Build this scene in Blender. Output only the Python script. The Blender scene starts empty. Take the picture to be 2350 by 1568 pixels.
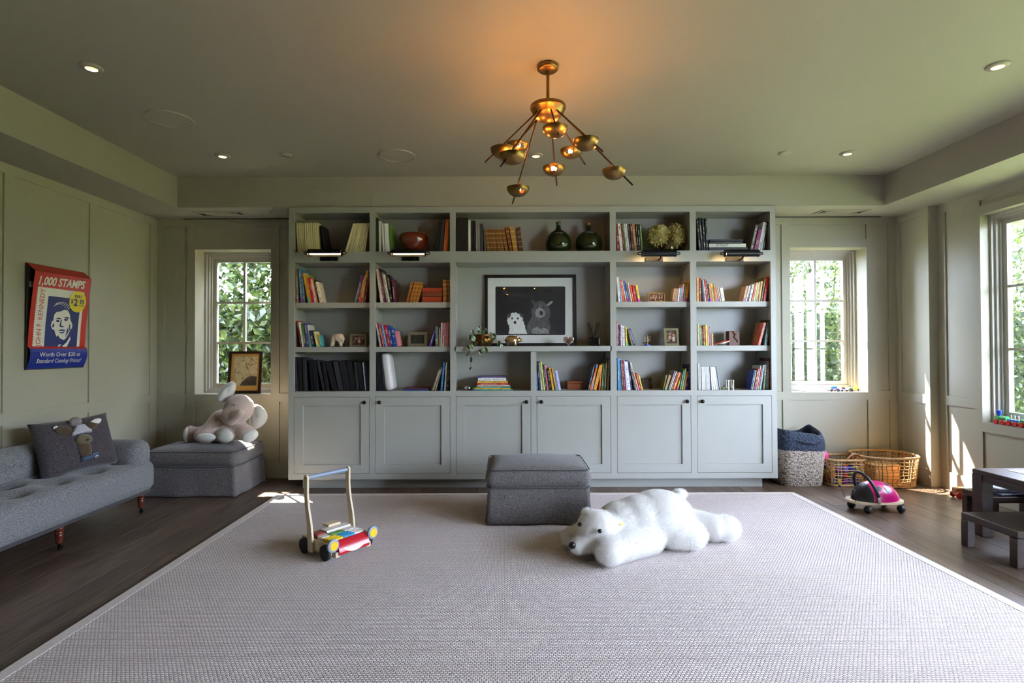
import bpy, bmesh, math, random
import numpy as np
from mathutils import Vector, Matrix, Euler

random.seed(7)
scene = bpy.context.scene
COL = scene.collection

# ------------------------------------------------------------------ camera
FPX = 1250.0                       # focal length in pixels of the 2350 px wide frame
CAM_Z = 1.24
PITCH, ROLL = math.radians(0.73), math.radians(-0.19)
ROT = (Matrix.Rotation(math.pi / 2 + PITCH, 3, 'X') @ Matrix.Rotation(ROLL, 3, 'Z'))
cam_data = bpy.data.cameras.new('camera')
cam_data.sensor_width = 36.0
cam_data.lens = FPX / 2350.0 * 36.0
cam_data.shift_x = 15.0 / 2350.0
cam_data.clip_start = 0.05
cam = bpy.data.objects.new('camera', cam_data)
COL.objects.link(cam)
cam.matrix_world = Matrix.Translation((0, 0, CAM_Z)) @ ROT.to_4x4()
scene.camera = cam

# ------------------------------------------------------------------ world, sun, exposure
world = bpy.data.worlds.new('sky')
scene.world = world
world.use_nodes = True
_wn = world.node_tree.nodes
_bg = _wn['Background']
_bg.inputs[0].default_value = (0.64, 0.75, 1.0, 1)
_bg.inputs[1].default_value = 13.0

SUN_DIR = Vector((0.381, -0.438, -0.814)).normalized()      # the way the light travels
sun_data = bpy.data.lights.new('sun', 'SUN')
sun_data.energy = 24.0
sun_data.color = (1.0, 0.91, 0.76)
sun_data.angle = math.radians(0.6)
sun = bpy.data.objects.new('sun', sun_data)
COL.objects.link(sun)
sun.rotation_euler = SUN_DIR.to_track_quat('-Z', 'Y').to_euler()
sun.location = (-4, 9, 9)

def portal(name, loc, rot, sx, sy):
    d = bpy.data.lights.new(name, 'AREA')
    d.shape = 'RECTANGLE'; d.size = sx; d.size_y = sy
    d.cycles.is_portal = True
    o = bpy.data.objects.new(name, d); COL.objects.link(o)
    o.location = loc; o.rotation_euler = rot
    return o
# openings through which the sky lights the room (portals guide sampling, they give no light of their own)
portal('sky_portal', (-2.63, 5.62, 1.5), (math.radians(-90), 0, 0), 0.8, 1.5)
portal('sky_portal', (3.12, 5.62, 1.5), (math.radians(-90), 0, 0), 0.8, 1.5)
portal('sky_portal', (4.20, 3.70, 1.47), (0, math.radians(90), 0), 1.75, 1.5)
portal('sky_portal', (4.20, 0.80, 1.15), (0, math.radians(90), 0), 2.35, 4.0)

vs = scene.view_settings
vs.view_transform = 'Standard'
vs.look = 'None'
vs.exposure = 1.95
vs.gamma = 1.0
vs.use_curve_mapping = False
cy = scene.cycles
cy.use_denoising = True
cy.max_bounces = 8
cy.diffuse_bounces = 4
cy.glossy_bounces = 3
cy.transmission_bounces = 4
cy.transparent_max_bounces = 8
cy.use_adaptive_sampling = True
cy.adaptive_threshold = 0.05
cy.adaptive_min_samples = 20
cy.sample_clamp_indirect = 6.0
cy.caustics_reflective = False
cy.caustics_refractive = False
cy.use_light_tree = True

# ------------------------------------------------------------------ pixel -> place helpers
def ray(px, py):
    return ROT @ Vector(((px - 1160.0) / FPX, (784.0 - py) / FPX, -1.0))
def atY(px, py, Y):
    d = ray(px, py); t = Y / d.y
    return Vector((d.x * t, Y, CAM_Z + d.z * t))
def atZ(px, py, Z=0.0):
    d = ray(px, py); t = (Z - CAM_Z) / d.z
    return Vector((d.x * t, d.y * t, Z))
def atX(px, py, X):
    d = ray(px, py); t = X / d.x
    return Vector((X, d.y * t, CAM_Z + d.z * t))

# ------------------------------------------------------------------ colour + materials
def s2l(c):
    c = c / 255.0
    return c / 12.92 if c <= 0.04045 else ((c + 0.055) / 1.055) ** 2.4
def rgb(r, g, b):
    return (s2l(r), s2l(g), s2l(b), 1.0)

def new_mat(name):
    m = bpy.data.materials.new(name)
    m.use_nodes = True
    nt = m.node_tree
    return m, nt, nt.nodes['Principled BSDF']

def N(nt, kind, **kw):
    n = nt.nodes.new(kind)
    for k, v in kw.items():
        if k.startswith('i_'):
            n.inputs[k[2:].replace('_', ' ')].default_value = v
        else:
            setattr(n, k, v)
    return n

def pmat(name, col, rough=0.5, metal=0.0, var=0.0, vscale=20.0, bump=0.0, bscale=200.0, spec=None, sheen=0.0,
         coat=0.0, detail=3.0, emit=None, estr=0.0, stretch=None, trans=0.0, ior=1.45):
    """Principled material whose colour and relief vary with noise in object space."""
    m, nt, b = new_mat(name)
    b.inputs['Base Color'].default_value = col
    b.inputs['Roughness'].default_value = rough
    b.inputs['Metallic'].default_value = metal
    if spec is not None: b.inputs['Specular IOR Level'].default_value = spec
    if sheen: b.inputs['Sheen Weight'].default_value = sheen
    if coat: b.inputs['Coat Weight'].default_value = coat
    if trans:
        b.inputs['Transmission Weight'].default_value = trans
        b.inputs['IOR'].default_value = ior
    if emit:
        b.inputs['Emission Color'].default_value = emit
        b.inputs['Emission Strength'].default_value = estr
    tc = N(nt, 'ShaderNodeTexCoord')
    mp = N(nt, 'ShaderNodeMapping')
    nt.links.new(tc.outputs['Object'], mp.inputs['Vector'])
    if stretch: mp.inputs['Scale'].default_value = stretch
    no = N(nt, 'ShaderNodeTexNoise', i_Scale=vscale, i_Detail=detail)
    nt.links.new(mp.outputs['Vector'], no.inputs['Vector'])
    hs = N(nt, 'ShaderNodeMixRGB', blend_type='MULTIPLY')
    hs.inputs['Fac'].default_value = 1.0
    mr = N(nt, 'ShaderNodeMapRange')
    mr.inputs['From Min'].default_value = 0.25; mr.inputs['From Max'].default_value = 0.75
    mr.inputs['To Min'].default_value = 1.0 - var; mr.inputs['To Max'].default_value = 1.0 + var
    nt.links.new(no.outputs['Fac'], mr.inputs['Value'])
    hs.inputs['Color1'].default_value = col
    nt.links.new(mr.outputs['Result'], hs.inputs['Color2'])
    nt.links.new(hs.outputs['Color'], b.inputs['Base Color'])
    if bump:
        nb = N(nt, 'ShaderNodeTexNoise', i_Scale=bscale, i_Detail=2.0)
        nt.links.new(mp.outputs['Vector'], nb.inputs['Vector'])
        bp = N(nt, 'ShaderNodeBump', i_Strength=bump, i_Distance=0.01)
        nt.links.new(nb.outputs['Fac'], bp.inputs['Height'])
        nt.links.new(bp.outputs['Normal'], b.inputs['Normal'])
    return m

MAT = {}
MAT['paint'] = pmat('greige_paint', (0.40, 0.375, 0.285, 1), rough=0.42, var=0.02, vscale=3.0, bump=0.01, bscale=60)
MAT['ceiling'] = pmat('ceiling_paint', (0.35, 0.325, 0.262, 1), rough=0.6, var=0.02, vscale=2.0)
MAT['cabinet'] = pmat('cabinet_paint', (0.345, 0.345, 0.305, 1), rough=0.35, var=0.02, vscale=4.0)
MAT['window_paint'] = pmat('window_paint', (0.45, 0.43, 0.37, 1), rough=0.35, var=0.02)
MAT['black_metal'] = pmat('black_bronze', rgb(26, 25, 24), rough=0.4, metal=0.6, var=0.1)
MAT['black'] = pmat('black_plastic', rgb(20, 20, 22), rough=0.45, var=0.1)
MAT['rubber'] = pmat('black_rubber', rgb(24, 24, 27), rough=0.55, var=0.1, bump=0.02)
MAT['brass'] = pmat('aged_brass', rgb(138, 108, 60), rough=0.34, metal=1.0, var=0.25, vscale=14)
MAT['dark_brass'] = pmat('dark_brass_rod', rgb(66, 48, 32), rough=0.4, metal=1.0, var=0.2, vscale=14)
MAT['bulb'] = pmat('bulb_glow', (1, 0.8, 0.5, 1), rough=0.3, emit=(1.0, 0.38, 0.085, 1), estr=75.0)
MAT['picture_tube'] = pmat('picture_lamp_glow', (1, 0.8, 0.5, 1), rough=0.3, emit=(1.0, 0.62, 0.27, 1), estr=12.0)
MAT['down_glow'] = pmat('downlight_glow', (1, 0.7, 0.4, 1), rough=0.3, emit=(1.0, 0.66, 0.34, 1), estr=0.3)
MAT['down_rim'] = pmat('downlight_rim_glow', (1, 0.8, 0.5, 1), rough=0.3, emit=(1.0, 0.86, 0.62, 1), estr=0.55)
MAT['chrome'] = pmat('silver', rgb(225, 222, 215), rough=0.16, metal=1.0, var=0.05)
MAT['white_paper'] = pmat('white_paper', rgb(232, 230, 224), rough=0.7, var=0.03)

def glass_mat(name, tint=(1, 1, 1, 1), gloss=0.04):
    m, nt, b = new_mat(name)
    nt.nodes.remove(b)
    tr = N(nt, 'ShaderNodeBsdfTransparent'); tr.inputs['Color'].default_value = tint
    gl = N(nt, 'ShaderNodeBsdfGlossy'); gl.inputs['Roughness'].default_value = 0.02
    mx = N(nt, 'ShaderNodeMixShader')
    lw = N(nt, 'ShaderNodeLayerWeight'); lw.inputs['Blend'].default_value = 0.5
    pw = N(nt, 'ShaderNodeMath', operation='POWER'); pw.inputs[1].default_value = 5.0
    fr = N(nt, 'ShaderNodeMath', operation='MULTIPLY_ADD'); fr.inputs[1].default_value = 0.8; fr.inputs[2].default_value = gloss
    nt.links.new(lw.outputs['Facing'], pw.inputs[0]); nt.links.new(pw.outputs[0], fr.inputs[0])
    no = N(nt, 'ShaderNodeTexNoise', i_Scale=1.5)
    bp = N(nt, 'ShaderNodeBump', i_Strength=0.02)
    nt.links.new(no.outputs['Fac'], bp.inputs['Height'])
    nt.links.new(bp.outputs['Normal'], gl.inputs['Normal'])
    nt.links.new(fr.outputs[0], mx.inputs['Fac'])
    nt.links.new(tr.outputs['BSDF'], mx.inputs[1]); nt.links.new(gl.outputs['BSDF'], mx.inputs[2])
    nt.links.new(mx.outputs['Shader'], nt.nodes['Material Output'].inputs['Surface'])
    return m
MAT['pane'] = glass_mat('window_pane')
MAT['picture_glass'] = glass_mat('picture_glass')

# ------------------------------------------------------------------ mesh building
class MB:
    """Collects shapes; build() links them as ONE mesh object."""
    def __init__(self):
        self.v = []; self.f = []
    def add(self, vs, fs, M=None):
        o = len(self.v)
        if M is not None:
            vs = [M @ Vector(p) for p in vs]
        self.v.extend([tuple(p) for p in vs])
        self.f.extend([tuple(i + o for i in f) for f in fs])
        return self
    def box(self, x0, x1, y0, y1, z0, z1, M=None):
        vs = [(x0, y0, z0), (x1, y0, z0), (x1, y1, z0), (x0, y1, z0), (x0, y0, z1), (x1, y0, z1), (x1, y1, z1), (x0, y1, z1)]
        fs = [(3, 2, 1, 0), (4, 5, 6, 7), (0, 1, 5, 4), (1, 2, 6, 5), (2, 3, 7, 6), (3, 0, 4, 7)]
        return self.add(vs, fs, M)
    def rbox(self, w, d, h, r, n=6, M=None, warp=None):
        """Rounded box centred on x, y, from z=0 to h; warp(p) may move each point."""
        idx = {}; vs = []; fs = []
        hw, hd, hh = w / 2, d / 2, h / 2
        r = min(r, hw, hd, hh)
        def grid(u0, u1):
            L = u1 - u0
            k = [u0 + r * (1 - math.cos(math.pi / 2 * i / 4)) for i in range(4)]
            k += [u0 + r + (L - 2 * r) * i / n for i in range(n + 1)]
            k += [u1 - r * (1 - math.cos(math.pi / 2 * i / 4)) for i in range(3, -1, -1)]
            return k
        gx, gy, gz = grid(-hw, hw), grid(-hd, hd), grid(-hh, hh)
        def vert(x, y, z):
            key = (round(x, 5), round(y, 5), round(z, 5))
            if key in idx: return idx[key]
            c = Vector((max(-hw + r, min(hw - r, x)), max(-hd + r, min(hd - r, y)), max(-hh + r, min(hh - r, z))))
            dlt = Vector((x, y, z)) - c
            p = c + (dlt.normalized() * r if dlt.length > 1e-9 else dlt)
            p.z += hh
            if warp: p = warp(p)
            idx[key] = len(vs); vs.append(p)
            return idx[key]
        for A, B, fix, ax in ((gx, gy, -hh, 'z0'), (gx, gy, hh, 'z1'), (gx, gz, -hd, 'y0'), (gx, gz, hd, 'y1'), (gy, gz, -hw, 'x0'), (gy, gz, hw, 'x1')):
            for i in range(len(A) - 1):
                for j in range(len(B) - 1):
                    q = [(A[i], B[j]), (A[i + 1], B[j]), (A[i + 1], B[j + 1]), (A[i], B[j + 1])]
                    if ax[0] == 'z': pts = [vert(a, b, fix) for a, b in q]
                    elif ax[0] == 'y': pts = [vert(a, fix, b) for a, b in q]
                    else: pts = [vert(fix, a, b) for a, b in q]
                    if ax in ('z0', 'y1', 'x0'): pts = pts[::-1]
                    if len(set(pts)) >= 3:
                        fs.append(tuple(dict.fromkeys(pts)))
        return self.add(vs, fs, M)
    def lathe(self, prof, n=24, M=None, arc=2 * math.pi):
        vs = []; fs = []
        full = abs(arc - 2 * math.pi) < 1e-6
        cols = n if full else n + 1
        for i in range(cols):
            a = arc * i / n
            for r, z in prof:
                vs.append((r * math.cos(a), r * math.sin(a), z))
        k = len(prof)
        for i in range(n):
            j = (i + 1) % cols
            for q in range(k - 1):
                fs.append((i * k + q, j * k + q, j * k + q + 1, i * k + q + 1))
        return self.add(vs, fs, M)
    def tube(self, pts, r, n=8, M=None, closed=False, flat=None):
        pts = [Vector(p) for p in pts]
        rr = r if isinstance(r, (list, tuple)) else [r] * len(pts)
        vs = []; fs = []
        up = Vector((0, 0, 1)); prev = None
        m = len(pts)
        for i, p in enumerate(pts):
            if closed: t = pts[(i + 1) % m] - pts[i - 1]
            else: t = pts[min(i + 1, m - 1)] - pts[max(i - 1, 0)]
            t.normalize()
            if prev is None:
                a = t.cross(up)
                if a.length < 1e-3: a = t.cross(Vector((1, 0, 0)))
            else:
                a = prev - t * prev.dot(t)
            a.normalize(); prev = a
            b = t.cross(a)
            for k in range(n):
                an = 2 * math.pi * k / n
                s = 1.0 if flat is None else flat
                vs.append(p + a * (rr[i] * math.cos(an)) + b * (rr[i] * s * math.sin(an)))
        for i in range(m if closed else m - 1):
            j = (i + 1) % m
            for k in range(n):
                l = (k + 1) % n
                fs.append((i * n + k, j * n + k, j * n + l, i * n + l))
        if not closed:
            fs.append(tuple(range(n)))
            fs.append(tuple((m - 1) * n + k for k in range(n - 1, -1, -1)))
        return self.add(vs, fs, M)
    def cyl(self, p0, p1, r, n=16, M=None):
        return self.tube([p0, p1], r, n, M)
    def ball(self, c, r, nu=16, nv=10, M=None):
        rx, ry, rz = (r, r, r) if not isinstance(r, (tuple, list)) else r
        vs = [(c[0], c[1], c[2] - rz)]; fs = []
        for j in range(1, nv):
            ph = -math.pi / 2 + math.pi * j / nv
            for i in range(nu):
                th = 2 * math.pi * i / nu
                vs.append((c[0] + rx * math.cos(ph) * math.cos(th), c[1] + ry * math.cos(ph) * math.sin(th), c[2] + rz * math.sin(ph)))
        vs.append((c[0], c[1], c[2] + rz))
        for i in range(nu):
            fs.append((0, 1 + (i + 1) % nu, 1 + i))
            fs.append((len(vs) - 1, len(vs) - 1 - nu + i, len(vs) - 1 - nu + (i + 1) % nu))
        for j in range(nv - 2):
            for i in range(nu):
                a = 1 + j * nu + i; b = 1 + j * nu + (i + 1) % nu
                fs.append((a, b, b + nu, a + nu))
        return self.add(vs, fs, M)
    def prism(self, poly, y0, y1, M=None):
        """poly in (x, z), extruded along y."""
        n = len(poly)
        vs = [(x, y0, z) for x, z in poly] + [(x, y1, z) for x, z in poly]
        fs = [tuple(range(n)), tuple(range(2 * n - 1, n - 1, -1))]
        for i in range(n):
            j = (i + 1) % n
            fs.append((j, i, n + i, n + j))
        return self.add(vs, fs, M)
    def mesh(self, name, mat, smooth=None, fix=True, bevel=0):
        me = bpy.data.meshes.new(name)
        me.from_pydata(self.v, [], self.f)
        if fix or bevel:
            bm = bmesh.new(); bm.from_mesh(me)
            bmesh.ops.remove_doubles(bm, verts=bm.verts, dist=1e-6)
            if bevel:
                bmesh.ops.bevel(bm, geom=list(bm.edges), offset=bevel, segments=2, profile=0.5, affect='EDGES')
            bmesh.ops.recalc_face_normals(bm, faces=bm.faces)
            bm.to_mesh(me); bm.free()
        if smooth:
            me.shade_smooth()
            if smooth < 180: me.set_sharp_from_angle(angle=math.radians(smooth))
        if mat is not None:
            me.materials.append(MAT[mat] if isinstance(mat, str) else mat)
        me.update()
        return me
    def build(self, name, mat, parent=None, smooth=None, loc=None, rot=None, fix=True, bevel=0):
        return put(name, self.mesh(name, mat, smooth, fix, bevel), parent, loc, rot)

def put(name, me, parent=None, loc=None, rot=None):
    o = bpy.data.objects.new(name, me)
    COL.objects.link(o)
    if parent is not None: o.parent = parent
    if loc is not None: o.location = loc
    if rot is not None: o.rotation_euler = rot
    return o

def tag(o, label, cat, group=None):
    o['label'] = label; o['category'] = cat
    if group: o['group'] = group
    return o
def thing(name, label, cat, loc=(0, 0, 0), rot=(0, 0, 0), group=None):
    o = bpy.data.objects.new(name, None)
    COL.objects.link(o)
    o.empty_display_size = 0.1
    o.location = loc; o.rotation_euler = rot
    return tag(o, label, cat, group)
def struct(o):
    o['kind'] = 'structure'
    return o

def text_mesh(s, size=1.0, bold=0.0, shear=0.0, align='CENTER'):
    """2D outline of a line of text as (verts, faces)."""
    cu = bpy.data.curves.new('letters', 'FONT')
    cu.body = s; cu.size = size; cu.offset = bold; cu.shear = shear
    cu.align_x = align; cu.align_y = 'CENTER'; cu.resolution_u = 3
    ob = bpy.data.objects.new('letters', cu); COL.objects.link(ob)
    bpy.context.view_layer.update()
    me = ob.to_mesh()
    vs = [(v.co.x, v.co.y) for v in me.vertices]
    fs = [tuple(p.vertices) for p in me.polygons]
    ob.to_mesh_clear()
    bpy.data.objects.remove(ob); bpy.data.curves.remove(cu)
    return vs, fs

def blob(prims, voxel=0.012, smooth_n=6):
    """One continuous closed surface round ellipsoids ('e', c, r, euler) and tapered limbs ('c', p0, r0, p1, r1)."""
    mb = MB()
    for p in prims:
        if p[0] == 'e':
            c, r = p[1], p[2]
            M = Matrix.Translation(c) @ (Euler(p[3]).to_matrix().to_4x4() if len(p) > 3 else Matrix())
            mb.ball((0, 0, 0), r, 20, 12, M)
        else:
            _, p0, r0, p1, r1 = p
            p0, p1 = Vector(p0), Vector(p1)
            k = 7
            for i in range(k):
                t = i / (k - 1)
                mb.ball(p0.lerp(p1, t), r0 + (r1 - r0) * t, 16, 10)
    me = bpy.data.meshes.new('blob'); me.from_pydata(mb.v, [], mb.f)
    ob = bpy.data.objects.new('blob', me); COL.objects.link(ob)
    md = ob.modifiers.new('remesh', 'REMESH'); md.mode = 'VOXEL'; md.voxel_size = voxel
    dg = bpy.context.evaluated_depsgraph_get()
    out = bpy.data.meshes.new_from_object(ob.evaluated_get(dg))
    bpy.data.objects.remove(ob); bpy.data.meshes.remove(me)
    bm = bmesh.new(); bm.from_mesh(out)
    for _ in range(smooth_n):
        bmesh.ops.smooth_vert(bm, verts=bm.verts, factor=0.5, use_axis_x=True, use_axis_y=True, use_axis_z=True)
    bm.to_mesh(out); bm.free()
    out.shade_smooth()
    return out
# ================================================================== THE ROOM
XL, XR, XP = -3.36, 3.855, 3.77        # left wall, right wall, pilaster face
YB, YF = 5.25, -4.6                    # back wall face, wall behind the camera
ZS, ZC = 2.50, 2.77                    # soffit, tray ceiling
T = 0.012                              # how far stiles and rails stand proud
WT = 0.28

# floor: base slab, then planks
def wood_mat(name, c1, c2, rough=0.45, axis='Y', scale=1.0, joint=0.25):
    m, nt, b = new_mat(name)
    tc = N(nt, 'ShaderNodeTexCoord'); mp = N(nt, 'ShaderNodeMapping')
    oi = N(nt, 'ShaderNodeObjectInfo')
    ad = N(nt, 'ShaderNodeVectorMath', operation='ADD')
    sc = N(nt, 'ShaderNodeVectorMath', operation='SCALE'); sc.inputs['Scale'].default_value = 37.0
    cmb = N(nt, 'ShaderNodeCombineXYZ')
    for k in 'XYZ': nt.links.new(oi.outputs['Random'], cmb.inputs[k])
    nt.links.new(cmb.outputs[0], sc.inputs[0])
    nt.links.new(tc.outputs['Object'], ad.inputs[0]); nt.links.new(sc.outputs[0], ad.inputs[1])
    st = {'Y': (14, 1.2, 14), 'X': (1.2, 14, 14), 'Z': (14, 14, 1.2)}[axis]
    mp.inputs['Scale'].default_value = tuple(k * scale for k in st)
    nt.links.new(ad.outputs[0], mp.inputs['Vector'])
    n1 = N(nt, 'ShaderNodeTexNoise', i_Scale=2.2, i_Detail=8.0, i_Roughness=0.62, i_Distortion=0.6)
    nt.links.new(mp.outputs['Vector'], n1.inputs['Vector'])
    rp = N(nt, 'ShaderNodeValToRGB')
    rp.color_ramp.elements[0].position = 0.32; rp.color_ramp.elements[0].color = c1
    rp.color_ramp.elements[1].position = 0.68; rp.color_ramp.elements[1].color = c2
    nt.links.new(n1.outputs['Fac'], rp.inputs['Fac'])
    mr = N(nt, 'ShaderNodeMapRange'); mr.inputs['To Min'].default_value = 1 - joint; mr.inputs['To Max'].default_value = 1 + joint
    nt.links.new(oi.outputs['Random'], mr.inputs['Value'])
    mx = N(nt, 'ShaderNodeMixRGB', blend_type='MULTIPLY'); mx.inputs['Fac'].default_value = 1
    nt.links.new(rp.outputs['Color'], mx.inputs['Color1']); nt.links.new(mr.outputs['Result'], mx.inputs['Color2'])
    nt.links.new(mx.outputs['Color'], b.inputs['Base Color'])
    b.inputs['Roughness'].default_value = rough
    bp = N(nt, 'ShaderNodeBump', i_Strength=0.12, i_Distance=0.004)
    nt.links.new(n1.outputs['Fac'], bp.inputs['Height']); nt.links.new(bp.outputs['Normal'], b.inputs['Normal'])
    return m
MAT['oak'] = wood_mat('grey_brown_oak', rgb(74, 58, 47), rgb(116, 96, 80), rough=0.36, axis='Y', joint=0.16)
MAT['gap'] = pmat('floor_gap', rgb(26, 21, 18), rough=0.9, var=0.1)
floor = struct(MB().box(XL - 0.1, XR + 0.1, YF - 0.1, YB + 0.1, -0.12, -0.014).build('floor', 'gap'))
RUG = (-1.93, 2.44, -0.5, 4.635)       # x0, x1, y0, y1
PW = 0.165
plank_mesh = {}
rp = random.Random(3)
x = XL - 0.02
while x < XR:
    y = YF - rp.random() * 1.5
    while y < YB:
        L = rp.choice((1.5, 1.8, 2.1, 2.4))
        y0, y1 = max(y, YF), min(y + L, YB + 0.02)
        under = x > RUG[0] + 0.02 and x + PW < RUG[1] - 0.02 and y1 < RUG[3] - 0.02
        if y1 - y0 > 0.05 and not under and y1 > 0.4:
            key = round(y1 - y0, 3)
            if key not in plank_mesh:
                plank_mesh[key] = MB().box(0.0012, PW - 0.0012, 0.001, key - 0.001, -0.014, 0.0).mesh('plank', 'oak', bevel=0.0008)
            put('plank', plank_mesh[key], floor, (x, y0, 0))
        y += L
    x += PW

# ceiling and soffits
struct(MB().box(XL, XR, YF, YB, ZC, ZC + 0.12).build('ceiling', 'ceiling'))
TX0, TX1, TY1 = -2.91, 3.37, 4.82
struct(MB().box(XL - 0.02, TX0, YF, YB, ZS, ZC + 0.01).build('ceiling_soffit', 'ceiling'))
struct(MB().box(TX1, XR + 0.02, YF, YB, ZS, ZC + 0.01).build('ceiling_soffit', 'ceiling'))
struct(MB().box(TX0, TX1, TY1, YB, ZS, ZC + 0.01).build('ceiling_soffit', 'ceiling'))
struct(MB().box(TX0, TX1, YF, YF + 0.45, ZS, ZC + 0.01).build('ceiling_soffit', 'ceiling'))

# walls (base boards sit T behind the face of the stiles)
wall_left = struct(MB().box(XL - 0.16, XL - T, YF - 0.2, YB + 0.2, -0.1, ZC + 0.1).build('wall_left', 'paint'))
WLX = (-2.995, -2.262); WRX = (2.751, 3.490); WZ = (0.807, 2.206)
b = MB()
yb0, yb1 = YB + T, YB + WT
b.box(XL - 0.16, WLX[0], yb0, yb1, -0.1, ZC + 0.1).box(WLX[1], WRX[0], yb0, yb1, -0.1, ZC + 0.1).box(WRX[1], XR + 0.3, yb0, yb1, -0.1, ZC + 0.1)
for a in (WLX, WRX):
    b.box(a[0], a[1], yb0, yb1, -0.1, WZ[0]).box(a[0], a[1], yb0, yb1, WZ[1], ZC + 0.1)
wall_back = struct(b.build('wall_back', 'paint'))
W3Y, W3Z = (3.00, 4.412), (0.63, 2.312)
DRY, DRZ = (-1.20, 2.75), (0.0, 2.36)
b = MB()
x0, x1 = XR + T, XR + 0.25
for ya, yb_, za, zb in ((W3Y[1], YB + T, -0.1, ZC + 0.1), (DRY[1], W3Y[0], -0.1, ZC + 0.1), (YF - 0.2, DRY[0], -0.1, ZC + 0.1),
                        (W3Y[0], W3Y[1], -0.1, W3Z[0]), (W3Y[0], W3Y[1], W3Z[1], ZC + 0.1), (DRY[0], DRY[1], DRZ[1], ZC + 0.1), (DRY[0], DRY[1], -0.1, 0)):
    b.box(x0, x1, ya, yb_, za, zb)
wall_right = struct(b.build('wall_right', 'paint'))
YP = 4.843
pilaster = struct(MB().box(XP + T, XR + T, YP, YB + T, 0, ZS).build('wall_right_pilaster', 'paint'))
wall_front = struct(MB().box(XL - 0.2, XR + 0.3, YF - 0.2, YF, -0.1, ZC + 0.1).build('wall_front', 'paint'))

# stiles and rails of the panelling
ZT, ZR1, ZR0, ZB0 = 2.43, 0.816, 0.734, 0.15
def stile(par, x0, x1, y0, y1, z0, z1, nm='stile'):
    return MB().box(x0, x1, y0, y1, z0, z1).build(nm, 'paint', par)
# left wall, panels every 0.755 m
ys = [5.153 - 0.755 * k for k in range(10)]
lx0, lx1 = XL - T, XL
stile(wall_left, lx0, lx1, 5.153, YB, 0, ZS)
for k in range(1, 8):
    yc = 5.153 - 0.755 * k
    if yc < YF: break
    stile(wall_left, lx0, lx1, yc - 0.072 + 0.072, yc + 0.072, ZB0, ZT)
for z0, z1 in ((0, ZB0), (ZR0, ZR1), (ZT, ZS)):
    stile(wall_left, lx0, lx1 - (0.0004 if z0 else 0), YF, 5.153, z0, z1, 'rail')
# back wall niches
by0, by1 = YB, YB + T
def niche(par, xw, xl, xr, edge):
    # xl..xr whole niche; xw window opening
    cols = [xl, xl + 0.07, xw[0] - 0.08, xw[1] + 0.08, xr - 0.07, xr]
    stile(par, cols[0], cols[1], by0, by1, 0, ZS)
    stile(par, cols[4], cols[5], by0, by1, 0, ZS)
    stile(par, cols[2], xw[0], by0, by1, 0, ZS)
    stile(par, xw[1], cols[3], by0, by1, 0, ZS)
    for a, c in ((cols[1], cols[2]), (cols[3], cols[4])):
        for z0, z1 in ((0, ZB0), (ZR0, ZR1), (ZT, ZS)):
            if c - a > 0.01: stile(par, a, c, by0, by1, z0, z1, 'rail')
    for z0, z1 in ((0, ZB0), (ZR0, WZ[0]), (WZ[1], 2.286), (ZT, ZS)):
        stile(par, xw[0], xw[1], by0, by1, z0, z1, 'rail')
niche(wall_back, WLX, XL, -1.93, 0)
niche(wall_back, WRX, 2.40, XP, 1)
# pilaster and right wall
stile(pilaster, XP, XP + T, YP, YP + 0.05, 0, ZS)
stile(pilaster, XP, XP + T, YB - 0.06, YB, 0, ZS)
for z0, z1 in ((0, ZB0), (ZR0, ZR1), (ZT, ZS)):
    stile(pilaster, XP, XP + T, YP + 0.05, YB - 0.06, z0, z1, 'rail')
rx0, rx1 = XR, XR + T
stile(wall_right, rx0, rx1, 4.765, YP, 0, ZS)
stile(wall_right, rx0, rx1, W3Y[1], 4.49, 0, ZS)
for z0, z1 in ((0, ZB0), (ZR0, ZR1), (ZT, ZS)):
    stile(wall_right, rx0, rx1, 4.49, 4.765, z0, z1, 'rail')
stile(wall_right, rx0, rx1, 2.9, W3Y[0], 0, ZS)
for z0, z1 in ((0, ZB0), (W3Z[0] - 0.075, W3Z[0]), (W3Z[1], W3Z[1] + 0.07), (ZT, ZS)):
    stile(wall_right, rx0, rx1, W3Y[0], W3Y[1], z0, z1, 'rail')

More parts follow.
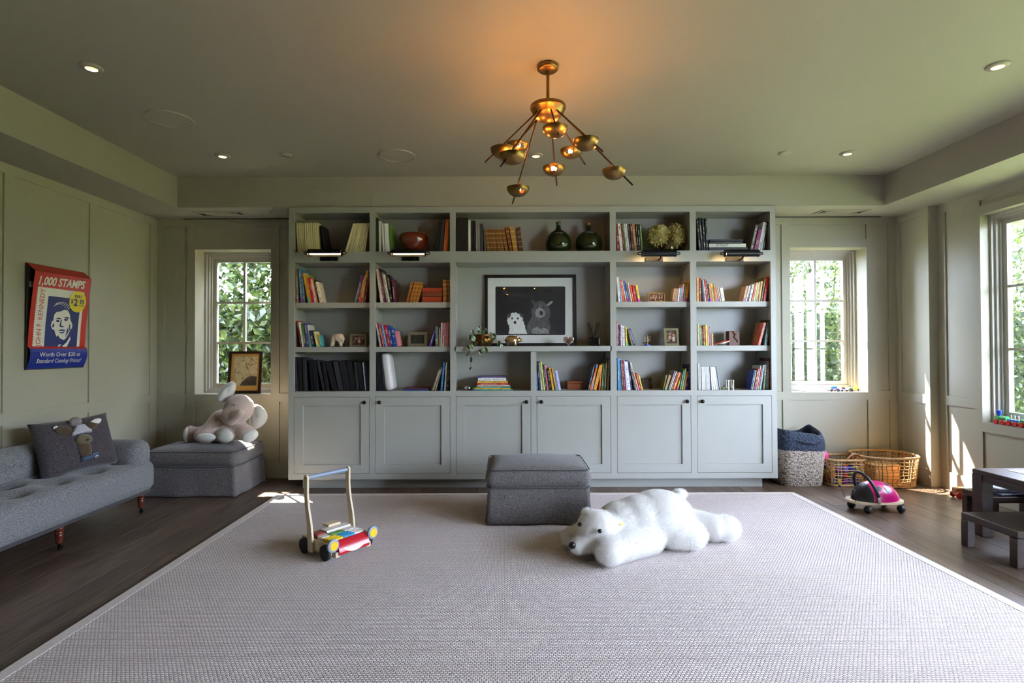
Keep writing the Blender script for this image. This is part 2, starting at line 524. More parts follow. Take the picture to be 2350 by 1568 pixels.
# windows: built in local x (width) and y (outwards), then set into the wall
def window_unit(num, w, h, cols, rows, loc, rotz, frame_y=0.165):
    root = bpy.data.objects.new('window_%d' % num, None); COL.objects.link(root)
    root.location = loc; root.rotation_euler = (0, 0, rotz); struct(root)
    def ring(t, y0, y1, inset, nm):
        b = MB()
        i = inset
        b.box(i, w - i, y0, y1, i, i + t).box(i, w - i, y0, y1, h - i - t, h - i)
        b.box(i, i + t, y0, y1, i + t, h - i - t).box(w - i - t, w - i, y0, y1, i + t, h - i - t)
        return b.build(nm, 'window_paint', root)
    ring(0.020, frame_y, frame_y + 0.11, 0.0, 'frame')
    ring(0.018, frame_y + 0.022, frame_y + 0.11, 0.020, 'frame_step')
    ring(0.016, frame_y + 0.044, frame_y + 0.11, 0.038, 'frame_step')
    s0 = 0.046
    sy0, sy1 = frame_y + 0.06, frame_y + 0.10
    ring(0.045, sy0, sy1, s0, 'sash')
    gx0, gx1, gz0, gz1 = s0 + 0.045, w - s0 - 0.045, s0 + 0.045, h - s0 - 0.045
    for c in range(1, cols):
        xc = gx0 + (gx1 - gx0) * c / cols
        MB().box(xc - 0.010, xc + 0.010, sy0 + 0.004, sy1 - 0.004, gz0, gz1).build('muntin', 'window_paint', root)
    for r in range(1, rows):
        zc = gz0 + (gz1 - gz0) * r / rows
        MB().box(gx0, gx1, sy0 + 0.005, sy1 - 0.005, zc - 0.010, zc + 0.010).build('muntin', 'window_paint', root)
    for c in range(cols):
        for r in range(rows):
            xa = gx0 + (gx1 - gx0) * c / cols; xb = gx0 + (gx1 - gx0) * (c + 1) / cols
            za = gz0 + (gz1 - gz0) * r / rows; zb = gz0 + (gz1 - gz0) * (r + 1) / rows
            MB().box(xa, xb, (sy0 + sy1) / 2 - 0.002, (sy0 + sy1) / 2 + 0.002, za, zb).build('pane', 'pane', root)
    return root
window_unit(1, WLX[1] - WLX[0], WZ[1] - WZ[0], 2, 3, (WLX[0], YB, WZ[0]), 0)
window_unit(2, WRX[1] - WRX[0], WZ[1] - WZ[0], 2, 3, (WRX[0], YB, WZ[0]), 0)
window_unit(3, W3Y[1] - W3Y[0], W3Z[1] - W3Z[0], 4, 3, (XR, W3Y[1], W3Z[0]), -math.pi / 2, frame_y=0.075)
# glazed doors out of the frame, nearer than window_3
for k in range(4):
    wd = (DRY[1] - DRY[0]) / 4
    window_unit(4 + k, wd, DRZ[1], 1, 3, (XR, DRY[1] - k * wd, DRZ[0]), -math.pi / 2, frame_y=0.10)

# ceiling fittings ---------------------------------------------------
MAT['trim_white'] = pmat('fitting_paint', (0.35, 0.325, 0.262, 1), rough=0.5, var=0.02)
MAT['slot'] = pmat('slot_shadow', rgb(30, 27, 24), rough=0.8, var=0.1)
def downlight(px, py, label, on=True):
    p = atZ(px, py, ZC)
    t = thing('downlight', label, 'ceiling light', p, group='recessed ceiling downlights')
    MB().lathe([(0.027, -0.003), (0.030, -0.012), (0.050, -0.010), (0.0555, -0.004), (0.0555, 0.0)], 32).build('trim_ring', 'trim_white', t, 60)
    MB().lathe([(0.0, -0.0035), (0.020, -0.0035), (0.023, -0.004)], 24).build('lamp', 'down_glow', t, 60)
    MB().lathe([(0.023, -0.004), (0.0262, -0.0085), (0.029, -0.0115)], 24).build('reflector', 'down_rim', t, 60)
downlight(210, 154, 'small lit recessed downlight above the grey sofa')
downlight(511, 357, 'small lit recessed downlight by the tray edge near the two ceiling speakers')
downlight(1230, 356, 'small lit recessed downlight directly behind the brass chandelier')
downlight(1945, 351, 'small lit recessed downlight in front of the vent over the toy baskets')
downlight(2290, 150, 'small lit recessed downlight above the wooden play table')
def speaker(px, py, label):
    p = atZ(px, py, ZC)
    t = thing('ceiling_speaker', label, 'speaker', p, group='ceiling speakers')
    MB().lathe([(0.132, -0.002), (0.134, -0.007), (0.142, -0.007), (0.144, 0.0)], 48).build('rim', 'trim_white', t, 60)
    MB().lathe([(0.0, -0.004), (0.132, -0.004), (0.132, 0.0)], 48).build('grille', 'trim_white', t, 60)
speaker(390, 273, 'large round flush ceiling speaker nearest the left wall')
speaker(911, 357, 'large round flush ceiling speaker above the bookcase')
for px, py, lab in ((657, 355, 'small plain round ceiling cover between the two speakers'), (1801, 351, 'small plain round ceiling cover above the far end of the bookcase')):
    p = atZ(px, py, ZC)
    t = MB().lathe([(0.0, -0.010), (0.040, -0.010), (0.046, -0.005), (0.046, 0.0)], 28).build('smoke_detector', 'trim_white', None, 60, loc=p)
    tag(t, lab, 'detector', 'round ceiling covers')
def vent(xc, label):
    t = thing('ceiling_vent', label, 'vent', (xc, 5.035, ZS), group='ceiling vents')
    w, d = 0.44, 0.17
    b = MB()
    b.box(-w / 2, w / 2, -d / 2, -d / 2 + 0.02, -0.008, 0).box(-w / 2, w / 2, d / 2 - 0.02, d / 2, -0.008, 0)
    b.box(-w / 2, -w / 2 + 0.02, -d / 2 + 0.02, d / 2 - 0.02, -0.008, 0).box(w / 2 - 0.02, w / 2, -d / 2 + 0.02, d / 2 - 0.02, -0.008, 0)
    b.build('frame', 'trim_white', t)
    MB().box(-w / 2 + 0.02, w / 2 - 0.02, -d / 2 + 0.02, d / 2 - 0.02, -0.001, 0).build('backing', 'slot', t)
    g = MB()
    for s in (1, -1):
        for k in range(-12, 36):
            xa = -w / 2 + 0.02 + k * 0.0165
            p0 = [xa, -d / 2 + 0.02]; p1 = [xa + s * 0.13, d / 2 - 0.02]
            lo, hi = -w / 2 + 0.02, w / 2 - 0.02
            if max(p0[0], p1[0]) > hi or min(p0[0], p1[0]) < lo: continue
            g.tube([(p0[0], p0[1], -0.004), (p1[0], p1[1], -0.004)], 0.0032, 4)
    o = g.build('grille_lattice', 'trim_white', t)
    o['kind'] = 'stuff'
vent(-2.63, 'rectangular lattice ceiling vent above the window with the leaning sepia print')
vent(3.12, 'rectangular lattice ceiling vent above the window with the toy cars')
struct(MB().box(-3.1, -1.93, YB - 0.022, YB - 0.004, ZS - 0.004, ZS + 0.001).build('shadow_gap_1', 'slot'))  # flat dark strip, the shade of the soffit gap put into its colour
struct(MB().box(2.40, 3.62, YB - 0.022, YB - 0.004, ZS - 0.004, ZS + 0.001).build('shadow_gap_2', 'slot'))

# ================================================================== BOOKCASE
CF = 4.80                       # face frame plane
CB = 5.105                      # back panel
FT = 0.022                      # face frame thickness
XS = [-1.9124, -1.8625, -1.198, -1.148, -0.4877, -0.4378, 0.2227, 0.2727, 0.9255, 0.9793, 1.632, 1.686, 2.3425, 2.3886]
Z = dict(top=2.494, r1t=2.444, r1b=2.100, r2t=2.002, r2b=1.652, r3t=1.605, r3b=1.259, r4t=1.213, r4b=0.866, dt=0.818, db=0.142, bot=0.092)
bookcase = thing('built_in_bookcase', 'wide pale grey-green built-in bookcase with open shelves above six panelled cupboard doors', 'bookcase', (0, 0, 0))
def cb(nm, x0, x1, y0, y1, z0, z1, par=bookcase, bev=0.0):
    return MB().box(x0, x1, y0, y1, z0, z1).build(nm, 'cabinet', par, bevel=bev)
# face frame
cb('face_stile', XS[0], XS[1], CF, CF + FT, Z['bot'], Z['top'])
cb('face_stile', XS[12], XS[13], CF, CF + FT, Z['bot'], Z['top'])
for a, c, z0, z1 in ((2, 3, Z['bot'], Z['r1t']), (4, 5, Z['bot'], Z['r1t']), (8, 9, Z['bot'], Z['r1t']), (10, 11, Z['bot'], Z['r1t']), (6, 7, Z['bot'], Z['r3b'] - 0.05)):
    cb('face_stile', XS[a], XS[c], CF, CF + FT, z0, z1)
cb('face_rail', XS[1], XS[12], CF, CF + FT, Z['r1t'], Z['top'])
segs = [(1, 2), (3, 4), (5, 8), (9, 10), (11, 12)]
for a, c in segs:
    cb('face_rail', XS[a], XS[c], CF, CF + FT, Z['r2t'], Z['r1b'])
for a, c in ((1, 2), (3, 4), (5, 6), (7, 8), (9, 10), (11, 12)):
    cb('face_rail', XS[a], XS[c], CF, CF + FT, Z['dt'], Z['r4b'])
    cb('face_rail', XS[a], XS[c], CF, CF + FT, Z['bot'], Z['db'])
# carcass
cb('side_panel', XS[0], XS[1] - 0.012, CF + FT, YB - 0.003, Z['bot'], Z['top'])
cb('side_panel', XS[12] + 0.012, XS[13], CF + FT, YB - 0.003, Z['bot'], Z['top'])
for a, c in ((2, 3), (4, 5), (8, 9), (10, 11)):
    cb('divider', XS[a] + 0.010, XS[c] - 0.010, CF + FT, CB, Z['bot'], Z['top'])
cb('divider', XS[6] + 0.010, XS[7] - 0.010, CF + FT, CB, Z['bot'], Z['r4t'] - 0.0)
cb('back_panel', XS[0] + 0.03, XS[13] - 0.03, CB, CB + 0.02, Z['bot'], Z['top'])
cb('top_panel', XS[0], XS[13], CF + FT, YB - 0.003, Z['r1t'] + 0.010, Z['top'])
for i, (a, c) in enumerate(segs):
    xa, xc = XS[a] - (0.010 if True else 0), XS[c] + 0.010
    cb('shelf', xa, xc, CF + FT, CB, Z['r1b'] - 0.03, Z['r1b'])
    cb('shelf', xa, xc, CF + FT, CB, Z['r2t'], Z['r2t'] + 0.03)
    if i != 2:
        cb('shelf', xa, xc, CF + 0.04, CB, Z['r3t'] + 0.0, Z['r2b'])
    cb('shelf', xa, xc, CF + (0.04 if i != 2 else 0.0), CB, Z['r4t'], Z['r3b'])
    cb('shelf', xa, xc, CF + FT, CB, Z['dt'] + 0.012, Z['r4b'])
cb('bottom_panel', XS[0], XS[13], CF + FT, YB - 0.003, Z['bot'], Z['db'] - 0.012)
cb('toe_kick', XS[0] + 0.10, XS[13] - 0.10, CF + 0.08, CF + 0.10, 0.0, Z['bot'])
# six doors
for i, (a, c) in enumerate(((1, 2), (3, 4), (5, 6), (7, 8), (9, 10), (11, 12))):
    g = 0.003
    x0, x1, z0, z1 = XS[a] + g, XS[c] - g, Z['db'] + g, Z['dt'] - g
    w = 0.075
    d = MB()
    d.box(x0, x0 + w, CF + 0.001, CF + 0.021, z0, z1).box(x1 - w, x1, CF + 0.001, CF + 0.021, z0, z1)
    d.box(x0 + w, x1 - w, CF + 0.001, CF + 0.021, z0, z0 + w).box(x0 + w, x1 - w, CF + 0.001, CF + 0.021, z1 - w, z1)
    door = d.build('door', 'cabinet', bookcase)
    MB().box(x0 + w - 0.003, x1 - w + 0.003, CF + 0.014, CF + 0.020, z0 + w - 0.003, z1 - w + 0.003).build('door_panel', 'cabinet', door)
    kx = x1 - 0.037 if i % 2 == 0 else x0 + 0.037
    M = Matrix.Translation((kx, CF + 0.001, z1 - 0.045)) @ Matrix.Rotation(math.pi / 2, 4, 'X')
    k = MB().lathe([(0.0, 0.034), (0.010, 0.033), (0.0165, 0.026), (0.0165, 0.021), (0.011, 0.015), (0.006, 0.010), (0.006, 0.0)], 20, M).build('knob', 'black_metal', door, 60)
    k['label'] = 'round black knob'

# picture lights over the bays
MAT['lamp_shade'] = pmat('gunmetal', rgb(38, 38, 40), rough=0.38, metal=0.7, var=0.1)
def picture_light(px, py, label, tilt):
    p = atY(px, py, 4.665)
    t = thing('picture_light', label, 'lamp', p, group='dark metal picture lights on the bookcase')
    L, R = 0.142, 0.035
    a0 = math.radians(-25 + tilt); arc = math.radians(245)
    prof = []
    k = 20
    vs, fs = [], []
    for s in (-L, L):
        for i in range(k + 1):
            a = a0 + arc * i / k
            vs.append((s, -R * math.cos(a), R * math.sin(a)))
    for s in (-L, L):
        for i in range(k + 1):
            a = a0 + arc * i / k
            vs.append((s, -(R - 0.002) * math.cos(a), (R - 0.002) * math.sin(a)))
    m = k + 1
    for i in range(k):
        fs.append((i, i + 1, m + i + 1, m + i)); fs.append((2 * m + i, 3 * m + i, 3 * m + i + 1, 2 * m + i + 1))
        fs.append((i, 2 * m + i, 2 * m + i + 1, i + 1)); fs.append((m + i, m + i + 1, 3 * m + i + 1, 3 * m + i))
    for e in (0, k):
        fs.append((e, m + e, 3 * m + e, 2 * m + e))
    MB().add(vs, fs).build('shade', 'lamp_shade', t, 50)
    for s in (-1, 1):
        b = MB(); M = Matrix.Translation((s * L, 0, 0)) @ Matrix.Rotation(s * math.pi / 2, 4, 'Y')
        b.lathe([(0.0, 0.0), (R - 0.004, 0.0), (R - 0.004, 0.003), (0.012, 0.004)], 20, M)
        b.build('end_cap', 'lamp_shade', t, 50)
        lp = MB(); pts = []
        for i in range(17):
            an = -math.pi / 2 + math.pi * i / 16
            pts.append((s * (L + 0.012 + 0.028 * math.cos(an)), 0.0, 0.011 * math.sin(an)))
        pts = [(s * L, 0, -0.011)] + pts + [(s * L, 0, 0.011)]
        lp.tube(pts, 0.004, 6).build('end_bracket', 'lamp_shade', t, 50)
        MB().ball((s * (L + 0.022), -0.004, 0.0), 0.006, 10, 6).build('screw', 'chrome', t, 60)
    MB().tube([(-L + 0.012, 0, -0.004), (L - 0.012, 0, -0.004)], 0.010, 12).build('glow_tube', 'picture_tube', t, 60)
    yb = CF - p.y
    MB().box(-0.085, 0.070, yb - 0.014, yb, -0.047, -0.012).build('wall_plate', 'lamp_shade', t, bevel=0.003)
    MB().tube([(0.03, yb - 0.01, -0.035), (0.03, yb - 0.06, -0.036), (0.03, 0.02, -0.010)], 0.007, 8).build('arm', 'lamp_shade', t, 50)
picture_light(746, 581, 'lit picture light on the bookcase bay with cream magazines', 10)
picture_light(938, 581, 'lit picture light below the red-brown ceramic bowl', 10)
picture_light(1512, 582, 'dark picture light below the dried hydrangeas', -34)
picture_light(1702, 582, 'dark picture light below the stack with the white book', -34)
# ================================================================== OUTSIDE
def leaf_mat(name, c1, c2, trans=0.45, rough=0.35):
    m, nt, b = new_mat(name)
    tc = N(nt, 'ShaderNodeTexCoord')
    no = N(nt, 'ShaderNodeTexNoise', i_Scale=9.0, i_Detail=2.0)
    nt.links.new(tc.outputs['Object'], no.inputs['Vector'])
    rp = N(nt, 'ShaderNodeValToRGB')
    rp.color_ramp.elements[0].position = 0.35; rp.color_ramp.elements[0].color = c1
    rp.color_ramp.elements[1].position = 0.65; rp.color_ramp.elements[1].color = c2
    nt.links.new(no.outputs['Fac'], rp.inputs['Fac'])
    b.inputs['Roughness'].default_value = rough
    nt.links.new(rp.outputs['Color'], b.inputs['Base Color'])
    tl = N(nt, 'ShaderNodeBsdfTranslucent')
    nt.links.new(rp.outputs['Color'], tl.inputs['Color'])
    mx = N(nt, 'ShaderNodeMixShader'); mx.inputs['Fac'].default_value = trans
    nt.links.new(b.outputs['BSDF'], mx.inputs[1]); nt.links.new(tl.outputs['BSDF'], mx.inputs[2])
    nt.links.new(mx.outputs['Shader'], nt.nodes['Material Output'].inputs['Surface'])
    return m
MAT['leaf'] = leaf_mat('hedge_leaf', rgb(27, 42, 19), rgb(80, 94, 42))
MAT['leaf_light'] = leaf_mat('lightened_hedge_leaf', rgb(104, 118, 58), rgb(176, 182, 104), trans=0.3)  # leaf colour lightened as if sunlit, to bounce more light indoors
MAT['lawn'] = pmat('lawn', rgb(112, 120, 72), rough=0.9, var=0.25, vscale=6, bump=0.4, bscale=90)
MAT['bark'] = pmat('bark', rgb(120, 104, 84), rough=0.9, var=0.3, vscale=20, bump=0.4, bscale=60)
MAT['stem_backing'] = pmat('dark_hedge_inside', rgb(38, 48, 26), rough=0.9, var=0.6, vscale=14)
struct(MB().box(-14, 16, -12, 16, -0.5, -0.13).build('ground_outside', 'lawn'))

MAT['shade_slab'] = pmat('shade_slab_paint', (0.55, 0.53, 0.48, 1), rough=0.6, var=0.03)
struct(MB().box(XR + 0.26, XR + 1.55, -4.8, 5.6, 2.62, 2.74).build('sky_shade_slab', 'shade_slab'))  # unseen slab added to keep high sky light off the near rug

def hedge(name, label, x0, x1, y0, y1, h, leaf, n, seed, bumpy=0.25, axis='y', lmat='leaf', core_h=1.75):
    """A clipped hedge: leaves in a bumpy slab, denser on its faces."""
    r = np.random.default_rng(seed)
    t = thing(name, label, 'hedge', ((x0 + x1) / 2, (y0 + y1) / 2, 0))
    px = r.uniform(x0, x1, n); py = r.uniform(y0, y1, n); pz = r.uniform(-0.1, 1.0, n) ** 0.9
    pz = np.nan_to_num(pz, nan=0.02)
    top = h + bumpy * (np.sin(px * 2.1 + seed) + 0.7 * np.sin(px * 5.3 + py * 3.1) + 0.6 * np.sin(py * 2.7 + seed)) * 0.5
    pz = pz * top
    if axis == 'y':
        bul = 0.12 * (np.sin(px * 3.3 + pz * 2.3) + np.sin(pz * 4.1 + seed))
        py = np.where(py < (y0 + y1) / 2, py + bul, py)
    else:
        bul = 0.12 * (np.sin(py * 3.3 + pz * 2.3) + np.sin(pz * 4.1 + seed))
        px = px + bul
    L = leaf * r.uniform(0.65, 1.25, n); W = L * r.uniform(0.20, 0.29, n)
    d = r.normal(size=(n, 3)); d[:, 2] -= 0.5; d /= np.linalg.norm(d, axis=1)[:, None]
    q = r.normal(size=(n, 3)); s = np.cross(d, q); s /= np.linalg.norm(s, axis=1)[:, None]
    nn = np.cross(d, s)
    c = np.stack([px, py, pz], 1) - np.array([(x0 + x1) / 2, (y0 + y1) / 2, 0])
    base = c - d * (L / 2)[:, None]; tip = c + d * (L / 2)[:, None]
    m1 = c - d * (L * 0.08)[:, None]
    lf = m1 + s * W[:, None] + nn * (W * 0.35)[:, None]; rt = m1 - s * W[:, None] + nn * (W * 0.35)[:, None]
    v = np.stack([base, lf, tip, rt], 1).reshape(-1, 3)
    me = bpy.data.meshes.new('foliage')
    me.vertices.add(4 * n); me.vertices.foreach_set('co', v.ravel())
    k = np.arange(n) * 4
    idx = np.stack([k, k + 1, k + 2, k, k + 2, k + 3], 1).ravel().astype(np.int32)
    me.loops.add(6 * n); me.loops.foreach_set('vertex_index', idx)
    me.polygons.add(2 * n); me.polygons.foreach_set('loop_start', (np.arange(2 * n) * 3).astype(np.int32))
    me.update(); me.validate()
    me.materials.append(MAT[lmat])
    o = put('foliage', me, t); o['kind'] = 'stuff'
    core = MB()  # added dark slab, blocks bright sky and sun behind the leaves
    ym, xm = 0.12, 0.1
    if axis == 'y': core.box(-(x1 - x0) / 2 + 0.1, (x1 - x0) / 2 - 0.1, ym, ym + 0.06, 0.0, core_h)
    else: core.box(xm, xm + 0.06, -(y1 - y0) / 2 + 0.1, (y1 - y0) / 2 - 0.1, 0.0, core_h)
    cr = core.build('dark_backing', 'stem_backing', t); cr['kind'] = 'stuff'
    b = MB()
    rr = random.Random(seed)
    kk = int(max(x1 - x0, y1 - y0) / 0.45)
    for i in range(kk):
        f = (i + 0.5) / kk
        bx = (f - 0.5) * (x1 - x0) if axis == 'y' else 0.25
        by = (f - 0.5) * (y1 - y0) if axis != 'y' else 0.25
        b.tube([(bx, by, -0.15), (bx + rr.uniform(-.1, .1), by + rr.uniform(-.05, .05), h * 0.45), (bx + rr.uniform(-.2, .2), by, h * 0.8)], [0.03, 0.022, 0.01], 6)
    st = b.build('stems', 'stem_backing', t, 60); st['kind'] = 'stuff'
    return t
hedge('hedge', 'tall broad-leaved hedge close behind the window with the sepia print', -5.6, 0.3, 6.65, 7.35, 4.0, 0.125, 36000, 11)
hedge('hedge', 'clipped small-leaved hedge seen through the window with the toy cars', 0.6, 10.5, 7.5, 8.2, 3.3, 0.075, 60000, 23)
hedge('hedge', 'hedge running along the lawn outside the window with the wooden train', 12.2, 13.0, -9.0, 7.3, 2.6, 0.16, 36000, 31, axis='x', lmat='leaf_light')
# ================================================================== RUG
def rug_mat():
    m, nt, b = new_mat('rug_weave')
    tc = N(nt, 'ShaderNodeTexCoord')
    no = N(nt, 'ShaderNodeTexNoise', i_Scale=60.0, i_Detail=1.0)
    nt.links.new(tc.outputs['Object'], no.inputs['Vector'])
    ad = N(nt, 'ShaderNodeMixRGB', blend_type='ADD'); ad.inputs['Fac'].default_value = 0.0055
    nt.links.new(tc.outputs['Object'], ad.inputs['Color1']); nt.links.new(no.outputs['Color'], ad.inputs['Color2'])
    br = N(nt, 'ShaderNodeTexBrick')
    br.inputs['Scale'].default_value = 1.0
    br.inputs['Brick Width'].default_value = 0.0165; br.inputs['Row Height'].default_value = 0.0118
    br.inputs['Mortar Size'].default_value = 0.0036; br.inputs['Mortar Smooth'].default_value = 0.9
    br.inputs['Color1'].default_value = (0.82, 0.745, 0.72, 1); br.inputs['Color2'].default_value = (0.73, 0.655, 0.63, 1)
    br.inputs['Mortar'].default_value = (0.46, 0.385, 0.35, 1)
    nt.links.new(ad.outputs['Color'], br.inputs['Vector'])
    n2 = N(nt, 'ShaderNodeTexNoise', i_Scale=2.0, i_Detail=3.0)
    nt.links.new(tc.outputs['Object'], n2.inputs['Vector'])
    mr = N(nt, 'ShaderNodeMapRange'); mr.inputs['To Min'].default_value = 0.88; mr.inputs['To Max'].default_value = 1.1
    nt.links.new(n2.outputs['Fac'], mr.inputs['Value'])
    mx = N(nt, 'ShaderNodeMixRGB', blend_type='MULTIPLY'); mx.inputs['Fac'].default_value = 1
    nt.links.new(br.outputs['Color'], mx.inputs['Color1']); nt.links.new(mr.outputs['Result'], mx.inputs['Color2'])
    nt.links.new(mx.outputs['Color'], b.inputs['Base Color'])
    b.inputs['Roughness'].default_value = 0.95; b.inputs['Specular IOR Level'].default_value = 0.1
    iv = N(nt, 'ShaderNodeMath', operation='SUBTRACT'); iv.inputs[0].default_value = 1.0
    nt.links.new(br.outputs['Fac'], iv.inputs[1])
    bp = N(nt, 'ShaderNodeBump', i_Strength=0.7, i_Distance=0.006)
    nt.links.new(iv.outputs[0], bp.inputs['Height']); nt.links.new(bp.outputs['Normal'], b.inputs['Normal'])
    return m
MAT['rug'] = rug_mat()
MAT['rug_border'] = pmat('rug_border_tape', (0.66, 0.585, 0.545, 1), rough=0.9, var=0.10, vscale=60, bump=0.15, bscale=500)
rx0_, rx1_, ry0_, ry1_ = RUG
rug = thing('area_rug', 'large pale beige woven rug with a plain tape border', 'rug', (0, 0, 0))
bw = 0.055
MB().box(rx0_ + bw, rx1_ - bw, ry0_ + bw, ry1_ - bw, 0.001, 0.012).build('field', 'rug', rug)
bd = MB()
def _mit(a, b_, c, d):
    z0, z1 = 0.001, 0.0135
    bd.add([(*a, z0), (*b_, z0), (*c, z0), (*d, z0), (*a, z1), (*b_, z1), (*c, z1), (*d, z1)],
           [(3, 2, 1, 0), (4, 5, 6, 7), (0, 1, 5, 4), (1, 2, 6, 5), (2, 3, 7, 6), (3, 0, 4, 7)])
for a, b_, c, d in (((rx0_, ry1_), (rx0_ + bw, ry1_ - bw), (rx1_ - bw, ry1_ - bw), (rx1_, ry1_)),
                    ((rx0_, ry0_), (rx0_ + bw, ry0_ + bw), (rx0_ + bw, ry1_ - bw), (rx0_, ry1_)),
                    ((rx1_, ry1_), (rx1_ - bw, ry1_ - bw), (rx1_ - bw, ry0_ + bw), (rx1_, ry0_)),
                    ((rx1_, ry0_), (rx1_ - bw, ry0_ + bw), (rx0_ + bw, ry0_ + bw), (rx0_, ry0_))):
    _mit(a, b_, c, d)
    bd.build('border_tape', 'rug_border', rug); bd = MB()
RZ = 0.0135

# ================================================================== FABRICS
def tweed(name, c1, c2, scale=330.0, sheen=0.2):
    m, nt, b = new_mat(name)
    tc = N(nt, 'ShaderNodeTexCoord')
    no = N(nt, 'ShaderNodeTexNoise', i_Scale=scale, i_Detail=2.5, i_Roughness=0.7)
    nt.links.new(tc.outputs['Object'], no.inputs['Vector'])
    rp = N(nt, 'ShaderNodeValToRGB')
    rp.color_ramp.elements[0].position = 0.36; rp.color_ramp.elements[0].color = c1
    rp.color_ramp.elements[1].position = 0.66; rp.color_ramp.elements[1].color = c2
    nt.links.new(no.outputs['Fac'], rp.inputs['Fac'])
    nt.links.new(rp.outputs['Color'], b.inputs['Base Color'])
    b.inputs['Roughness'].default_value = 0.95; b.inputs['Sheen Weight'].default_value = sheen
    b.inputs['Specular IOR Level'].default_value = 0.15
    bp = N(nt, 'ShaderNodeBump', i_Strength=0.35, i_Distance=0.003)
    nt.links.new(no.outputs['Fac'], bp.inputs['Height']); nt.links.new(bp.outputs['Normal'], b.inputs['Normal'])
    return m
MAT['sofa'] = tweed('grey_tweed', rgb(80, 80, 82), rgb(150, 148, 148), 190)
MAT['ottoman'] = tweed('brown_grey_wool', rgb(68, 64, 64), rgb(130, 124, 122), 190)
MAT['welt'] = tweed('dark_welt', rgb(50, 49, 50), rgb(84, 82, 82), 300)
MAT['walnut_red'] = pmat('turned_mahogany', rgb(92, 38, 24), rough=0.3, var=0.25, vscale=30, coat=0.3)

# ------------------------------------------------------------------ sofa
SX, SY = -3.01, 3.14
sofa = thing('tufted_sofa', 'low grey tweed button-tufted sofa on turned mahogany legs along the left wall', 'sofa', (SX, SY, 0))
buttons = []
for i in range(8):
    buttons.append((0.15, 0.92 - 0.30 * i)); buttons.append((-0.03, 0.77 - 0.30 * i))
def seat_warp(p):
    x, y, z = p
    if z > 0.12:
        k = 0
        for bx_, by_ in buttons:
            d2 = (x - bx_) ** 2 + (y - by_) ** 2
            if d2 < 0.06: k += 0.058 * math.exp(-d2 / 0.0034) + 0.014 * math.exp(-d2 / 0.0004)
        z += 0.022 * (1 - (x / 0.31) ** 2) - k
    return Vector((x, y, z))
MB().rbox(0.62, 2.19, 0.225, 0.065, 44, None, seat_warp).build('seat', 'sofa', sofa, 180, loc=(0, 0, 0.165))
for bx_, by_ in buttons:
    if abs(by_) < 1.0:
        z = 0.165 + 0.225 + 0.022 * (1 - (bx_ / 0.31) ** 2) - 0.068
        MB().ball((bx_, by_, z), (0.013, 0.013, 0.006), 12, 8).build('button', 'sofa', sofa, 180)
def back_warp(p):
    x, y, z = p
    if x > 0.05:
        for i in range(8):
            d2 = (y - (0.90 - 0.30 * i)) ** 2 + (z - 0.13) ** 2
            if d2 < 0.06: x -= 0.036 * math.exp(-d2 / 0.005) + 0.010 * math.exp(-d2 / 0.0004)
    return Vector((x, y, z))
MB().rbox(0.22, 2.19, 0.26, 0.10, 36, None, back_warp).build('backrest', 'sofa', sofa, 180, loc=(-0.225, 0, 0.345))
for s in (1, -1):
    def arm_warp(p, s=s):
        x, y, z = p
        if s * y < -0.04:
            d2 = (x - 0.02) ** 2 + (z - 0.12) ** 2
            y += s * (0.036 * math.exp(-d2 / 0.005) + 0.010 * math.exp(-d2 / 0.0004))
        return Vector((x, y, z))
    MB().rbox(0.60, 0.20, 0.235, 0.085, 24, None, arm_warp).build('armrest', 'sofa', sofa, 180, loc=(-0.005, s * 0.985, 0.325))
    MB().ball((0.015, s * (0.985 - 0.062), 0.445), (0.012, 0.006, 0.012), 12, 8).build('button', 'sofa', sofa, 180)
MB().box(-0.28, 0.28, -1.06, 1.06, 0.150, 0.172).build('base_frame', 'welt', sofa)
leg_prof = [(0.0, 0.045), (0.0165, 0.045), (0.018, 0.052), (0.0205, 0.085), (0.024, 0.098), (0.0205, 0.103), (0.0235, 0.108), (0.0235, 0.116), (0.019, 0.120), (0.0245, 0.127), (0.0245, 0.140), (0.022, 0.152), (0.0, 0.152)]
for lx, ly in ((0.245, 1.0), (0.245, 0.245), (0.245, -0.5), (0.245, -1.0), (-0.25, 1.0), (-0.25, -1.0)):
    lg = MB().lathe(leg_prof, 20).build('leg', 'walnut_red', sofa, 50, loc=(lx, ly, 0))
    c = MB(); c.cyl((-0.006, 0.008, 0.0155), (0.006, 0.008, 0.0155), 0.0155, 18)
    c.tube([(0, 0, 0.047), (0.009, 0.002, 0.034), (0.009, 0.008, 0.016)], 0.0035, 6).tube([(0, 0, 0.047), (-0.009, 0.002, 0.034), (-0.009, 0.008, 0.016)], 0.0035, 6)
    w = c.build('caster', 'black_metal', lg, 40); w['label'] = 'small dark metal caster'

# ------------------------------------------------------------------ pillow with the moose
MAT['knit'] = tweed('charcoal_knit', rgb(52, 47, 50), rgb(92, 84, 88), 170)
MAT['moose'] = pmat('brown_felt', rgb(78, 60, 42), rough=0.95, var=0.2, vscale=30, sheen=0.4)
MAT['moose_light'] = pmat('tan_felt', rgb(104, 92, 66), rough=0.95, var=0.15, vscale=30, sheen=0.4)
MAT['fleece_white'] = pmat('white_fleece', rgb(226, 222, 216), rough=0.95, var=0.08, vscale=60, sheen=0.4)
MAT['knit_hat'] = pmat('speckled_grey_knit', rgb(176, 172, 178), rough=0.95, var=0.35, vscale=160, bump=0.5, bscale=180)
MAT['pompom'] = pmat('taupe_pompom', rgb(150, 138, 134), rough=0.95, var=0.35, vscale=150, bump=0.9, bscale=150)
MAT['scarf'] = pmat('blue_grey_knit', rgb(74, 92, 116), rough=0.95, var=0.4, vscale=120, bump=0.5, bscale=140, stretch=(4, 1, 1))
